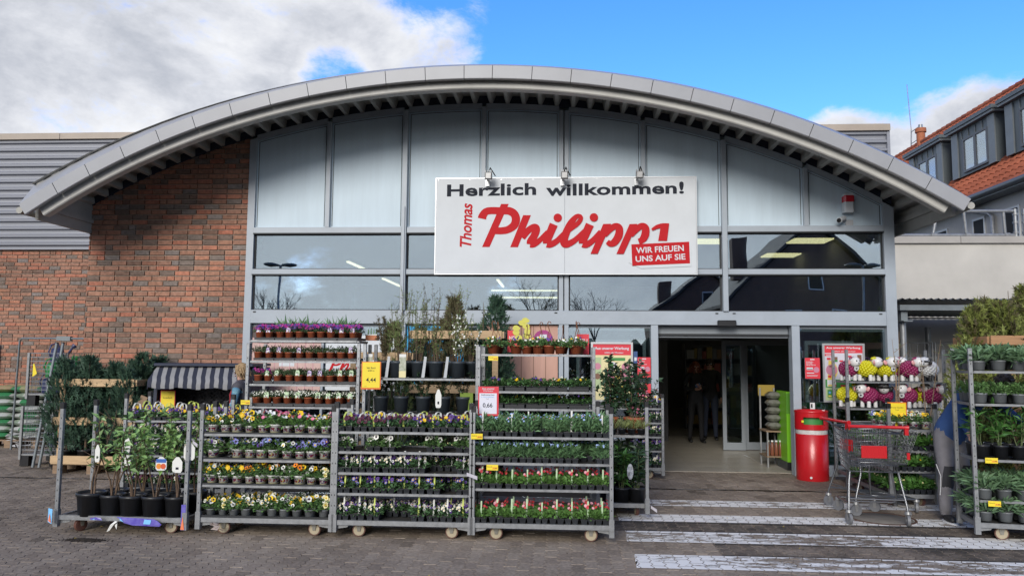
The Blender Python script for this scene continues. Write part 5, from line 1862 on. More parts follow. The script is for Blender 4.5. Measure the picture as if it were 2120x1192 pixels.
PK = {
    'maroon': ('maroon viola', 'viola', ['maroon'] * 5, 12, 0.020, [m_eye]),
    'mixed': ('violet yellow viola', 'viola', ['violet', 'yellow', 'violet', 'maroon'], 13, 0.020, [m_yeye, m_eye]),
    'bigwhite': ('large white pansy', 'pansy', ['white'], 5, 0.026, [m_eye]),
    'whiteviolet': ('white violet viola', 'viola', ['white', 'white', 'violet'], 26, 0.012, [m_yeye, m_eye]),
    'violet': ('purple viola', 'viola', ['violet', 'violet', 'blue'], 15, 0.015, [m_eye, m_yeye]),
    'forget': ('pale blue forget-me-not', 'forget', ['sky', 'rose', 'sky'], 8, 0.008, None),
    'leafy': ('leafy forget-me-not', 'forget', ['sky'], 14, 0.008, None),
    'reddaisy': ('red button daisy', 'daisy', ['red', 'red', 'red', 'rose'], 9, 0.013, None),
    'dgrn': ('trailing green ivy', 'ivy', ['cream'], 2, 0.008, None),
    'yivy': ('yellow edged green', 'ivy', ['yellow'], 3, 0.012, None),
    'prim': ('primula', 'prim', ['red', 'yellow'], 2, 0.016, [m_yeye]),
    'lime': ('lime green leafy', 'prim', ['cream'], 3, 0.010, None),
}


def pack_parts(kind, v, lab=None, hoop=False, hl=0.13):
    word, lf, cols, nf, r, eyes = PK[kind]

    def fo():
        if kind in ('forget', 'leafy'):
            return foliage(hash_(kind, v), m_lf[lf], 190, 0.078, 0.105, 0.115, 0.056, 0.019, 0.9)
        if kind in ('reddaisy',):
            return foliage(hash_(kind, v), m_lf[lf], 110, 0.072, 0.098, 0.055, 0.045, 0.026, 0.7)
        if kind in ('prim', 'lime'):
            return foliage(hash_(kind, v), m_lf[lf], 80, 0.075, 0.098, 0.075, 0.07, 0.034, 0.6)
        if kind in ('dgrn', 'yivy'):
            return foliage(hash_(kind, v), m_lf[lf], 100, 0.085, 0.11, 0.075, 0.036, 0.028, 0.25)
        return foliage(hash_(kind, v), m_lf[lf], 150, 0.076, 0.10, 0.07, 0.032, 0.021, 0.5)

    def fl():
        if kind == 'reddaisy':
            return flowers(hash_(kind, v) + 7, cols, nf, 0.066, 0.09, 0.105, 0.022, r, None, 7, 0.06, -0.3)
        if kind in ('forget', 'leafy'):
            return flowers(hash_(kind, v) + 7, cols, nf, 0.07, 0.09, 0.118, 0.012, r, None, 5, 0, -0.5)
        return flowers(hash_(kind, v) + 7, cols, nf, 0.068, 0.092, 0.072, 0.022, r, eyes)
    out = [('cell_pack', pack_mesh(), 0), ('foliage', cached(('pkf', kind, v), lambda: fo().mesh('foliage')), 0.048), ('flowers', cached(('pkfl', kind, v), lambda: fl().mesh('flowers')), 0.046)]
    if lab:
        out.append(('plant_label', stake_mesh(lab, hl, hoop), 0.05))
    return out


def pack_row(tr, z, kinds, tail, labs, hoops=False, rows=2, n=9, gaps=(), hl=0.13, group='cell packs of bedding plants', x0=-0.58, dx=0.1445, y0=-0.17, dy=0.205):
    for i in range(n):
        for row in range(rows):
            if i in gaps and row == 0:
                continue
            kd = kinds[i % len(kinds)] if row == 0 else rd.choice(kinds)
            where = 'front' if row == 0 else ('rear' if rows == 2 or row == 2 else 'middle')
            lab = labs[(i + row) % len(labs)] if labs else None
            plant('bedding_plant_pack', f'{PK[kd][0]} pack, {ORD[i]} from left, {where} row, {tail}', 'plant pack', LOC(tr, x0 + i * dx + rd.uniform(-0.006, 0.006), y0 + row * dy + rd.uniform(-0.006, 0.006), z + 0.008),
                  pack_parts(kd, rd.randrange(3), lab if (row == 0 or hoops or rd.random() < 0.5) else None, hoops, hl), group, rd.uniform(-0.04, 0.04) + (tr.rotation_euler.z if abs(tr.rotation_euler.z) < 1 else 0), rd.uniform(0.90, 1.07))


TAIL3 = ['top shelf of viola trolley', 'second shelf of viola trolley', 'third shelf of viola trolley', 'fourth shelf of viola trolley', 'bottom of viola trolley']
pack_row(T3, 0.995, ['maroon', 'maroon', 'maroon', 'maroon', 'maroon', 'mixed', 'mixed', 'mixed', 'mixed'], TAIL3[0], [m_laby, m_lab], True, hl=0.135, gaps=())
pack_row(T3, 0.805, ['bigwhite'], TAIL3[1], [None, m_lab], False, gaps=(1, 4, 5, 7), hl=0.13, rows=1)
pack_row(T3, 0.605, ['whiteviolet'], TAIL3[2], [m_lab], False, gaps=(6, 7), hl=0.15)
pack_row(T3, 0.41, ['violet'], TAIL3[3], [m_laby, m_laby], False, gaps=(7,), hl=0.15)
pack_row(T3, 0.158, ['whiteviolet'], TAIL3[4], [m_lab, m_lab, m_laby], False, gaps=(3, 4), hl=0.17)
TAIL4 = ['top shelf of red daisy trolley', 'second shelf of red daisy trolley', 'third shelf of red daisy trolley', 'bottom of red daisy trolley']
pack_row(T4, 0.965, ['forget'], TAIL4[0], [m_lab, None], False, gaps=(4,), hl=0.19)
pack_row(T4, 0.72, ['leafy'], TAIL4[1], None, False, gaps=(7,))
pack_row(T4, 0.475, ['reddaisy'], TAIL4[2], [m_labg], False, hl=0.15)
pack_row(T4, 0.158, ['reddaisy'], TAIL4[3], [m_labg], False, hl=0.16)
TAIL8 = [s + ' shelf behind fruit trees' for s in ('top', 'second', 'third', 'fourth', 'bottom')]
for q, zz in enumerate((0.94, 0.735, 0.53, 0.335, 0.158)):
    pack_row(T8, zz, [['mixed'], ['whiteviolet'], ['whiteviolet'], ['violet'], ['whiteviolet', 'maroon']][q], TAIL8[q], [m_lab, m_laby], True, rows=1 if q else 2, hl=0.16 if q == 0 else 0.13)
for q, zz in enumerate((1.0, 0.795, 0.595, 0.395, 0.158)):
    pack_row(T10, zz, [['mixed', 'maroon'], ['whiteviolet'], ['whiteviolet'], ['violet'], ['whiteviolet']][q], ['top shelf beside the doorway', 'second shelf beside the doorway', 'third shelf beside the doorway', 'fourth shelf beside the doorway', 'bottom shelf beside the doorway'][q], [m_lab, m_laby], False, rows=1, n=3, x0=0.29, hl=0.14)

# ---- T5: terracotta pots on grey trays ---------------------------------------------------
tpot = pot_mesh(m_pot, 0.050, 0.072, 0.82)
gtray = cached('gtray', lambda: (lambda b: (b.bbox(-0.122, 0.122, -0.20, 0.20, 0, 0.022, m_greytray, 0.004), b.box(-0.126, 0.126, -0.205, 0.205, 0.0225, 0.028, m_greytray), b)[-1])(MB()).mesh('tray_shell'))
hfol = variants('heath', lambda i: foliage(300 + i, m_lf['heath'], 110, 0.055, 0.055, 0.06, 0.035, 0.008, 0.9), 3)
hflow = {'magenta': variants('magfl', lambda i: flowers(310 + i, ['magenta', 'magenta', 'violet'], 26, 0.062, 0.06, 0.062, 0.022, 0.014, None, 5), 3),
         'violet': variants('viofl', lambda i: flowers(320 + i, ['violet', 'magenta'], 20, 0.058, 0.055, 0.058, 0.02, 0.013, None, 5), 2),
         'white': variants('whifl', lambda i: flowers(330 + i, ['white'], 30, 0.058, 0.055, 0.055, 0.02, 0.008, None, 5), 2)}


def card_mesh(m, w=0.045, h=0.06):
    def f():
        b = MB()
        P = [(-w / 2, -0.05, 0), (w / 2, -0.05, 0), (w / 2, -0.045, h * 0.75), (w * 0.3, -0.044, h), (-w * 0.3, -0.044, h), (-w / 2, -0.045, h * 0.75)]
        b.prism(P, (0, 0.0015, 0), m)
        b.add([(-w * 0.35, -0.0512, h * 0.12), (w * 0.35, -0.0512, h * 0.12), (w * 0.35, -0.0498, h * 0.4), (-w * 0.35, -0.0498, h * 0.4)], [(0, 1, 2, 3)], m_lab)
        return b.mesh('plant_label')
    return cached(('card', m.name, w, h), f)


T5N = ['top', 'second', 'third', 'fourth']
for si, zs in enumerate((1.90, 1.66, 1.39, 1.13)):
    for ti in range(5):
        t = thing('plant_tray', f'grey tray of terracotta pots, {ORD[ti]} from left, {T5N[si]} shelf', 'tray', LOC(T5, -0.50 + ti * 0.25, 0.0, zs + 0.022), T5.rotation_euler.z, 'grey trays on the terracotta pot trolley')
        link('tray_shell', gtray, t)
    for i in range(10):
        for row in (0, 1, 2):
            if row and rd.random() < 0.25 and si:
                continue
            x = -0.575 + i * 0.125 + (rd.uniform(-0.01, 0.01)); y = -0.165 + row * 0.125
            kind = {0: 'magenta', 1: None, 2: 'violet' if i < 2 else None, 3: 'white'}[si]
            word = {0: 'magenta flowers', 1: 'green heath', 2: 'violet flowers' if i < 2 else 'green heath', 3: 'small white flowers'}[si]
            prts = [('pot', tpot, 0), ('foliage', hfol[rd.randrange(3)], 0.06, rd.uniform(0, 6))]
            if kind:
                prts.append(('flowers', rd.choice(hflow[kind]), 0.058 if si else 0.066))
            if row == 0 and rd.random() < (0.7 if si == 0 else 0.6):
                prts.append(('plant_label', card_mesh(m_labl if si < 2 or (si == 2 and rd.random() < 0.3) else m_labg, 0.05 if si != 3 else 0.058, 0.065 if si else 0.055), 0.065))
            plant('potted_heath', f'{word} in terracotta pot, {ORD[i]} from left, {["front", "middle", "rear"][row]} row, {T5N[si]} shelf', 'potted plant', LOC(T5, x, y, zs + 0.048), prts, 'terracotta pots on the tall trolley', 0, rd.uniform(0.94, 1.05))
# tulip leaves and a crate of hyacinths behind the magenta row
tl = variants('tulip', lambda i: foliage(350 + i, m_lf['forget'], 26, 0.06, 0.05, 0.05, 0.15, 0.024, 2.2), 2)
for i, x in enumerate((-0.40, -0.25, -0.12, 0.22, 0.36)):
    plant('potted_tulip', f'upright green tulip leaves behind the magenta row, {ORD[i]} from left', 'potted plant', LOC(T5, x, 0.225, 1.95), [('pot', tpot, 0), ('foliage', tl[i % 2], 0.06)], 'tulips behind the magenta flowers')
ob = thing('bulb_crate', 'orange and white bulb carton at the rear corner of the top shelf', 'carton', LOC(T5, 0.70, 0.20, 1.93))
b = MB(); b.bbox(-0.07, 0.07, -0.07, 0.07, 0, 0.06, mat('carton orange', (0.62, 0.22, 0.10), 0.6), 0.003); b.box(-0.075, 0.075, -0.075, 0.075, 0.061, 0.075, m_lab); b.build('carton', ob)
b = MB()
for i in range(4):
    b.tube([(-0.05 + i * 0.033, 0, 0.07), (-0.05 + i * 0.034, 0.0, 0.14 + 0.01 * (i % 2))], [0.010, 0.005], m_lf['forget'], 5)
b.build('shoots', ob)
# lower shelves of the tall trolleys, seen between the front rows
for tr, nm in ((T5, 'terracotta pot'), (T6, 'shrub'), (T7, 'hanging pot')):
    for q, zs in enumerate((0.75, 0.45) if tr is T5 else ((0.6,) if tr is T6 else (0.94, 0.6))):
        pack_row(tr, zs, ['dgrn'], f'{["upper", "lower"][q]} {nm} trolley shelf', None, False, rows=1, n=8, dx=0.16)

# ---- T7: hanging pots, ivy trays ---------------------------------------------------------
hpot = pot_mesh(m_pot, 0.085, 0.105, 0.70, 16)
hgf = variants('hang', lambda i: foliage(400 + i, m_lf['pansy'], 150, 0.095, 0.09, 0.085, 0.042, 0.026, 0.4), 3)
hgfl = variants('hangfl', lambda i: flowers(410 + i, [['yellow', 'white'], ['violet', 'yellow'], ['white']][i], 9, 0.09, 0.085, 0.085, 0.02, 0.013, None), 3)


def hook_mesh():
    def f():
        b = MB()
        P = [Vector((0.0, 0, 0.30)), Vector((-0.012, 0, 0.34)), Vector((-0.022, 0, 0.385)), Vector((-0.005, 0, 0.41)), Vector((0.015, 0, 0.40)), Vector((0.02, 0, 0.38))]
        m = mat('brown hanger wire', (0.20, 0.075, 0.03), 0.6)
        b.tube(P, 0.006, m, 5)
        for a in (0.3, 2.4, 4.5):
            b.tube([(0.08 * math.cos(a), 0.08 * math.sin(a), 0.09), (0, 0, 0.305)], 0.0035, m, 4)
        return b.mesh('hanger')
    return cached('hook', f)


for i, x in enumerate((-0.50, -0.235, -0.11, 0.02, 0.15, 0.275, 0.46)):
    for row in (0, 1):
        if row and i in (1, 4):
            continue
        plant('hanging_pot', f'orange hanging pot with wire hook, {ORD[i]} from left, {"front" if row == 0 else "rear"} row', 'hanging pot', LOC(T7, x + row * 0.03, -0.17 + row * 0.22, 1.755 + 0.024),
              [('pot', hpot, 0), ('foliage', hgf[(i + row) % 3], 0.085, i), ('flowers', hgfl[(i + row) % 3], 0.085)] + ([('hanger', hook_mesh(), 0, rd.uniform(0, 2))] if (i % 2 == 0 or row) else []) + ([('plant_label', card_mesh(m_ytag, 0.035, 0.025), 0.06)] if row == 0 else []), 'orange hanging pots', 0, 0.82 if (i % 3 == 2) else 0.92)
for si, zs in enumerate((1.335, 1.14)):
    for i in range(5):
        for row in (0, 1):
            t = plant('plant_tray', f'black tray of trailing ivy plants, {ORD[i]} from left, {"front" if row == 0 else "rear"} row, {["upper", "lower"][si]} ivy shelf', 'tray', LOC(T7, -0.49 + i * 0.245, -0.14 + row * 0.24, zs + 0.022),
                      [('tray_shell', cached('ivytray', lambda: (lambda b: (b.bbox(-0.115, 0.115, -0.11, 0.11, 0, 0.045, m_tray, 0.006), b.box(-0.12, 0.12, -0.115, 0.115, 0.0455, 0.052, m_tray), b)[-1])(MB()).mesh('tray_shell')), 0),
                       ('foliage', variants('ivyfol', lambda k: foliage(430 + k, m_lf['ivy'], 170, 0.125, 0.11, 0.075, 0.036, 0.028, 0.3), 3)[rd.randrange(3)], 0.04), ('flowers', variants('ivyfl', lambda k: flowers(440 + k, [['yellow'], ['white'], ['violet']][k], 4, 0.1, 0.1, 0.075, 0.015, 0.013, None), 3)[rd.randrange(3)], 0.04)], 'trays of ivy')
for q, (x, z, w, h, m, lab) in enumerate(((4.33, 1.80, 0.14, 0.26, m_sigred, 'upright red card behind the hanging pots at left'), (5.16, 1.78, 0.15, 0.24, m_sigred, 'upright red card behind the hanging pots at right'))):
    t = thing('shelf_card', lab, 'sign card', (x, -2.72, z), 0)
    b = MB(); b.box(0, w, 0, 0.004, 0, h, m); b.build('card', t)
    b = MB(); text_into(b, 'NEU', (0.02, -0.001, h * 0.55), RX_, UX_, w - 0.04, 0.05, m_white, 0.02); b.build('lettering', t)
# yellow butterfly shaped stake
yb_ = thing('garden_stake', 'yellow leaf shaped garden ornament between the hanging pots', 'ornament', (4.52, -2.75, 1.90))
b = MB()
rb = random.Random(4)
for i in range(9):
    a = i * 0.7
    c = Vector((0.07 * math.cos(a) + rb.uniform(-0.03, 0.03), 0.004 * i, 0.17 + 0.09 * math.sin(a) + rb.uniform(-0.03, 0.03)))
    P = [c + Vector((0.045 * math.cos(2 * PI * j / 9) * rb.uniform(0.8, 1.2), 0, 0.035 * math.sin(2 * PI * j / 9))) for j in range(9)]
    b.prism(P, (0, 0.003, 0), mat('matt yellow', (0.62, 0.58, 0.10), 0.6))
b.build('leaves', yb_)
b = MB(); b.tube([(0, 0, -0.15), (0.01, 0, 0.16)], 0.004, m_galvd, 5); b.build('stick', yb_)

# ================================================================== FRUIT TREES, SHRUBS, LAURELS, HERBS
bigpot = pot_mesh(m_bpot, 0.125, 0.215, 0.80, 20)
midpot = pot_mesh(m_bpot, 0.105, 0.17, 0.8, 18)


def shrub(seed, mw, ml, n, h, spread, ll, lw, leaves, z0, curve=0.1, r0=0.006, lo=0.25, tip=0.0, blossoms=None):
    """stems that bend and branch, leaves along them; returns (stems, leaves, flowers or None)"""
    rr = random.Random(seed)
    st, lf, fl = MB(), MB(), MB()
    for i in range(n):
        a = rr.uniform(0, 2 * PI)
        base = Vector((0.02 * math.cos(a), 0.02 * math.sin(a), z0))
        d = Vector((math.cos(a) * spread * rr.uniform(0.3, 1), math.sin(a) * spread * rr.uniform(0.3, 1), 1)).normalized()
        hh = h * rr.uniform(0.7, 1.05)
        pts = [base]
        k_ = 6
        for j in range(k_):
            d = (d + Vector((rr.gauss(0, curve), rr.gauss(0, curve), 0.05))).normalized()
            pts.append(pts[-1] + d * hh / k_)
        st.tube(pts, [r0 * (1 - 0.75 * j / k_) for j in range(k_ + 1)], mw, 5)
        side = []
        for j in range(2, k_):
            if rr.random() < 0.75:
                e = pts[j] + Vector((rr.gauss(0, 1), rr.gauss(0, 1), rr.uniform(0.2, 1.2))).normalized() * hh * rr.uniform(0.08, 0.22)
                st.tube([pts[j], e], [r0 * 0.4, r0 * 0.2], mw, 4)
                side.append((pts[j], e))
        segs = [(pts[j], pts[j + 1]) for j in range(1, k_)] + side
        for _ in range(leaves):
            p0, p1 = rr.choice(segs)
            p = p0.lerp(p1, rr.random())
            if p.z < z0 + lo * h:
                continue
            dd = Vector((rr.gauss(0, 1), rr.gauss(0, 1), rr.gauss(0.25 + tip, 0.5)))
            s = rr.uniform(0.6, 1.2)
            lf.leaf(p, dd, Vector((rr.gauss(0, 0.4), rr.gauss(0, 0.4), 1)), ll * s, lw * s, ml)
            if blossoms and rr.random() < blossoms[2]:
                flower(fl, p + Vector((0, -0.01, 0.01)), Vector((rr.gauss(0, 0.6), -1, 0.5)), blossoms[1] * rr.uniform(0.7, 1.2), m_fl[blossoms[0]])
    return st, lf, (fl if fl.v else None)


def shrub_thing(name, label, cat, loc, pot, s, group, rz=0.0, scale=1.0, extra=()):
    t = thing(name, label, cat, loc, rz, group, scale if scale != 1 else None)
    link('pot', pot, t)
    s[0].build('stem', t)
    s[1].build('foliage', t)
    if s[2]:
        s[2].build('flowers', t)
    for nm, b in extra:
        b.build(nm, t)
    return t


def hang_label(w, h, m, at, pic=None, rot=0.1):
    b = MB()
    c = Vector(at)
    P = [c + Vector((x, 0, z)) for x, z in ((-w * 0.35, 0), (w * 0.35, 0), (w / 2, h * 0.15), (w / 2, h * 0.7), (w * 0.15, h), (-w * 0.15, h), (-w / 2, h * 0.7), (-w / 2, h * 0.15))]
    b.prism(P, (0, 0.002, 0), m)
    if pic:
        pic(b, c)
    else:
        b.add([c + Vector((x, -0.001, z)) for x, z in ((-w * 0.15, h * 0.2), (w * 0.15, h * 0.2), (w * 0.15, h * 0.35), (-w * 0.15, h * 0.35))], [(0, 1, 2, 3)], m_ink)
    return b


def peach(b, c):
    b.add([c + Vector((x, -0.0012, z)) for x, z in ((-0.05, 0.075), (0.05, 0.075), (0.05, 0.11), (-0.05, 0.11))], [(0, 1, 2, 3)], mat('label blue', (0.03, 0.12, 0.42), 0.5))
    for i, (x, m) in enumerate(((-0.022, mat('peach orange', (0.75, 0.25, 0.03), 0.5)), (0.022, mat('peach red', (0.62, 0.10, 0.03), 0.5)))):
        b.add([c + Vector((x + 0.027 * math.cos(2 * PI * j / 12), -0.0014 - i * 0.0003, 0.04 + 0.027 * math.sin(2 * PI * j / 12))) for j in range(12)], [tuple(range(12))], m)


ft = [(-0.37, -0.17, 0.86, 3, 8, 'thin fruit tree with few leaves at the left of its trolley', 0.14, 0.0), (-0.16, -0.15, 0.78, 3, 26, 'fruit tree with forked stem second from left in its trolley', 0.12, 0.0), (0.06, -0.17, 0.84, 4, 44, 'bushy fruit tree in the widest black pot', 0.125, 0.0),
      (0.29, -0.17, 0.84, 3, 52, 'leafy fruit tree carrying a peach picture label', 0.125, 0.0), (0.51, -0.17, 0.80, 3, 40, 'fruit tree with crooked stem and big white tag', 0.11, 0.0),
      (-0.28, 0.10, 0.9, 2, 16, 'fruit tree in the back row behind the thin one', 0.12, 0), (0.0, 0.12, 0.92, 3, 40, 'fruit tree in the back row behind the widest pot', 0.12, 0), (0.26, 0.12, 0.9, 3, 44, 'fruit tree in the back row behind the peach label', 0.12, 0), (0.55, 0.12, 0.86, 3, 42, 'fruit tree at the right rear corner of its trolley', 0.12, 0)]
for i, (x, y, h, n, lv, lab, pr_, _) in enumerate(ft):
    s = shrub(700 + i, m_wood, m_lf['fruit'], n, h, 0.22, 0.085, 0.044, int(lv * 1.4), 0.19, 0.12, 0.0095, 0.30)
    ex = []
    if i == 0:
        ex.append(('plant_label', hang_label(0.05, 0.17, m_lab, (0.07, -0.06, 0.52))))
    if i == 2:
        ex.append(('plant_label', hang_label(0.06, 0.15, m_lab, (-0.03, -0.10, 0.62)))); ex.append(('plant_label', hang_label(0.06, 0.10, m_lab, (-0.02, -0.101, 0.50))))
    if i == 3:
        ex.append(('picture_label', hang_label(0.11, 0.13, m_paper, (0.10, -0.11, 0.46), peach)))
    if i == 4:
        ex.append(('plant_label', hang_label(0.10, 0.15, m_lab, (0.04, -0.10, 0.44)))); ex.append(('plant_label', hang_label(0.11, 0.17, m_lab, (0.15, -0.09, 0.56))))
    shrub_thing('fruit_tree', lab, 'fruit tree', LOC(T1, x, y, 0.158), pot_mesh(m_bpot, pr_, 0.205 if i else 0.225, 0.82, 20), s, 'young fruit trees in black pots', rd.uniform(-0.3, 0.3) if i not in (0, 2, 3, 4) else 0, 1.0, ex)

# printed wrapping tape torn along the first trolley's base
m_tape = mat('violet wrapping foil', (0.055, 0.03, 0.36), 0.35, var=0.5, scale=9, col2=(0.22, 0.20, 0.55))
m_tapeo = mat('orange wrapping foil', (0.80, 0.22, 0.10), 0.4)
m_tapec = mat('sky blue wrapping foil', (0.22, 0.55, 0.90), 0.4)
for lab, bx, bz, pts, m in (('long torn violet foil hanging from the fruit tree trolley', 0.70, 0.0, [(-0.02, 0.175), (0.36, 0.165), (0.40, 0.145), (0.44, 0.115), (0.42, 0.095), (0.15, 0.10), (0.06, 0.12), (0.03, 0.15)], m_tape),
                            ('short violet foil scrap on the fruit tree trolley base', 0.40, 0.0, [(0.02, 0.16), (0.08, 0.172), (0.13, 0.165), (0.15, 0.145), (0.03, 0.145)], m_tape),
                            ('violet foil strip wrapped round the right post foot', 1.335, 0.0, [(-0.02, 0.06), (0.022, 0.06), (0.025, 0.30), (-0.018, 0.30)], m_tape),
                            ('foil strip wrapped round the left post foot', 0.025, 0.0, [(-0.02, 0.12), (0.022, 0.10), (0.022, 0.24), (-0.018, 0.25)], m_tapec)):
    t = thing('foil_scrap', lab, 'foil scrap', (bx, -4.638 - (bx - 0.7) * -0.026 - 0.004, bz), R(-1.5), 'foil scraps on the fruit tree trolley')
    b = MB(); b.prism([(x, -0.004 * (i % 2), z) for i, (x, z) in enumerate(pts)], (0, 0.0015, 0), m)
    b.build('foil', t)
    b = MB()
    if bx > 1.3:
        b.add([(-0.018, -0.008, 0.065), (0.02, -0.008, 0.065), (0.0, -0.008, 0.19)], [(0, 1, 2)], m_tapeo)
    elif bx < 0.1:
        b.add([(-0.012, -0.008, 0.13), (0.018, -0.008, 0.11), (0.0, -0.008, 0.20)], [(0, 1, 2)], m_tapeo)
    elif bx > 0.5:
        b.add([(0.26, -0.008, 0.115), (0.33, -0.008, 0.115), (0.34, -0.008, 0.155), (0.27, -0.008, 0.16)], [(0, 1, 2, 3)], m_tapec)
        b.add([(0.02, -0.008, 0.145), (0.06, -0.008, 0.13), (0.02, -0.008, 0.17)], [(0, 1, 2)], m_tapec)
    else:
        b.add([(0.05, -0.008, 0.15), (0.08, -0.008, 0.15), (0.07, -0.008, 0.16)], [(0, 1, 2)], m_tapec)
    b.build('print', t)
t = thing('paper_tag', 'torn white paper tag hanging under the fruit tree trolley', 'paper tag', (0.62, -4.66, 0))
b = MB(); b.prism([(-0.02, 0, 0.035), (0.01, 0, 0.05), (0.06, -0.01, 0.115), (0.085, 0, 0.135), (0.06, 0, 0.14), (0.02, -0.01, 0.105)], (0, 0.002, 0), m_lab); b.prism([(0.055, 0.006, 0.10), (0.075, 0.006, 0.06), (0.08, 0.006, 0.12)], (0, 0.002, 0), m_lab); b.build('paper', t)
t = thing('crumpled_paper', 'crumpled brownish paper caught on the front caster', 'paper', (1.64, -4.60, 0))
b = MB()
rb = random.Random(31)
for i in range(7):
    c = Vector((rb.uniform(-0.05, 0.05), rb.uniform(-0.02, 0.02), 0.01 + 0.016 * i))
    q = [c + Vector((rb.uniform(-0.045, 0.045), rb.uniform(-0.03, 0.01), rb.uniform(0, 0.045))) for _ in range(4)]
    b.add(q, [(0, 1, 2), (0, 2, 3), (0, 3, 1)], mat('crumpled paper', (0.34, 0.28, 0.25), 0.8, var=0.3, scale=20))
b.build('paper', t)
for x, y, z, w, lab in ((1.405, -4.585, 0.86, 0.05, 'grey paper flap on the left post of the pansy trolley'), (4.13, -4.62, 0.60, 0.10, 'white paper strip sticking out between two trolleys'), (5.98, -3.42, 0.10, 0.07, 'crumpled white tag by the end on trolley')):
    t = thing('paper_strip', lab, 'paper strip', (x, y, z), R(rd.uniform(-30, 30)), 'loose paper strips')
    b = MB(); b.prism([(-w / 2, 0, 0.02), (w / 2, -0.01, -0.02), (w / 2, -0.01, 0.015), (-w / 2, 0, 0.05)], (0, 0.002, 0), mat('grey lilac paper', (0.52, 0.50, 0.55), 0.6)); b.build('paper', t)
so = MB()
rb = random.Random(9)
for i in range(1100):
    a, q = rb.uniform(0, 2 * PI), abs(rb.gauss(0, 0.5))
    x, y = 0.50 + 0.24 * q * math.cos(a), -4.86 + 0.075 * q * math.sin(a)
    r_ = rb.uniform(0.004, 0.014) * (1.5 - min(q, 1))
    so.add([(x - r_, y - r_, 0.001), (x + r_, y - r_, 0.001), (x + r_ * 0.7, y + r_, 0.001), (x - r_, y + r_ * 0.8, 0.001), (x, y, r_ * 0.9 + 0.006 * max(0, 1 - q))], [(0, 1, 4), (1, 2, 4), (2, 3, 4), (3, 0, 4)], m_soil)
so.build('spilled_soil', kind='stuff')
mh = thing('manhole_cover', 'round concrete manhole cover with rusty ring under the shopping trolley', 'manhole cover', (8.50, -3.12, 0))
b = MB(); b.lathe([(0.001, 0.006), (0.31, 0.006), (0.315, 0.002)], mat('manhole concrete', (0.20, 0.18, 0.155), 0.9, var=0.25, scale=6, bump=0.3, bscale=70), 32); b.build('plate', mh)
b = MB(); b.lathe([(0.318, 0.001), (0.32, 0.009), (0.345, 0.009), (0.35, 0.001)], mat('rusty iron', (0.10, 0.05, 0.03), 0.8, var=0.4, scale=15), 32); b.build('ring', mh)

# ---- T6 shrubs
slpot = pot_mesh(m_dpot, 0.088, 0.19, 0.82, 18)
specs = [(-0.50, 0.05, 0.62, 7, 130, 'brown', 0.035, 0.008, 'feathery shrub at the left of the shrub trolley', None), (-0.30, -0.16, 0.72, 9, 46, 'twig', 0.028, 0.010, 'thin budding shrub with upright twigs', None), (-0.05, -0.14, 0.85, 10, 56, 'twig', 0.028, 0.010, 'tall budding shrub at the middle of its shelf', None),
         (0.16, -0.16, 0.62, 8, 60, 'twig', 0.025, 0.009, 'loose budding shrub right of the middle', None), (0.42, -0.15, 0.62, 9, 70, 'twig', 0.026, 0.012, 'white flowering shrub at the right of its shelf', ('white', 0.012, 0.05)), (0.55, 0.05, 0.70, 7, 50, 'twig', 0.026, 0.012, 'white flowering shrub behind the right post', ('white', 0.012, 0.05)),
         (0.05, 0.14, 0.95, 9, 60, 'brown', 0.028, 0.008, 'tall brownish shrub in the rear row', None), (-0.22, 0.15, 0.9, 8, 55, 'twig', 0.026, 0.009, 'rear row shrub behind the thin one', None), (0.30, 0.16, 0.98, 8, 60, 'twig', 0.026, 0.009, 'tall rear row shrub beside the flowering one', None)]
for i, (x, y, h, n, lv, lk, ll, lw, lab, bl) in enumerate(specs):
    s = shrub(800 + i, m_wood, m_lf[lk], n, h, 0.20, ll, lw, int(lv * 1.8), 0.16, 0.07, 0.0045, 0.12, 0.5, bl)
    shrub_thing('potted_shrub', lab, 'potted shrub', LOC(T6, x, y, 1.494), slpot, s, 'twiggy shrubs in dark pots', 0, 1.0)
for x, y, lab in ((-0.62, -0.22, 'white picture label at the left end of the shrub shelf'), (-0.22, -0.235, 'white picture label between the dark shrub pots')):
    t = thing('picture_label', lab, 'label', LOC(T6, x, y, 1.495), 0, 'labels on the shrub shelf')
    b = MB(); b.box(-0.04, 0.04, 0, 0.003, 0, 0.27, mat('white blossom print', (0.60, 0.60, 0.52), 0.5, var=0.8, scale=28, col2=(0.20, 0.24, 0.12))); b.build('card', t)
    b = MB(); b.box(-0.04, 0.04, -0.002, -0.0005, 0.0, 0.075, m_cream); b.box(-0.04, 0.04, -0.002, -0.0005, 0.235, 0.27, m_lab); b.build('print', t)
for x, y, lab in ((-0.40, -0.24, 'grey plastic label leaning between the first dark pots'), (0.03, -0.24, 'grey plastic label between the middle dark pots'), (0.29, -0.24, 'grey plastic label beside the flowering shrub pot')):
    t = thing('plastic_label', lab, 'label', LOC(T6, x, y, 1.495), 0, 'grey labels on the shrub shelf')
    b = MB(); b.prism([(-0.028, 0, 0), (0.008, 0, 0), (0.03, 0.02, 0.24), (-0.0, 0.02, 0.245)], (0, 0.003, 0), mat('clear grey label', (0.34, 0.36, 0.38), 0.25)); b.build('card', t)
for i, x in enumerate((-0.5, -0.26, 0.0, 0.24, 0.48)):
    s = shrub(830 + i, m_wood, m_lf['dark'], 7, 0.36, 0.5, 0.035, 0.018, 60, 0.14, 0.15, 0.004, 0.1)
    shrub_thing('potted_shrub', f'dark low shrub in black pot under the twigs, {ORD[i]} from left', 'potted shrub', LOC(T6, x, -0.08, 1.084), slpot, s, 'dark shrubs below the twiggy ones')
t = thing('plant_tag', 'tall white care tag standing above the dark violas', 'label', (3.63, -3.55, 1.18))
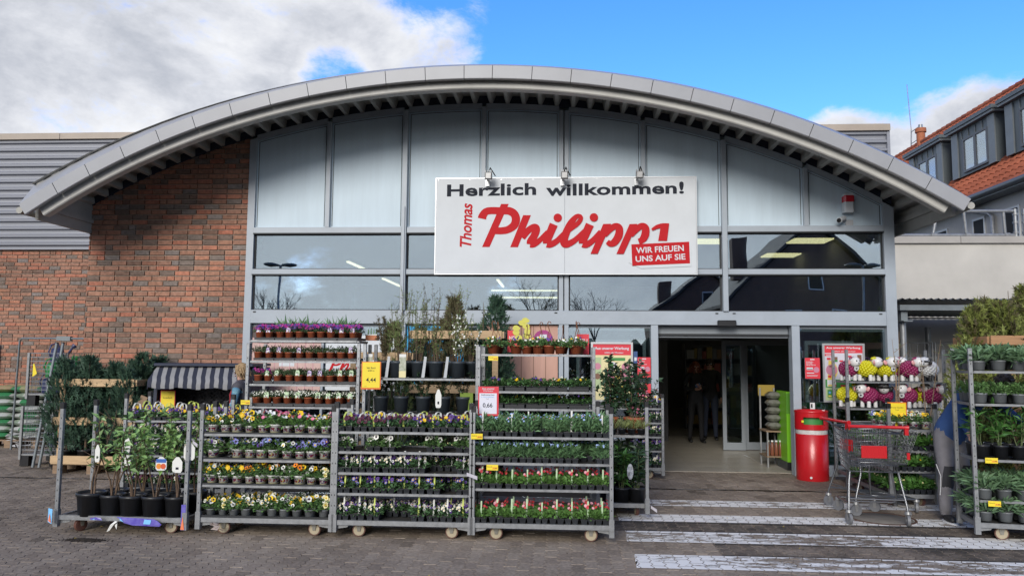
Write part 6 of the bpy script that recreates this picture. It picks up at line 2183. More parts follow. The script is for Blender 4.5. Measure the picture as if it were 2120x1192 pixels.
hang_label(0.065, 0.20, m_lab, (0, 0, 0)).build('card', t)
b = MB(); b.tube([(0, 0.004, 0.02), (-0.01, 0.0, -0.25)], 0.003, m_stem, 4); b.build('stick', t)
t = thing('green_card', 'plain olive green card hanging below the shrub shelf', 'card', (3.80, -3.0, 1.10))
b = MB(); b.box(0, 0.15, 0, 0.004, 0, 0.22, mat('olive card', (0.16, 0.25, 0.02), 0.6)); b.build('card', t)

# ---- T9: camellias, sedge row, laurels
for x, y, lab, sd_ in ((-0.50, 0.14, 'dark camellia bush in the left terracotta tub', 850), (-0.47, -0.15, 'dark camellia bush in the right terracotta tub', 851)):
    s = shrub(sd_, m_wood, m_lf['dark'], 15, 0.72, 0.42, 0.072, 0.042, 52, 0.13, 0.12, 0.005, 0.02, 0.0, ('pink', 0.016, 0.03) if sd_ == 851 else None)
    shrub_thing('camellia', lab, 'camellia', LOC(T9, x + 0.06, y, 0.905), pot_mesh(m_pot, 0.115, 0.17, 0.85, 18), s, 'camellias on the end on trolley')
sf = variants('sedge', lambda i: foliage(860 + i, m_lf['sedge'], 60, 0.04, 0.04, 0.03, 0.10, 0.006, 1.6), 2)
for i in range(5):
    plant('potted_sedge', f'tufted grassy plant in black pot below the camellias, {ORD[i]} from left', 'potted plant', LOC(T9, -0.62, 0.21 - i * 0.105, 0.905), [('pot', pot_mesh(m_bpot, 0.045, 0.06, 0.8, 12), 0), ('foliage', sf[i % 2], 0.05)] + ([('plant_label', card_mesh(m_lab, 0.03, 0.05), 0.05, R(-90))] if i in (0, 3, 4) else []), 'grassy tufts below the camellias')
for i, (x, y) in enumerate(((-0.50, 0.17), (-0.52, 0.0), (-0.50, -0.17), (-0.25, 0.15), (-0.25, -0.1), (0.0, 0.0))):
    s = shrub(870 + i, m_stem, m_lf['laurel' if i % 2 else 'dark'], 6, 0.55, 0.55, 0.12, 0.042, 34, 0.14, 0.12, 0.006, 0.1)
    shrub_thing('laurel_bush', f'leafy laurel in black pot low on the end on trolley, {ORD[i]} of six', 'laurel', LOC(T9, x, y, 0.16), midpot, s, 'laurels under the camellias', 0, 0.95)
t = thing('plant_tag', 'oval black and white plant tag among the laurels', 'label', (5.72, -3.50, 0.52), R(10))
b = MB(); b.prism([(0.035 * math.cos(2 * PI * j / 14), 0, 0.085 * math.sin(2 * PI * j / 14)) for j in range(14)], (0, 0.002, 0), mat('tag print', (0.5, 0.52, 0.55), 0.5, var=0.9, scale=22)); b.build('card', t)

# ---- T12 primulas, T13 herbs
for q, (zz, kd) in enumerate(((0.66, 'prim'), (0.42, 'prim'), (0.158, 'lime'))):
    for i in range(4):
        for row in range(6):
            plant('bedding_plant_pack', f'{PK[kd][0]} pack, {ORD[i]} from left, {ORD[row]} row from front, {["second shelf", "third shelf", "base"][q]} of the primula trolley', 'plant pack', LOC(T12, -0.55 + row * 0.205, 0.205 - i * 0.14, zz + 0.008),
                  pack_parts(kd, rd.randrange(3), m_laby if (i + row) % 4 == 0 else None, True, 0.13), 'packs on the primula trolley', 0)
for i in range(4):
    for row in range(3):
        kd = rd.choice(['white', 'yellow', 'whiteblue', 'orange', 'green'])
        plant('potted_pansy', f'{PWORD[kd]} in white printed pot above the primulas, {ORD[i]} from left, {ORD[row]} row', 'potted plant', LOC(T12, -0.56 + row * 0.22, 0.205 - i * 0.135, 0.922), [('pot', wpot, 0, i), ('foliage', pfol[i % 3], 0.06), ('flowers', pansy_flowers(kd, row), 0.06)], 'pansies on the primula trolley')
g12 = pot_mesh(m_gpot, 0.068, 0.095, 0.82, 16)
sage = variants('sagefol', lambda i: foliage(900 + i, m_lf['sage'], 95, 0.085, 0.08, 0.10, 0.095, 0.034, 0.55), 3)
herb = variants('herbfol', lambda i: foliage(910 + i, m_lf['pansy'], 170, 0.075, 0.07, 0.10, 0.03, 0.02, 0.8), 3)
for q, (zz, kinds) in enumerate(((1.62, ['sage', 'sage', 'sage', 'sage', 'sage', 'herb']), (1.30, ['herb', 'herb', 'herb', 'herb', 'herb', 'herb']), (0.37, ['sage', 'sage', 'rosemary', 'sage', 'sage']), (0.158, ['sage', 'sage', 'herb', 'sage', 'sage']))):
    nm = ['top', 'second', 'fourth', 'lowest'][q]
    for i in range(7):
        for row in range(4):
            kd = kinds[(i + (1 if row else 0)) % len(kinds)]
            fol = {'sage': sage, 'herb': herb, 'rosemary': variants('rosm', lambda k: foliage(920 + k, m_lf['forget'], 120, 0.05, 0.05, 0.15, 0.04, 0.006, 0.8), 2)}[kd]
            fol = fol[(i + row) % len(fol)]
            if row == 3 and i > 3:
                continue
            plant('potted_herb', f'{ {"sage": "broad leaved sage", "herb": "fine leaved herb", "rosemary": "upright rosemary"}[kd]} in grey pot, {ORD[i]} from left, {ORD[row]} row, {nm} shelf', 'potted herb', LOC(T13, -0.56 + i * 0.175, -0.19 + row * 0.135, zz + 0.024),
                  [('pot', g12, 0), ('foliage', fol, 0.075, i * 1.3 + row)] + ([('plant_label', card_mesh(m_lab, 0.035, 0.028), 0.045, R(0) if i else R(-60))] if (row == 0 and i % 2 == 0) or i == 0 else []), 'herbs in grey pots', T13.rotation_euler.z, rd.uniform(0.95, 1.05))
for i in range(7):
    for row in range(2):
        s = shrub(940 + i * 2 + row, m_stem, m_lf['laurel'], 3, 0.40, 0.25, 0.115, 0.042, 15, 0.12, 0.08, 0.005, 0.0, 0.3)
        shrub_thing('laurel_bush', f'young laurel in black pot on the herb trolley, {ORD[i]} from left, {"front" if row == 0 else "rear"} row', 'laurel', LOC(T13, -0.56 + i * 0.165, -0.18 + row * 0.24, 0.784), pot_mesh(m_bpot, 0.07, 0.13, 0.82, 16), s, 'young laurels on the herb trolley', i)

# ================================================================== CONIFERS IN WOODEN CRATES
m_lath = mat('fresh sawn timber', (0.56, 0.39, 0.22), 0.75, var=0.25, scale=6, stretch=(0.6, 6, 6), bump=0.1, bscale=40)
m_lath2 = mat('weathered timber', (0.28, 0.19, 0.12), 0.8, var=0.3, scale=6, stretch=(0.6, 6, 6))


def conifer(seed, m, h, r, n, m2=None, loose=0.25):
    rr = random.Random(seed)
    tr, cr = MB(), MB()
    tr.tube([(0, 0, 0.0), (0.01, 0.0, h * 0.5), (0, 0.01, h * 0.95)], [0.018, 0.012, 0.003], m_wood, 6)
    lean = Vector((rr.gauss(0, 0.05), rr.gauss(0, 0.05), 0))
    for i in range(n):
        t = rr.random() ** 0.8
        a = rr.uniform(0, 2 * PI)
        prof = (0.75 + 0.5 * math.sin(min(1, t * 1.5) * PI * 0.6)) * (1 - t ** 2.2) + 0.08
        q = r * prof * (0.35 + 0.75 * math.sqrt(rr.random())) * rr.uniform(0.8, 1.2)
        p = Vector((math.cos(a) * q, math.sin(a) * q, t * h * 0.95)) + lean * t * h
        d = Vector((math.cos(a) * 0.55 + rr.gauss(0, loose), math.sin(a) * 0.55 + rr.gauss(0, loose), 1.0 + rr.gauss(0, 0.2))).normalized()
        s = d.orthogonal().normalized()
        s = (Matrix.Rotation(rr.uniform(0, PI), 3, d) @ s)
        L_ = rr.uniform(0.07, 0.14) * (0.8 + 0.4 * (h > 0.8))
        # one flat spray: a middle blade with side fingers
        mm = m2 if (m2 and rr.random() < 0.25) else m
        vs = [p, p + d * L_ * 0.5 + s * L_ * 0.10, p + d * L_, p + d * L_ * 0.5 - s * L_ * 0.10]
        fs = [(0, 1, 2, 3)]
        for e, (u, w) in enumerate(((0.25, 1), (0.25, -1), (0.55, 1), (0.55, -1))):
            b0 = p + d * L_ * u
            b1 = b0 + (d * 0.75 + s * w * 0.75) * L_ * 0.42
            k_ = len(vs)
            vs += [b0, b0 + d * L_ * 0.12, b1]
            fs.append((k_, k_ + 1, k_ + 2))
        cr.add(vs, fs, mm)
    return tr, cr


def conifer_thing(label, loc, seed, m, h, r, n, group, pot=True, m2=None, loose=0.25, sc=1.0):
    t = thing('potted_conifer', label, 'conifer', loc, 0, group, sc)
    if pot:
        link('pot', midpot, t)
    tr, cr = conifer(seed, m, h, r, n, m2, loose)
    o = tr.build('trunk', t, (0, 0, 0.14)); o = cr.build('crown', t, (0, 0, 0.15))
    return t


protos = [[conifer(1000 + i, m_lf['thuja'], 1.28, 0.20, 760) for i in range(3)]]
meshes = [(a.mesh('trunk'), b.mesh('crown')) for a, b in protos[0]]
cx0, cy0 = -1.85, -0.6
k_ = 0
for row, y in enumerate((-0.30, 0.0, 0.28)):
    for i, x in enumerate((-0.50, -0.17, 0.16, 0.48)):
        t = thing('potted_conifer', f'dark green conifer in the left timber crate, {ORD[i]} from left, {["front", "middle", "rear"][row]} row', 'conifer', (cx0 + x + rd.uniform(-0.04, 0.04), cy0 + y, 0.16), rd.uniform(0, 6), 'dark conifers in the left timber crate', rd.uniform(0.92, 1.12))
        link('pot', midpot, t)
        tm_, cm_ = meshes[k_ % 3]; k_ += 1
        link('trunk', tm_, t, (0, 0, 0.14)); link('crown', cm_, t, (0, 0, 0.14))
conifer_thing('dark conifer standing outside the left end of the timber crate', (-2.66, -0.55, 0.0), 1010, m_lf['thuja'], 0.62, 0.14, 260, 'dark conifers in the left timber crate')


def timber_frame(label, x0, x1, y0, y1, top, mid, bot, post_x, pallet=True, m=None, low=True):
    m = m or m_lath
    t = thing('timber_crate', label, 'timber crate', ((x0 + x1) / 2, (y0 + y1) / 2, 0))
    ox, oy = (x0 + x1) / 2, (y0 + y1) / 2
    w, d = (x1 - x0) / 2, (y1 - y0) / 2

    def plank(xa, xb, ya, yb, za, zb, nm='plank'):
        b = MB(); b.bbox(xa, xb, ya, yb, za, zb, m, 0.003); b.build(nm, t)
    for z in ([top, mid, bot] if low else [top]):
        hh = 0.055 if z != bot else 0.06
        plank(-w - 0.02, w + 0.01, -d - 0.03, -d, z - hh, z + hh)
        plank(-w, w, d, d + 0.03, z - hh, z + hh)
        plank(w + 0.012, w + 0.04, -d, d, z - hh + 0.01, z + hh - 0.01)
        plank(-w - 0.05, -w - 0.022, -d, d, z - hh + 0.01, z + hh - 0.01)
    for x in post_x:
        plank(x - ox - 0.04, x - ox + 0.04, -d + 0.003, -d + 0.03, 0.13, top + 0.05, 'upright')
        plank(x - ox - 0.04, x - ox + 0.04, d - 0.03, d - 0.003, 0.13, top + 0.05, 'upright')
    if pallet:
        for i in range(5):
            b = MB(); yy = -d + 2 * d * i / 5; b.box(-w, w, yy + 0.01, yy + 2 * d / 5 - 0.01, 0.122, 0.144, m_lath2); b.build('deck_board', t)
        for xx in (-w, -0.07, w - 0.14):
            for yy in (-d, -0.06, d - 0.12):
                b = MB(); b.box(xx, xx + 0.14, yy, yy + 0.12, 0.022, 0.121, m_lath2); b.build('block', t)
            b = MB(); b.box(xx, xx + 0.14, -d, d, 0.0, 0.021, m_lath2); b.build('runner', t)
    return t


timber_frame('pale timber crate round the dark conifers by the brick wall', -2.44, -1.27, -1.0, -0.2, 1.32, 0.76, 0.20, (-2.36, -1.33))
t = thing('timber_offcut', 'loose board leaning against the right upright of the crate', 'board', (-1.16, -1.0, 0.9))
b = MB(); b.obox((0, 0, 0.10), (0.05, 0, -0.02), (0, 0.012, 0), (0.06, 0, 0.13), m_lath2); b.build('board', t)
# rear right frame with brown and dark conifers
timber_frame('pale timber frame behind the shrub trolley', 2.93, 4.16, -1.5, -0.75, 2.04, 1.3, 0.4, (4.08,), True)
for i, (x, y, h, m, m2, r, lab) in enumerate(((3.25, -1.2, 2.0, 'brown', 'thuja', 0.17, 'narrow brownish conifer at the left of the rear frame'), (3.55, -1.25, 2.35, 'brown', None, 0.16, 'tall brown conifer rising above the rear frame'), (3.88, -1.2, 2.35, 'thuja', None, 0.24, 'dark green conifer leaning right above the rear frame'), (3.05, -1.0, 1.9, 'thuja', 'brown', 0.15, 'slim dark conifer half hidden at the frame left'), (4.08, -1.05, 1.85, 'thuja', None, 0.14, 'short dark conifer at the frame right end'),
                                              (2.62, -1.35, 1.95, 'twig', 'brown', 0.16, 'feathery olive conifer left of the rear frame'))):
    conifer_thing(lab, (x, y, 0.14), 1020 + i, m_lf[m], h, r + 0.06, 1200, 'conifers in the rear frame', True, m_lf[m2] if m2 else None, 0.16)
b = timber_frame('narrow timber rail frame left of the rear frame', 2.0, 2.9, -1.45, -0.9, 1.74, 1.0, 0.4, (2.1,), False, None, False)
# golden conifers in the crate behind the herb trolley
timber_frame('weathered timber crate of golden conifers behind the herb trolley', 10.06, 11.36, -2.55, -1.75, 1.98, 1.2, 0.4, (10.28, 11.2), True, mat('orange timber', (0.40, 0.22, 0.11), 0.8, var=0.3, scale=6, stretch=(0.6, 6, 6)))
for i, (x, y, h, r) in enumerate(((10.12, -2.3, 2.15, 0.28), (10.45, -2.35, 2.2, 0.32), (10.78, -2.3, 2.25, 0.32), (11.05, -2.25, 2.3, 0.30), (10.25, -1.95, 2.25, 0.28), (10.62, -1.95, 2.45, 0.30))):
    conifer_thing(f'bushy golden green conifer behind the herb trolley, {ORD[i]} of six', (x, y, 0.15), 1040 + i, m_lf['thujay'], h, r + 0.03, 1700, 'golden conifers behind the herb trolley', True, m_lf['brown'], 0.45)
for i, (x, lab) in enumerate(((9.28, 'bare bamboo cane pair before the sheep shelves'), (9.80, 'bare cane bundle right of the sheep shelves'))):
    s = shrub(1060 + i, m_lath2, m_lf['twig'], 3, 1.15, 0.16, 0.05, 0.012, 10, 0.02, 0.03, 0.009, 0.5)
    t = thing('cane_plant', lab, 'potted plant', (x, -1.75 + i * 0.3, 0.92 if i == 0 else 0.85), 0, 'cane plants by the sheep')
    s[0].build('stem', t); s[1].build('foliage', t)

# ================================================================== SHEEP FIGURINES
m_wool = {'yellow': mat('yellow glazed wool', (0.60, 0.56, 0.015), 0.35), 'magenta': mat('magenta glazed wool', (0.27, 0.022, 0.10), 0.35), 'white': mat('white glazed wool', (0.66, 0.66, 0.66), 0.4)}
m_face = mat('white glazed face', (0.72, 0.71, 0.70), 0.3)
m_ear = mat('pink ear', (0.75, 0.36, 0.36), 0.4)
m_mask = mat('black mask', (0.03, 0.028, 0.028), 0.4)


def icos(b, c, r, m, sub=1, sc=(1, 1, 1), R_=None):
    import bmesh
    key = ('ico', sub)
    if key not in _tm:
        bm = bmesh.new(); bmesh.ops.create_icosphere(bm, subdivisions=sub, radius=1.0)
        bm.verts.ensure_lookup_table()
        _tm[key] = ([v.co.copy() for v in bm.verts], [tuple(v.index for v in f.verts) for f in bm.faces]); bm.free()
    vs, fs = _tm[key]
    out = []
    for v in vs:
        q = Vector((v.x * sc[0], v.y * sc[1], v.z * sc[2])) * r
        if R_ is not None:
            q = R_ @ q
        out.append(q + Vector(c))
    b.add(out, fs, m, True)


def sheep(label, loc, col, rz, tag=True, mask=False, turn=0.0):
    t = thing('sheep_figurine', label, 'sheep figurine', loc, rz, 'pottery sheep figurines', 0.95)
    w = MB()
    rr = random.Random(len(label))
    for i in range(120):
        zz = 1 - 2 * (i + 0.5) / 120
        a = i * 2.39996
        q = math.sqrt(1 - zz * zz)
        n_ = Vector((q * math.cos(a), q * math.sin(a), zz))
        icos(w, Vector((n_.x * 0.105, n_.y * 0.135, 0.175 + n_.z * 0.105)), 0.028, m_wool[col], 1)
    icos(w, (0, 0, 0.175), 0.108, m_wool[col], 2, (0.98, 1.25, 0.98))
    w.build('woolly_body', t)
    for sx in (-1, 1):
        for sy in (-1, 1):
            b = MB(); b.lathe([(0.028, 0), (0.030, 0.02), (0.026, 0.09)], m_face if not mask else m_mask, 10, (sx * 0.055, sy * 0.075, 0)); b.build('leg', t)
    h = MB(Matrix.Translation((0, -0.135, 0.275)) @ Matrix.Rotation(turn, 4, 'Z'))
    icos(h, (0, -0.025, 0.0), 0.079, m_face, 3, (0.95, 1.0, 1.0))
    icos(h, (0, -0.072, -0.022), 0.042, m_face, 2, (1.0, 0.8, 0.75))
    hd_ = h.build('head', t)
    b = MB(Matrix.Translation((0, -0.135, 0.275)) @ Matrix.Rotation(turn, 4, 'Z'))
    for sx in (-1, 1):
        icos(b, (sx * 0.098, -0.01, -0.005), 0.038, m_ear if not mask else m_mask, 2, (0.75, 0.35, 1.1), Matrix.Rotation(sx * 0.5, 3, 'Y'))
    b.build('ears', hd_)
    b = MB(Matrix.Translation((0, -0.135, 0.275)) @ Matrix.Rotation(turn, 4, 'Z'))
    for sx in (-1, 1):
        icos(b, (sx * 0.028, -0.099, 0.02), 0.011, m_mask, 2)
    if mask:
        icos(b, (0, -0.030, 0.012), 0.079, m_mask, 3, (1.0, 1.04, 0.42))
    icos(b, (0, -0.108, -0.018), 0.010, m_mask, 2, (1.3, 0.6, 0.6))
    b.build('eyes', hd_)
    b = MB()
    for i in range(14):
        a = i * 2.4
        q = 0.05 * math.sqrt((i + 0.5) / 14)
        icos(b, (q * math.cos(a), -0.125 + q * math.sin(a), 0.34 - q * 0.35), 0.024, m_wool[col], 1)
    b.build('wool_cap', hd_)
    if tag:
        b = MB(); b.cyl((0.005, -0.182, 0.185), (0.005, -0.186, 0.184), 0.042, m_paper, 14); b.cyl((0.005, -0.1865, 0.184), (0.005, -0.187, 0.184), 0.018, m_sigred if False else m_ink, 8); b.build('paper_tag', t)
    return t


SH = [(-0.55, -0.02, 1.444, 'magenta', 0.3, True, False, 'magenta sheep at the left end of the upper shelf'), (-0.33, -0.10, 1.444, 'yellow', 0.9, False, False, 'yellow sheep facing right on the upper shelf'), (-0.20, 0.14, 1.444, 'magenta', 0.5, False, False, 'magenta sheep half hidden between the yellow pair'),
      (-0.07, -0.10, 1.444, 'yellow', 0.25, True, False, 'yellow sheep with a round white tag on the upper shelf'), (0.07, 0.14, 1.444, 'yellow', 0.3, False, False, 'yellow sheep in the back of the upper shelf'), (0.14, 0.16, 1.444, 'magenta', 0.6, False, False, 'magenta sheep looking out behind the tagged yellow one'),
      (0.27, -0.08, 1.444, 'magenta', 0.5, True, False, 'tagged magenta sheep right of the middle, upper shelf'), (0.55, -0.06, 1.444, 'white', -0.9, False, True, 'white sheep with a black face mask'),
      (-0.55, 0.05, 1.074, 'yellow', 0.9, False, False, 'yellow sheep at the left end of the lower shelf'), (-0.30, -0.08, 1.074, 'magenta', -1.0, True, False, 'magenta sheep nose to nose with the lower yellow one'), (-0.02, 0.08, 1.074, 'magenta', -0.4, False, True, 'masked magenta sheep at the middle of the lower shelf'),
      (0.24, -0.08, 1.074, 'magenta', -0.9, True, False, 'tagged magenta sheep on the lower shelf'), (0.48, 0.10, 1.074, 'yellow', 0.2, False, False, 'yellow sheep half hidden on the lower shelf'), (0.57, -0.08, 1.074, 'magenta', 0.6, False, False, 'magenta sheep at the right end of the lower shelf')]
for x, y, z, col, rz, tg, mk, lab in SH:
    sheep(lab, LOC(T11, x, y, z - 0.0), col, rz, tg, mk)

# ================================================================== LITTER BIN
m_binr = mat('red enamel', (0.50, 0.010, 0.016), 0.32, var=0.12, scale=3, coat=0.2)
bn_ = thing('litter_bin', 'round red litter bin with slot and white bag rim', 'litter bin', (8.64, -0.36, 0))
b = MB(); b.lathe([(0.222, 0.0), (0.225, 0.01), (0.225, 0.655), (0.218, 0.66)], m_binr, 32); b.build('body', bn_)
b = MB(); b.lathe([(0.219, 0.66), (0.222, 0.70), (0.218, 0.725)], mat('thin plastic bag', (0.60, 0.58, 0.56), 0.3, var=0.25, scale=16), 32); b.build('bag_rim', bn_)
# upper ring with the slot left open
b = MB()
n = 40
for z0, z1, gap in ((0.725, 0.80, False), (0.80, 0.905, True), (0.905, 0.965, False)):
    for i in range(n):
        a0, a1 = 2 * PI * i / n, 2 * PI * (i + 1) / n
        am = ((a0 + a1) / 2 - 1.5 * PI + 0.10)
        if gap and abs(am) < 0.62:
            continue
        P = [(0.232 * math.cos(a), 0.232 * math.sin(a)) for a in (a0, a1)]
        b.add([(P[0][0], P[0][1], z0), (P[1][0], P[1][1], z0), (P[1][0], P[1][1], z1), (P[0][0], P[0][1], z1)], [(0, 1, 2, 3)], m_binr, True)
b.lathe([(0.232, 0.965), (0.237, 0.975), (0.237, 0.99), (0.226, 1.0), (0.19, 0.995), (0.19, 0.97), (0.001, 0.955)], m_binr, 40)
b.lathe([(0.235, 0.798), (0.238, 0.80), (0.235, 0.803)], m_binr, 40)
b.build('hood', bn_)
b = MB(); b.lathe([(0.17, 0.70), (0.17, 0.955)], m_grn, 24); b.build('liner', bn_)
b = MB(); b.cyl((-0.09, -0.21, 0.055), (-0.092, -0.226, 0.055), 0.017, m_paper, 10); b.build('sticker', bn_)
b = MB(); b.box(-0.19, -0.16, -0.17, -0.155, 0.83, 0.86, m_ytag); b.build('yellow_mark', bn_)

# ================================================================== SHOPPING TROLLEYS
m_chrome = mat('chrome wire', (0.22, 0.225, 0.235), 0.3, 0.75)
m_hand = mat('red plastic handle', (0.52, 0.012, 0.018), 0.35)
m_wgrey = mat('grey trolley wheel', (0.17, 0.175, 0.19), 0.5)


def shopping_trolley(label, loc, rz):
    """handle end faces -Y; basket tapers towards +Y"""
    t = thing('shopping_trolley', label, 'shopping trolley', loc, rz, 'shopping trolleys by the entrance')
    W0, W1 = 0.275, 0.20
    zt, zb = 0.96, 0.54
    y0, y1 = -0.12, 0.68
    b = MB()
    def ring(z, ya, yb, wa, wb, r):
        b.tube([(-wa, ya, z), (wa, ya, z), (wb, yb, z), (-wb, yb, z)], r, m_chrome, 6, True, True)
    ring(zt, y0, y1, W0, W1, 0.0075)
    ring(zb, y0 + 0.05, y1 - 0.16, W0 - 0.035, W1 - 0.02, 0.0065)
    b.build('basket_frame', t)
    b = MB()
    nb = 15
    for i in range(nb + 1):                     # rear flap and front grid
        f = -1 + 2 * i / nb
        b.tube([(f * W0, y0, zt), (f * (W0 - 0.035), y0 + 0.05, zb)], 0.0024, m_chrome, 4)
        b.tube([(f * W1, y1, zt - 0.02), (f * (W1 - 0.02), y1 - 0.16, zb)], 0.0024, m_chrome, 4)
    for i in range(1, 16):                      # sides
        f = i / 16
        for s in (-1, 1):
            b.tube([(s * (W0 + (W1 - W0) * f), y0 + (y1 - y0) * f, zt), (s * (W0 - 0.035 + (W1 - 0.02 - W0 + 0.035) * f), y0 + 0.05 + (y1 - 0.16 - y0 - 0.05) * f, zb)], 0.0024, m_chrome, 4)
    for q in range(1, 6):                       # level wires
        f = q / 6
        z = zt + (zb - zt) * f
        wa, wb = W0 - 0.035 * f, W1 - 0.02 * f
        ya, yb = y0 + 0.05 * f, y1 - 0.16 * f
        b.tube([(-wa, ya, z), (wa, ya, z), (wb, yb, z), (-wb, yb, z)], 0.004, m_chrome, 4, True, True)
    for i in range(12):                         # floor of the basket
        f = -1 + 2 * (i + 0.5) / 12
        b.tube([(f * (W0 - 0.035), y0 + 0.05, zb), (f * (W1 - 0.02), y1 - 0.16, zb)], 0.0024, m_chrome, 4)
    b.build('wire_grid', t, kind='stuff')
    b = MB(); b.box(-0.13, 0.13, y0 + 0.012, y0 + 0.02, 0.69, 0.82, m_hand)
    for i in range(11):
        b.box(-0.125 + i * 0.024, -0.118 + i * 0.024, y0 + 0.008, y0 + 0.0118, 0.695, 0.815, m_hand)
    b.build('child_seat', t)
    b = MB(); b.tube([(-0.16, y0 + 0.06, zb + 0.07), (-0.13, y0 + 0.04, zb + 0.10), (0.11, y0 + 0.04, zb + 0.10), (0.15, y0 + 0.06, zb + 0.07)], 0.006, m_chrome, 5); b.build('seat_bar', t)
    hy = y0 - 0.12
    b = MB(); b.tube([(-0.30, hy, 1.035), (-0.27, hy, 1.035), (0.27, hy, 1.03), (0.31, hy, 1.03)], [0.026, 0.017, 0.017, 0.026], m_hand, 12); b.build('handle', t)
    b = MB()
    for s in (-1, 1):
        b.tube([(s * 0.285, hy, 1.03), (s * 0.28, y0 - 0.03, 0.99), (s * W0, y0, zt)], 0.011, m_chrome, 7)
    b.build('handle_bracket', t)
    b = MB(); b.obox((0.285, hy - 0.005, 0.985), (0.018, 0, 0), (0, 0.02, 0), (0, 0, 0.032), m_hand); b.build('coin_lock', t)
    b = MB()
    for i in range(9):
        c = Vector((0.295, hy - 0.012, 0.95 - i * 0.021))
        q = [c + (Vector((0.006 * math.cos(u), 0, 0.013 * math.sin(u))) if i % 2 else Vector((0, 0.006 * math.cos(u), 0.013 * math.sin(u)))) for u in [2 * PI * j / 7 for j in range(7)]]
        b.tube(q, 0.002, m_chrome, 4, True, True)
    b.obox((0.295, hy - 0.012, 0.735), (0.014, 0, 0), (0, 0.008, 0), (0, 0, 0.035), m_hand)
    b.build('lock_chain', t)
    b = MB()
    for s in (-1, 1):                           # legs and lower carrier
        b.tube([(s * (W0 - 0.03), y0 + 0.04, zb), (s * (W0 - 0.015), y0 + 0.03, 0.45), (s * (W0 + 0.015), y0 - 0.05, 0.21), (s * (W0 + 0.02), y0 - 0.06, 0.14)], 0.012, m_chrome, 8)
        b.tube([(s * (W0 - 0.06), y0 + 0.16, zb), (s * (W0 - 0.02), y0 + 0.14, 0.20), (s * 0.20, 0.60, 0.145)], 0.012, m_chrome, 8)
        b.tube([(s * (W0 + 0.012), y0 - 0.04, 0.22), (s * 0.205, 0.62, 0.15)], 0.012, m_chrome, 8)
    b.tube([(-W0 - 0.01, y0 - 0.03, 0.265), (W0 + 0.01, y0 - 0.03, 0.265)], 0.009, m_chrome, 6)
    b.tube([(-0.205, 0.62, 0.15), (0.205, 0.62, 0.15)], 0.011, m_chrome, 6)
    b.tube([(-0.255, 0.05, 0.205), (0.255, 0.05, 0.205)], 0.007, m_chrome, 6)
    b.build('chassis', t)
    b = MB(); b.tube([(-0.16, 0.08, 0.20), (0.16, 0.08, 0.20), (0.12, 0.56, 0.16), (-0.12, 0.56, 0.16)], 0.006, m_chrome, 5, True, True)
    b.tube([(-0.06, 0.08, 0.20), (-0.05, 0.56, 0.16)], 0.005, m_chrome, 5); b.tube([(0.06, 0.08, 0.20), (0.05, 0.56, 0.16)], 0.005, m_chrome, 5)
    b.build('lower_rack', t)
    for x, y, a in ((-W0 - 0.02, y0 - 0.06, 0.2), (W0 + 0.02, y0 - 0.06, -0.15), (-0.20, 0.61, 0.9), (0.20, 0.61, 1.1)):
        w = MB(Matrix.Translation((x, y, 0)) @ Matrix.Rotation(a, 4, 'Z'))
        w.cyl((-0.014, 0, 0.062), (0.014, 0, 0.062), 0.062, m_wgrey, 18); w.cyl((-0.017, 0, 0.062), (0.017, 0, 0.062), 0.018, m_lampg, 10)
        w = w.build('wheel', t)
        f = MB(Matrix.Translation((x, y, 0)) @ Matrix.Rotation(a, 4, 'Z'))
        for s in (-1, 1):
            f.prism([(s * 0.021, -0.02, 0.13), (s * 0.021, 0.02, 0.13), (s * 0.021, 0.012, 0.055), (s * 0.021, -0.012, 0.055)], (s * 0.003, 0, 0), m_lampg)
        f.cyl((0, 0, 0.128), (0, 0, 0.155), 0.036, m_lampg, 14, 0.03)
        f.build('fork', w)
    return t


shopping_trolley('nearer chrome shopping trolley with red handle and child seat', (8.335, -3.30, 0), R(-5))
shopping_trolley('farther chrome shopping trolley beside the red bin, seen from its side', (8.40, -2.66, 0), R(-80))

# ================================================================== PEOPLE
m_skin = mat('skin', (0.52, 0.30, 0.22), 0.5, var=0.08, scale=20)


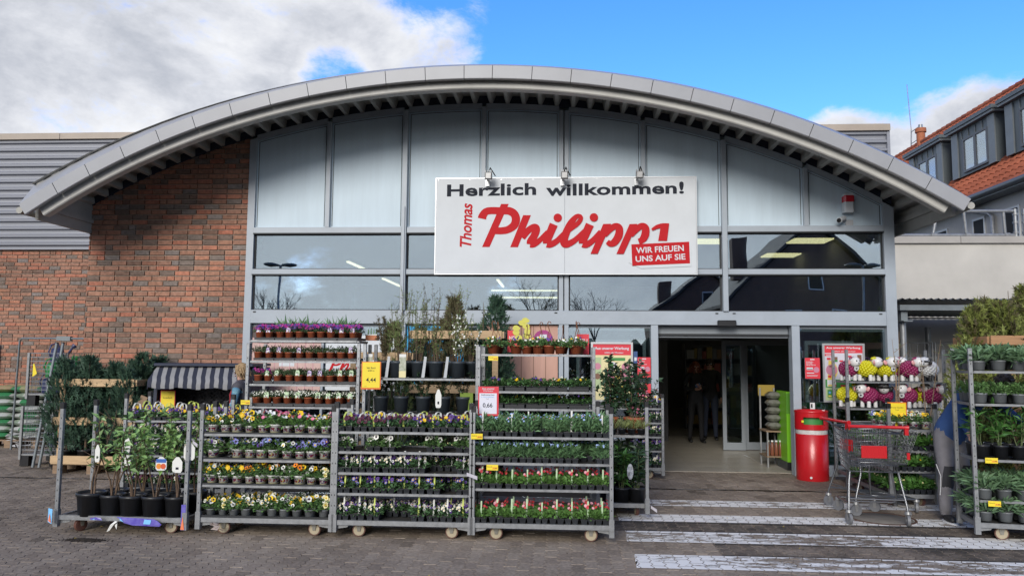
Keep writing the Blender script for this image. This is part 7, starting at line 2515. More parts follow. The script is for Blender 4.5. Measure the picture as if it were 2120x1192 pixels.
def body_mesh(J, bones, name='body', sub=2):
    """J: joint -> (x, y, z, radius); bones: (a, b, material). One continuous skinned surface; each face takes the material of its nearest bone."""
    ids = {k: i for i, k in enumerate(J)}
    me = bpy.data.meshes.new(name)
    me.from_pydata([J[k][:3] for k in J], [(ids[a], ids[b]) for a, b, _ in bones], [])
    o = bpy.data.objects.new('skin_source', me)
    COL.objects.link(o)
    sk = o.modifiers.new('skin', 'SKIN')
    sk.use_smooth_shade = True
    for i, k in enumerate(J):
        sv = me.skin_vertices[0].data[i]
        r = J[k][3]
        sv.radius = (r, r) if not isinstance(r, tuple) else r
        sv.use_root = (i == 0)
    s = o.modifiers.new('sub', 'SUBSURF'); s.levels = s.render_levels = sub
    dg = bpy.context.evaluated_depsgraph_get()
    out = bpy.data.meshes.new_from_object(o.evaluated_get(dg))
    bpy.data.objects.remove(o)
    ms = []
    for _, _, m in bones:
        if m not in ms:
            ms.append(m)
    out.materials.clear()
    for m in ms:
        out.materials.append(m)
    A = np.array([J[a][:3] for a, b, _ in bones]); B = np.array([J[b][:3] for a, b, _ in bones])
    rad = np.array([min(J[a][3] if not isinstance(J[a][3], tuple) else max(J[a][3]), J[b][3] if not isinstance(J[b][3], tuple) else max(J[b][3])) for a, b, _ in bones])
    mi = [ms.index(m) for _, _, m in bones]
    D = B - A; L2 = (D ** 2).sum(1) + 1e-9
    idx = []
    for p in out.polygons:
        c = np.array(p.center)
        t = np.clip(((c - A) * D).sum(1) / L2, 0, 1)
        d = np.linalg.norm(A + D * t[:, None] - c, axis=1) - rad * 0.9
        idx.append(mi[int(d.argmin())])
    out.polygons.foreach_set('material_index', idx)
    out.polygons.foreach_set('use_smooth', [True] * len(out.polygons))
    out.name = name
    return out


def add_hand(J, bones, key, wrist, d, side, palm_n, m, curl=0.5):
    """palm and five unequal, bent fingers from a wrist point"""
    w, d, n_ = Vector(wrist), Vector(d).normalized(), Vector(palm_n).normalized()
    s = d.cross(n_).normalized() * side
    J[key + 'palm'] = (*(w + d * 0.055), 0.026)
    bones.append((key, key + 'palm', m))
    J[key + 'kn'] = (*(w + d * 0.085), 0.024)
    bones.append((key + 'palm', key + 'kn', m))
    for i, (o, l) in enumerate(((-0.030, 0.062), (-0.010, 0.074), (0.010, 0.070), (0.030, 0.052))):
        b0 = w + d * 0.095 + s * o
        b1 = b0 + (d * math.cos(curl) + n_ * math.sin(curl)) * l * 0.55
        b2 = b1 + (d * math.cos(curl * 2.2) + n_ * math.sin(curl * 2.2)) * l * 0.5
        J[f'{key}f{i}a'], J[f'{key}f{i}b'], J[f'{key}f{i}c'] = (*b0, 0.0095), (*b1, 0.0088), (*b2, 0.007)
        bones += [(key + 'kn', f'{key}f{i}a', m), (f'{key}f{i}a', f'{key}f{i}b', m), (f'{key}f{i}b', f'{key}f{i}c', m)]
    t0 = w + d * 0.045 - s * 0.030 + n_ * 0.008
    t1 = t0 + (d * 0.7 - s * 0.55 + n_ * 0.4).normalized() * 0.040
    t2 = t1 + (d * 0.9 + n_ * 0.5).normalized() * 0.030
    J[key + 'ta'], J[key + 'tb'], J[key + 'tc'] = (*t0, 0.012), (*t1, 0.010), (*t2, 0.008)
    bones += [(key + 'palm', key + 'ta', m), (key + 'ta', key + 'tb', m), (key + 'tb', key + 'tc', m)]


def face_parts(t, c, fwd, m_hair, hair, glasses=False, r=0.085):
    """eyes, brows, nose, mouth, ears and hair round a head centre c looking along fwd"""
    f = Vector(fwd).normalized()
    u = Vector((0, 0, 1)); u = (u - f * u.dot(f)).normalized()
    s = u.cross(f).normalized()
    c = Vector(c)
    B_ = Matrix((s, -f, u)).transposed()          # local x = side, -y = forward, z = up

    def P(x, y, z):
        return c + s * x + f * y + u * z
    b = MB()
    for k_ in (-1, 1):
        icos(b, P(k_ * 0.031, r * 0.90, 0.008), 0.011, m_paper, 2)
        icos(b, P(k_ * 0.031, r * 0.90 + 0.0075, 0.008), 0.0055, m_mask, 1)
    b.build('eyes', t)
    b = MB()
    b.add([P(-0.008, r * 0.93, 0.012), P(0.008, r * 0.93, 0.012), P(0.016, r * 0.97, -0.034), P(-0.016, r * 0.97, -0.034), P(0, r * 1.20, -0.028), P(0, r * 0.99, 0.014)], [(0, 3, 4, 5), (5, 4, 2, 1), (3, 2, 4)], m_skin, True)
    b.build('nose', t)
    b = MB()
    icos(b, P(0, r * 0.93, -0.056), 0.024, mat('lips', (0.36, 0.12, 0.11), 0.5), 2, (1, 0.35, 0.30), B_)
    b.build('mouth', t)
    b = MB()
    for k_ in (-1, 1):
        icos(b, P(k_ * (r * 0.96), 0, 0.0), 0.030, m_skin, 2, (0.3, 0.55, 1), B_)
    b.build('ears', t)
    b = MB()
    rr = random.Random(4)
    for i in range(hair['n']):
        zz = rr.uniform(hair['low'], 1)
        a = rr.uniform(0, 2 * PI)
        q = math.sqrt(max(0, 1 - zz * zz))
        x, y = q * math.cos(a), q * math.sin(a)
        if y > 0.30 and zz < 0.62 - 0.25 * abs(x):
            continue
        p = P(x * r * 1.03, y * r * 1.10, 0.018 + zz * r * 1.22)
        d = (p - c).normalized()
        fl = (Vector((0, 0, -1)) * hair['drop'] + d * hair['puff'] - f * 0.3 + Vector((rr.gauss(0, 0.25), rr.gauss(0, 0.25), rr.gauss(0, 0.2)))).normalized()
        L_ = hair['len'] * rr.uniform(0.6, 1.15)
        b.tube([p - d * 0.008, p + d * 0.012 + fl * L_ * 0.35, p + fl * L_ * 0.75 + Vector((0, 0, -hair['drop'] * L_ * 0.2)), p + fl * L_ + Vector((0, 0, -hair['drop'] * L_ * 0.35))], [0.008, 0.008, 0.006, 0.002], m_hair, 4)
    icos(b, c + u * 0.030 - f * 0.012, r * 1.04, m_hair, 3, (1.0, 1.10, 1.12), B_)
    b.build('hair', t)
    if glasses:
        b = MB()
        for k_ in (-1, 1):
            q = [P(k_ * 0.033 + 0.023 * math.cos(2 * PI * j / 12), r * 1.10, 0.006 + 0.017 * math.sin(2 * PI * j / 12)) for j in range(12)]
            b.tube(q, 0.0022, m_mask, 4, True, True)
            b.tube([P(k_ * 0.056, r * 1.09, 0.010), P(k_ * r * 0.99, r * 0.2, 0.012)], 0.002, m_mask, 4)
        b.tube([P(-0.011, r * 1.11, 0.010), P(0.011, r * 1.11, 0.010)], 0.002, m_mask, 4)
        b.build('glasses', t)


def standing(top, sleeve, trousers, shoes, h=1.68, hands=None, stride=0.0, build=1.0):
    k_ = h / 1.72
    J = {'pelvis': (0, 0.01, 0.93, 0.135 * build), 'waist': (0, 0.01, 1.08, 0.125 * build), 'chest': (0, 0.0, 1.27, 0.145 * build), 'upper': (0, 0.01, 1.40, 0.10), 'neck': (0, 0.0, 1.475, 0.052), 'jaw': (0, -0.022, 1.545, 0.062), 'head': (0, 0.0, 1.605, 0.085), 'crown': (0, 0.012, 1.665, 0.062)}
    bones = [('pelvis', 'waist', top), ('waist', 'chest', top), ('chest', 'upper', top), ('upper', 'neck', m_skin), ('neck', 'jaw', m_skin), ('jaw', 'head', m_skin), ('head', 'crown', m_skin)]
    hands = hands or {}
    for s, nm in ((-1, 'r'), (1, 'l')):
        J['hip' + nm] = (s * 0.092, 0.01, 0.88, 0.10); J['kn' + nm] = (s * 0.10, -0.015 - s * stride * 0.5, 0.50, 0.066); J['cf' + nm] = (s * 0.105, 0.02 - s * stride * 0.8, 0.34, 0.060); J['an' + nm] = (s * 0.11, 0.03 - s * stride, 0.10, 0.046)
        J['he' + nm] = (s * 0.11, 0.05 - s * stride, 0.042, 0.042); J['ba' + nm] = (s * 0.12, -0.08 - s * stride, 0.036, 0.042); J['to' + nm] = (s * 0.125, -0.15 - s * stride, 0.028, 0.028)
        bones += [('pelvis', 'hip' + nm, trousers), ('hip' + nm, 'kn' + nm, trousers), ('kn' + nm, 'cf' + nm, trousers), ('cf' + nm, 'an' + nm, trousers), ('an' + nm, 'he' + nm, shoes), ('he' + nm, 'ba' + nm, shoes), ('ba' + nm, 'to' + nm, shoes)]
        J['sh' + nm] = (s * 0.165 * build, 0.01, 1.40, 0.068)
        e, w = hands.get(nm, ((s * 0.235, 0.03, 1.13), (s * 0.235, -0.04, 0.90)))
        J['el' + nm] = (*e, 0.046); J['fo' + nm] = (*(Vector(e).lerp(Vector(w), 0.35)), 0.043); J['wr' + nm] = (*w, 0.028)
        bones += [('upper', 'sh' + nm, top), ('sh' + nm, 'el' + nm, sleeve), ('el' + nm, 'fo' + nm, sleeve), ('fo' + nm, 'wr' + nm, sleeve)]
        d = (Vector(w) - Vector(e)).normalized()
        add_hand(J, bones, 'wr' + nm, w, d, s, Vector((-s, 0, 0)) if abs(d.z) > 0.6 else Vector((0, 0, 1)), m_skin)
    return {a: (v[0] * k_, v[1] * k_, v[2] * k_, v[3] * k_) for a, v in J.items()}, bones, k_


# the woman by the wicker beach chair, in profile
m_plaid = mat('blue plaid shirt', (0.035, 0.15, 0.30), 0.8, var=0.7, scale=9, col2=(0.20, 0.38, 0.42), stretch=(0.6, 0.6, 5))
m_vest = mat('charcoal quilted vest', (0.075, 0.072, 0.085), 0.8)
m_jean = mat('dark jeans', (0.03, 0.04, 0.07), 0.8)
m_shoe = mat('black shoe', (0.015, 0.015, 0.016), 0.5)
wm = thing('person', 'woman with blond hair and glasses in charcoal vest over plaid shirt', 'person', (0.60, -1.62, 0), R(-90))
J, bn, k_ = standing(m_vest, m_plaid, m_jean, m_shoe, 1.63, {'r': ((-0.25, 0.0, 1.14), (-0.22, -0.18, 0.98)), 'l': ((0.25, 0.0, 1.14), (0.22, -0.16, 0.98))})
link('body', body_mesh(J, bn), wm)
face_parts(wm, (0, -0.008 * k_, 1.592 * k_), (0, -1, 0.02), mat('blond hair', (0.40, 0.27, 0.14), 0.6, var=0.4, scale=30), dict(n=330, low=-0.5, drop=0.7, puff=0.22, len=0.062), True)
b = MB()
b.tube([(0.075 * math.cos(a), 0.0 + 0.065 * math.sin(a), 1.44 * k_ + 0.01 * math.sin(3 * a)) for a in [2 * PI * j / 14 for j in range(14)]], 0.022, mat('grey scarf', (0.28, 0.27, 0.31), 0.9, var=0.3, scale=30), 7, True, True)
b.build('scarf', wm)
b = MB()
for s in (-1, 1):
    b.tube([(s * 0.05, -0.075, 1.41 * k_), (s * 0.055, -0.128, 1.27 * k_), (s * 0.05, -0.118, 1.08 * k_)], 0.013, mat('red lining', (0.30, 0.02, 0.03), 0.7), 6)
b.build('vest_lining', wm)
# inside the doorway
m_coat = mat('black coat', (0.016, 0.017, 0.021), 0.8)
wd = thing('person', 'red haired woman in black standing in the dark doorway', 'person', (7.80, 4.40, 0.005), R(8))
J, bn, k_ = standing(m_coat, m_coat, mat('black trousers', (0.012, 0.012, 0.014), 0.8), m_shoe, 1.68, {'r': ((-0.24, 0.02, 1.14), (-0.07, -0.20, 1.13)), 'l': ((0.24, 0.02, 1.14), (0.03, -0.21, 1.18))}, 0.06, 1.08)
link('body', body_mesh(J, bn), wd)
face_parts(wd, (0, -0.008, 1.592 * k_), (0, -1, 0.0), mat('auburn hair', (0.16, 0.035, 0.015), 0.55, var=0.4, scale=30), dict(n=260, low=-0.6, drop=1.6, puff=0.25, len=0.22))
b = MB(); b.obox((0.0, -0.28, 1.19), (0.05, 0.01, 0.02), (0, 0.006, 0), (-0.01, 0, 0.03), mat('blue packet', (0.08, 0.16, 0.32), 0.5)); b.build('packet')
o = bpy.data.objects['packet']; o['label'] = 'small blue packet in the hands of the woman in the doorway'; o['category'] = 'packet'; o.location = (7.80, 4.40, 0)
wd2 = thing('person', 'dim figure in dark clothes behind the red haired woman', 'person', (8.20, 4.95, 0.005), R(-10))
J, bn, k_ = standing(m_coat, m_coat, m_jean, m_shoe, 1.74, None, 0.05, 1.1)
link('body', body_mesh(J, bn), wd2)
face_parts(wd2, (0, -0.008, 1.592 * k_), (0, -1, 0), mat('dark hair', (0.03, 0.02, 0.015), 0.6), dict(n=150, low=-0.1, drop=0.6, puff=0.2, len=0.05))

# the man bending over the herb trolley
m_sweat = mat('blue sweatshirt', (0.028, 0.075, 0.21), 0.85, var=0.25, scale=5)
m_trou = mat('grey work trousers', (0.20, 0.19, 0.20), 0.85, var=0.25, scale=6)
m_patch = mat('black knee patch', (0.028, 0.028, 0.032), 0.85)
mn = thing('person', 'man in blue sweatshirt and grey work trousers bending behind the herb trolley', 'person', (9.26, -3.08, 0), 0)
J = {'pelvis': (0.06, 0.08, 0.92, 0.155), 'waist': (0.10, 0.06, 1.07, 0.15), 'chest': (0.22, -0.01, 1.29, 0.165), 'upper': (0.34, -0.05, 1.40, 0.11), 'neck': (0.43, -0.10, 1.44, 0.058), 'jaw': (0.50, -0.17, 1.43, 0.066), 'head': (0.54, -0.16, 1.48, 0.088), 'crown': (0.57, -0.12, 1.54, 0.064)}
bn = [('pelvis', 'waist', m_sweat), ('waist', 'chest', m_sweat), ('chest', 'upper', m_sweat), ('upper', 'neck', m_skin), ('neck', 'jaw', m_skin), ('jaw', 'head', m_skin), ('head', 'crown', m_skin)]
for nm, hip, kn, cf, an, he, ba, to in (('r', (-0.03, 0.06, 0.85, 0.115), (-0.065, -0.06, 0.50, 0.082), (-0.085, -0.06, 0.34, 0.078), (-0.105, -0.10, 0.12, 0.070), (-0.10, -0.09, 0.045, 0.048), (-0.11, -0.22, 0.042, 0.050), (-0.115, -0.30, 0.034, 0.036)),
                                         ('l', (0.15, 0.10, 0.86, 0.115), (0.17, 0.06, 0.50, 0.082), (0.18, 0.12, 0.34, 0.076), (0.19, 0.16, 0.12, 0.066), (0.19, 0.19, 0.045, 0.046), (0.21, 0.06, 0.040, 0.048), (0.22, -0.02, 0.032, 0.034))):
    for kk, v in zip(('hip', 'kn', 'cf', 'an', 'he', 'ba', 'to'), (hip, kn, cf, an, he, ba, to)):
        J[kk + nm] = v
    up = tuple(Vector(hip[:3]).lerp(Vector(kn[:3]), 0.62)); J['th' + nm] = (*up, 0.092)
    bn += [('pelvis', 'hip' + nm, m_trou), ('hip' + nm, 'th' + nm, m_trou), ('th' + nm, 'kn' + nm, m_trou), ('kn' + nm, 'cf' + nm, m_trou), ('cf' + nm, 'an' + nm, m_trou), ('an' + nm, 'he' + nm, m_shoe), ('he' + nm, 'ba' + nm, m_shoe), ('ba' + nm, 'to' + nm, m_shoe)]
for nm, sh, el, wr in (('r', (0.13, -0.10, 1.40, 0.078), (0.06, -0.13, 1.14, 0.055), (0.075, -0.27, 0.98, 0.032)), ('l', (0.50, 0.06, 1.36, 0.078), (0.62, -0.10, 1.16, 0.055), (0.66, -0.32, 1.06, 0.032))):
    J['sh' + nm] = sh; J['el' + nm] = el; J['fo' + nm] = (*(Vector(el[:3]).lerp(Vector(wr[:3]), 0.4)), 0.05); J['wr' + nm] = wr
    bn += [('upper', 'sh' + nm, m_sweat), ('sh' + nm, 'el' + nm, m_sweat), ('el' + nm, 'fo' + nm, m_sweat), ('fo' + nm, 'wr' + nm, m_sweat)]
    add_hand(J, bn, 'wr' + nm, wr[:3], Vector(wr[:3]) - Vector(el[:3]), 1 if nm == 'l' else -1, (0, -0.3, -1), m_skin, 0.7)
link('body', body_mesh(J, bn), mn)
face_parts(mn, (0.535, -0.165, 1.475), (0.35, -0.85, -0.38), mat('short brown hair', (0.07, 0.045, 0.03), 0.6), dict(n=140, low=0.0, drop=0.3, puff=0.3, len=0.03))
b = MB()
for (cx_, cy_, cz_) in ((-0.07, -0.125, 0.44), (0.175, -0.02, 0.44)):
    P = [(0.07 * math.sin(a) * (0.85 if z > 0.1 else 1), -0.052 * math.cos(a) , z) for z in (-0.17, -0.06, 0.06, 0.15) for a in [(-1.15 + 2.3 * j / 6) for j in range(7)]]
    b.add([(cx_ + p[0] - (p[2] + 0.0) * -0.12, cy_ + 0.04 + p[1] + (0.03 if p[2] < -0.1 else 0), cz_ + p[2]) for p in P], [(r_ * 7 + j, r_ * 7 + j + 1, r_ * 7 + 7 + j + 1, r_ * 7 + 7 + j) for r_ in range(3) for j in range(6)], m_patch, True)
b.build('knee_patch', mn)
b = MB()
for (cx_, cy_) in ((-0.11, -0.19), (0.205, 0.09)):
    q = [(cx_ + 0.052 * math.cos(a), cy_ + 0.145 * math.sin(a), 0.0) for a in [2 * PI * j / 20 for j in range(20)]]
    b.prism(q, (0, 0, 0.018), m_paper)
b.build('shoe_sole', mn)
b = MB(); b.tube([(-0.16, -0.04, 0.60), (-0.145, -0.10, 0.48), (-0.15, -0.10, 0.36), (-0.17, -0.12, 0.28)], 0.004, m_paper, 5); b.build('reflective_piping', mn)

# ================================================================== WICKER BEACH CHAIR
m_navy = mat('navy tarpaulin', (0.018, 0.026, 0.055), 0.6, var=0.25, scale=4)
m_stripew = mat('grey white stripe', (0.27, 0.27, 0.275), 0.85, var=0.15, scale=6)
m_striped = mat('navy stripe', (0.022, 0.026, 0.045), 0.85)
m_wick = mat('dark wicker', (0.028, 0.028, 0.032), 0.5, obj_var=0.1, isl=0.5)
sk_ = thing('beach_chair', 'dark wicker beach chair with striped awning against the brick wall', 'beach chair', (-0.28, -0.95, 0))
w, d = 0.74, 0.72
for s in (-1, 1):
    b = MB(); b.prism([(s * w, 0.02, 0.05), (s * w, d, 0.05), (s * w, d, 1.56), (s * w, 0.30, 1.57), (s * w, 0.05, 1.30), (s * w, 0.0, 0.55)], (-s * 0.05, 0, 0), m_navy); b.build('side_panel', sk_)
b = MB(); b.bbox(-w - 0.01, w + 0.01, 0.02, d + 0.02, 1.575, 1.615, m_navy, 0.006); b.build('roof_board', sk_)
bw = MB()
rw = random.Random(2)
for r_ in range(34):
    z = 0.42 + r_ * 0.034
    for c_ in range(18):
        x = -w + 0.055 + c_ * (2 * w - 0.11) / 18 + (0.04 if r_ % 2 else 0)
        x1 = min(x + 0.075, w - 0.052)
        o_ = 0.014 if (r_ + c_) % 2 else 0.004
        y = d - 0.10 - o_
        bw.add([(x, d - 0.10, z + 0.003), (x + 0.02, y, z + 0.003), (x1 - 0.02, y, z + 0.003), (x1, d - 0.10, z + 0.003), (x, d - 0.10, z + 0.031), (x + 0.02, y - 0.002, z + 0.031), (x1 - 0.02, y - 0.002, z + 0.031), (x1, d - 0.10, z + 0.031)], [(0, 1, 5, 4), (1, 2, 6, 5), (2, 3, 7, 6), (0, 3, 2, 1), (4, 5, 6, 7)], m_wick)
bw.build('wicker_back', sk_, kind='stuff')
b = MB(); b.box(-w + 0.05, w - 0.05, d - 0.095, d - 0.05, 0.05, 1.57, m_wick); b.build('back_board', sk_)
b = MB(); b.bbox(-w + 0.055, w - 0.055, 0.08, d - 0.12, 0.30, 0.44, m_navy, 0.02); b.build('seat_cushion', sk_)
b = MB(); b.tube([(0.35, d - 0.13, 1.25), (0.0, d - 0.16, 0.85)], 0.012, m_galvd, 6); b.build('stay_bar', sk_)
ns = 22
for i in range(ns):
    x0, x1 = -w + 0.012 + (2 * w - 0.024) * i / ns, -w + 0.012 + (2 * w - 0.024) * (i + 1) / ns
    m = m_stripew if i % 2 else m_striped
    b = MB()
    prof_ = [(0.10, 1.57), (0.0, 1.50), (-0.10, 1.42), (-0.16, 1.37), (-0.175, 1.31), (-0.17, 1.27 - 0.006 * (i % 3))]
    sag = lambda x, k_: -0.022 * math.sin((x + w) / (2 * w) * PI * 3) ** 2 * (k_ / 5) + 0.10 * max(0, abs(x) / w - 0.86) * 0
    sh_ = [0.10 * (1 - k_ / 3) if k_ < 3 else 0 for k_ in range(6)]
    vs = [(max(-w + 0.01, min(w - 0.01, xx - sh_[k_])), y, z + sag(xx, k_)) for k_, (y, z) in enumerate(prof_) for xx in (x0, x1)]
    b.add(vs, [(2 * k_, 2 * k_ + 1, 2 * k_ + 3, 2 * k_ + 2) for k_ in range(5)], m, True)
    b.build('awning_stripe', sk_)
for s in (-1, 1):
    b = MB(); b.prism([(s * (w - 0.008), 0.10, 1.565), (s * (w - 0.008), -0.16, 1.37), (s * (w - 0.008), -0.165, 1.24), (s * (w - 0.008), 0.12, 1.34)], (-s * 0.006, 0, 0), m_navy); b.build('awning_side', sk_)
t = thing('price_sign', 'yellow price board standing inside the beach chair', 'price sign', (-0.93, -0.86, 0.75), R(12))
b = MB(); b.box(-0.01, 0.20, 0, 0.01, -0.01, 0.46, m_sigred); b.build('frame', t)
b = MB(); b.box(0.0, 0.19, -0.004, 0, 0, 0.45, m_ytag); text_into(b, 'Strandkorb', (0.03, -0.0048, 0.34), RX_, UX_, 0.13, 0.03, m_ink); text_into(b, '444,-', (0.04, -0.0048, 0.15), RX_, UX_, 0.11, 0.06, m_ink, 0.01); b.build('card', t)

# ================================================================== MESH CRATES, WATERING CANS, BARRIER, PEAT BAGS
def mesh_crate(label, loc, w, d, h, m_edge, m_wire, rows, rz=0.0):
    t = thing('mesh_crate', label, 'mesh crate', loc, rz, 'wire mesh crates by the hall')
    b = MB()
    for x in (-w / 2, w / 2):
        for y in (-d / 2, d / 2):
            b.box(x - 0.018, x + 0.018, y - 0.018, y + 0.018, 0.0, h, m_edge)
    b.build('corner_post', t)
    for nm, P in (('front_grid', [(-w / 2, -d / 2), (w / 2, -d / 2)]), ('side_grid', [(w / 2, -d / 2), (w / 2, d / 2)]), ('side_grid', [(-w / 2, -d / 2), (-w / 2, d / 2)]), ('rear_grid', [(-w / 2, d / 2), (w / 2, d / 2)])):
        g = MB()
        a, c = Vector((*P[0], 0)), Vector((*P[1], 0))
        for i in range(rows + 1):
            z = 0.08 + (h - 0.09) * i / rows
            g.tube([a + Vector((0, 0, z)), c + Vector((0, 0, z))], 0.0045, m_wire, 5)
        for i in range(1, 8):
            p = a.lerp(c, i / 8)
            g.tube([p + Vector((0, 0.006, 0.08)), p + Vector((0, 0.006, h))], 0.003, m_galvd, 4)
        g.build(nm, t)
    b = MB(); b.box(-w / 2, w / 2, -d / 2, d / 2, 0.06, 0.08, m_galvd); b.build('floor', t)
    for x in (-w / 2 + 0.07, w / 2 - 0.07):
        for y in (-d / 2 + 0.05, d / 2 - 0.05):
            b = MB(); b.box(x - 0.07, x + 0.07, y - 0.05, y + 0.05, -0.10, 0.059, m_blk); b.build('foot', t)
    return t


m_wirew = mat('bright wire', (0.40, 0.42, 0.44), 0.35, 0.6)
mesh_crate('lower of two stacked wire mesh crates beside the peat bags', (-3.10, 0.0, 0.105), 0.62, 0.72, 0.82, m_galvd, m_wirew, 11)
mesh_crate('upper wire mesh crate filled with watering cans', (-3.05, 0.0, 1.035), 0.62, 0.72, 0.72, m_galvd, m_wirew, 10)
mesh_crate('black framed mesh crate behind the leaning tubes', (-2.62, 0.9, 1.0), 0.62, 0.6, 0.95, m_blk, m_wirew, 9)
b = mesh_crate('black framed mesh crate under another behind the tubes', (-2.62, 0.9, 0.105), 0.62, 0.6, 0.78, m_blk, m_wirew, 8)
m_cang = mat('green watering can', (0.01, 0.22, 0.04), 0.35)
m_canb = mat('navy watering can', (0.03, 0.035, 0.10), 0.4)


def can_(label, loc, m, rz, sc=1.0):
    t = thing('watering_can', label, 'watering can', loc, rz, 'watering cans in the mesh crates', sc)
    b = MB(); b.lathe([(0.001, 0), (0.105, 0), (0.11, 0.02), (0.10, 0.20), (0.085, 0.24), (0.04, 0.25)], m, 16); b.build('body', t)
    b = MB(); b.tube([(0.09, 0, 0.05), (0.18, 0, 0.15), (0.25, 0, 0.27)], [0.03, 0.022, 0.014], m, 8); b.cyl((0.245, 0, 0.262), (0.275, 0, 0.29), 0.03, m, 12, 0.045); b.build('spout', t)
    b = MB(); b.tube([(0.03, 0, 0.25), (0.0, 0, 0.33), (-0.10, 0, 0.30), (-0.14, 0, 0.18), (-0.10, 0, 0.08)], 0.013, m, 7); b.build('handle', t)


for i, (x, y, z, m, a, lab) in enumerate(((-3.15, -0.15, 1.12, m_canb, 0.4, 'navy watering can at the bottom left of the upper mesh crate'), (-2.93, -0.12, 1.12, m_canb, 2.6, 'navy watering can at the bottom right of the upper mesh crate'), (-3.08, -0.18, 1.36, m_cang, 0.2, 'big green watering can in the middle of the upper mesh crate'),
                                          (-2.92, 0.08, 1.40, m_cang, 2.0, 'green watering can behind the big one'), (-3.18, 0.05, 1.60, m_canb, 1.0, 'navy watering can on top of the pile'), (-2.95, -0.02, 0.45, m_cang, 1.2, 'green watering can in the lower mesh crate'), (-3.15, 0.1, 0.25, m_canb, 0.5, 'navy watering can in the lower mesh crate'),
                                          (-2.60, 0.85, 1.55, m_cang, 0.8, 'green watering can high in the black framed crate'), (-2.72, 0.85, 1.10, m_cang, 2.2, 'green watering can low in the black framed crate'), (-2.50, 0.9, 1.30, m_canb, 0.2, 'navy watering can in the black framed crate'))):
    can_(lab, (x, y, z), m, a, 0.95)
t = thing('price_flag', 'small yellow flag on the upper mesh crate', 'price flag', (-3.26, -0.40, 1.38))
b = MB(); b.prism([(0, 0, 0), (0.07, 0, 0.05), (0.02, 0, 0.20), (0.0, 0, 0.20)], (0, 0.004, 0), m_ytag); b.build('card', t)
for i, (x, lab) in enumerate(((-2.86, 'left of two galvanised tubes leaning by the conifer crate'), (-2.76, 'right of two galvanised tubes leaning by the conifer crate'))):
    t = thing('leaning_tube', lab, 'steel tube', (x, -0.45, 0), 0, 'leaning galvanised tubes')
    b = MB(); b.tube([(-0.13, -0.2, 0.03), (0.0, 0.0, 1.90)], 0.022, m_csteel, 8); b.build('tube', t)
    b = MB(); b.cyl((0.0, 0.0, 1.9), (0.002, 0.002, 1.915), 0.03, m_blk, 8); b.build('end_cap', t)
t = thing('tube_barrier', 'galvanised tube barrier in front of the brick hall', 'barrier', (-4.6, 1.6, 0))
b = MB(); b.tube([(-0.40, 0, 0), (-0.36, 0, 1.98), (-0.32, 0, 2.02), (1.30, 0, 2.02), (1.34, 0, 1.98), (1.36, 0, 0)], 0.018, m_csteel, 8); b.build('frame', t)
b = MB(); b.box(0.36, 0.62, -0.035, 0.035, 1.98, 2.06, m_csteel); b.build('clamp', t)

m_bagw = mat('white peat bag', (0.50, 0.51, 0.49), 0.4, var=0.12, scale=8)
m_bagg = mat('green peat bag print', (0.05, 0.24, 0.10), 0.4, var=0.2, scale=8)
m_bagt = mat('green and tan bag', (0.22, 0.34, 0.14), 0.4, var=0.6, scale=7, col2=(0.36, 0.20, 0.12))


def bag_mesh(seed, m1, m2):
    rr = random.Random(seed)
    b = MB()
    nx, ny = 9, 6
    W_, D_, H_ = 0.29, 0.20, 0.062
    for sgn in (1, -1):
        vs = []
        for i in range(nx + 1):
            for j in range(ny + 1):
                u, v = -1 + 2 * i / nx, -1 + 2 * j / ny
                k_ = (1 - abs(u) ** 3) * (1 - abs(v) ** 3)
                z = 0.062 + sgn * H_ * (k_ ** 0.5) + rr.uniform(-0.004, 0.004) * k_
                vs.append((u * W_ * (1 - 0.05 * abs(v) ** 2), v * D_ * (1 - 0.06 * abs(u) ** 2), z))
        q = ny + 1
        f = [(i * q + j, (i + 1) * q + j, (i + 1) * q + j + 1, i * q + j + 1) if sgn > 0 else (i * q + j, i * q + j + 1, (i + 1) * q + j + 1, (i + 1) * q + j) for i in range(nx) for j in range(ny)]
        for k_, ff in enumerate(f):
            i = k_ // ny
            b.add([], [], m1)
        base = len(b.v)
        b.v.extend(vs)
        for k_, ff in enumerate(f):
            i = k_ // ny
            b.f.append(tuple(a + base for a in ff)); b.m.append(b.mi(m2 if (i < 3 or i > 7) else m1)); b.sm.append(True)
    return b.mesh('bag')


m_bagp = mat('pale green bag print', (0.34, 0.42, 0.33), 0.4, var=0.4, scale=9)
bags = [bag_mesh(1, m_bagg, m_bagw), bag_mesh(2, m_bagw, m_bagp), bag_mesh(3, m_bagt, m_bagg)]
pl = thing('pallet', 'wooden pallet under the stacked peat bags', 'pallet', (-5.25, 2.25, 0))
for i in range(6):
    b = MB(); b.box(-0.6, 0.6, -0.4 + i * 0.14, -0.30 + i * 0.14, 0.122, 0.144, m_lath2); b.build('deck_board', pl)
for x in (-0.6, -0.07, 0.46):
    for y in (-0.4, -0.06, 0.28):
        b = MB(); b.box(x, x + 0.14, y, y + 0.12, 0.0, 0.121, m_lath2); b.build('block', pl)
for k_ in range(8):
    for i in range(2):
        for j in range(2):
            lab = f'{["green and white", "pale", "tan green"][2 if k_ == 7 else (k_ + i) % 2]} peat bag, {ORD[k_]} layer up, {"left" if i == 0 else "right"} {"front" if j == 0 else "rear"} of the stack'
            t = thing('peat_bag', lab, 'bag', (-5.55 + i * 0.58 + rd.uniform(-0.03, 0.03), 2.06 + j * 0.40 + rd.uniform(-0.03, 0.02), 0.145 + k_ * 0.124), rd.uniform(-0.08, 0.08), 'stacked peat bags')
            link('bag', bags[2 if k_ == 7 else (k_ + i) % 2], t, rz=PI / 2 * 0)
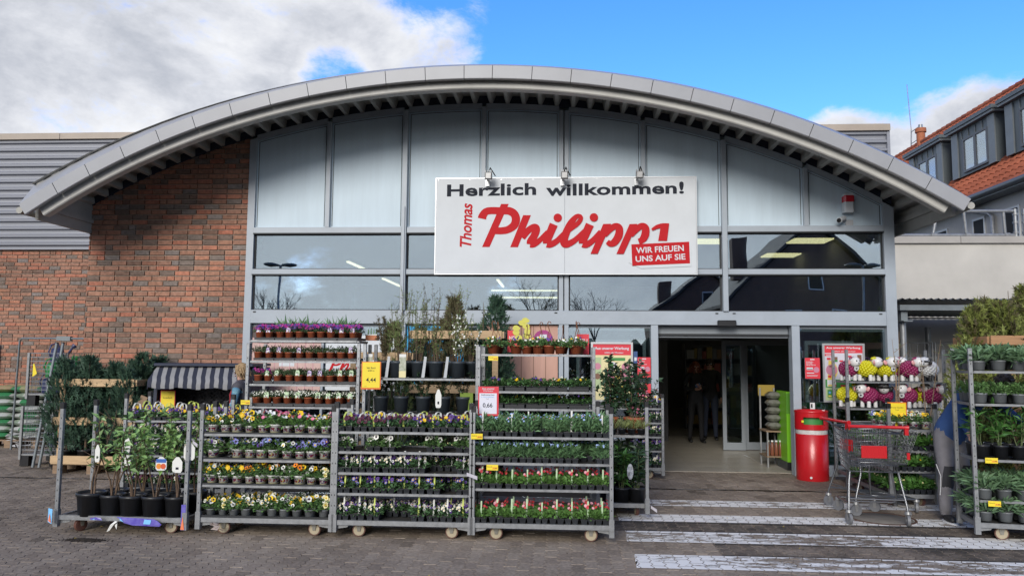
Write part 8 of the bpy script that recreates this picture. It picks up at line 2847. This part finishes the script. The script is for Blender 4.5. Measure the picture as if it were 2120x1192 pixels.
t = thing('foil_sheet', 'crumpled clear foil at the foot of the peat bag stack', 'plastic foil', (-5.0, 1.78, 0))
b = MB()
rb = random.Random(12)
for i in range(12):
    c = Vector((rb.uniform(-0.2, 0.16), rb.uniform(-0.05, 0.08), 0.02 + 0.02 * i))
    q = [c + Vector((rb.uniform(-0.13, 0.13), rb.uniform(-0.06, 0.06), rb.uniform(-0.02, 0.09))) for _ in range(4)]
    b.add(q, [(0, 1, 2), (0, 2, 3)], mat('milky foil', (0.45, 0.45, 0.45), 0.3, var=0.3, scale=14))
b.build('foil', t)

# ================================================================== INSIDE THE DOORWAY
m_shelfin = mat('dark shop shelf', (0.06, 0.06, 0.065), 0.6)
pal_in = [mat('goods ' + n, c, 0.6) for n, c in (('white', (0.30, 0.30, 0.30)), ('brown', (0.20, 0.12, 0.07)), ('grey', (0.15, 0.15, 0.16)), ('red', (0.22, 0.04, 0.03)), ('blue', (0.05, 0.09, 0.2)), ('ochre', (0.28, 0.2, 0.06)))]
for q, (x, y, rz, lab) in enumerate(((6.6, 8.2, 0, 'dim shop shelf of boxed goods deep in the doorway'), (8.9, 7.6, 0, 'dim shop shelf behind the fixed glass leaf'), (7.05, 5.4, R(90), 'dark shelf of stacked packages left inside the doorway'), (4.2, 6.5, 0, 'dim shop shelf behind the ground floor panes'))):
    t = thing('shop_shelf', lab, 'shelf', (x, y, 0.004), rz, 'shelves inside the shop')
    b = MB()
    for z in (0.1, 0.5, 0.9, 1.3, 1.7):
        b.box(-0.8, 0.8, -0.2, 0.2, z, z + 0.03, m_shelfin)
    b.build('shelf_board', t)
    b = MB(); b.box(-0.8, 0.8, 0.2, 0.23, 0, 2.1, m_shelfin); b.box(-0.83, -0.8, -0.2, 0.23, 0, 2.1, m_shelfin); b.box(0.8, 0.83, -0.2, 0.23, 0, 2.1, m_shelfin); b.build('frame', t)
    b = MB()
    rg = random.Random(40 + q)
    for z in (0.13, 0.53, 0.93, 1.33, 1.73):
        xx = -0.78
        while xx < 0.66:
            ww, hh = rg.uniform(0.07, 0.2), rg.uniform(0.14, 0.32)
            b.box(xx, xx + ww - 0.01, -0.18, 0.16, z, z + hh, rg.choice(pal_in)); xx += ww
    b.build('goods', t, kind='stuff')
dsp = thing('display_stand', 'lime green display board just inside the entrance', 'display', (8.56, 0.7, 0.006))
b = MB(); b.bbox(-0.04, 0.04, -0.25, 0.30, 0.13, 1.22, mat('lime green board', (0.19, 0.52, 0.02), 0.4), 0.006); b.build('board', dsp)
b = MB(); b.bbox(-0.045, 0.045, -0.25, 0.30, 0.0, 0.129, m_blk, 0.006); b.build('foot', dsp)
b = MB(); b.box(-0.042, 0.042, -0.252, -0.2505, 0.88, 1.2, mat('dark lime', (0.10, 0.28, 0.03), 0.4)); b.build('label_strip', dsp)
ds2 = thing('display_shelf', 'low cardboard display with seed bags beside the lime board', 'display', (8.44, 1.0, 0.006))
b = MB()
for z in (0.16, 0.56):
    b.box(-0.15, 0.12, -0.22, 0.25, z, z + 0.02, m_lath2)
for x in (-0.13, 0.10):
    for y in (-0.2, 0.22):
        b.box(x - 0.012, x + 0.012, y - 0.012, y + 0.012, 0, 0.58 if y < 0 else 1.25, m_galvd)
b.box(-0.15, 0.12, 0.2505, 0.26, 1.12, 1.30, mat('ochre card', (0.34, 0.24, 0.04), 0.7))
b.build('rack', ds2)
for i in range(5):
    t = thing('seed_bag', f'clear bag of bark or seed on the display, {ORD[i]} from below', 'bag', (8.44, 0.92, 0.60 + i * 0.122), R(90), 'bags on the cardboard display', (0.5, 0.55, 1.0))
    link('bag', bag_mesh(50 + i, mat('bark bag', (0.13, 0.11, 0.06), 0.35, var=0.6, scale=12), mat('bag end', (0.20, 0.20, 0.17), 0.35, var=0.4, scale=10)), t)
for i in range(4):
    t = thing('jar', f'brown glass jar on the lower display shelf, {ORD[i]} from left', 'jar', (8.325 + i * 0.065, 0.83, 0.187), 0, 'jars on the cardboard display')
    b = MB(); b.lathe([(0.001, 0), (0.028, 0), (0.03, 0.02), (0.03, 0.16), (0.018, 0.20), (0.018, 0.22)], mat('jar glass', (0.20, 0.07, 0.04), 0.2), 10); b.build('body', t)
    b = MB(); b.cyl((0, 0, 0.221), (0, 0, 0.245), 0.021, m_paper, 10); b.build('lid', t)
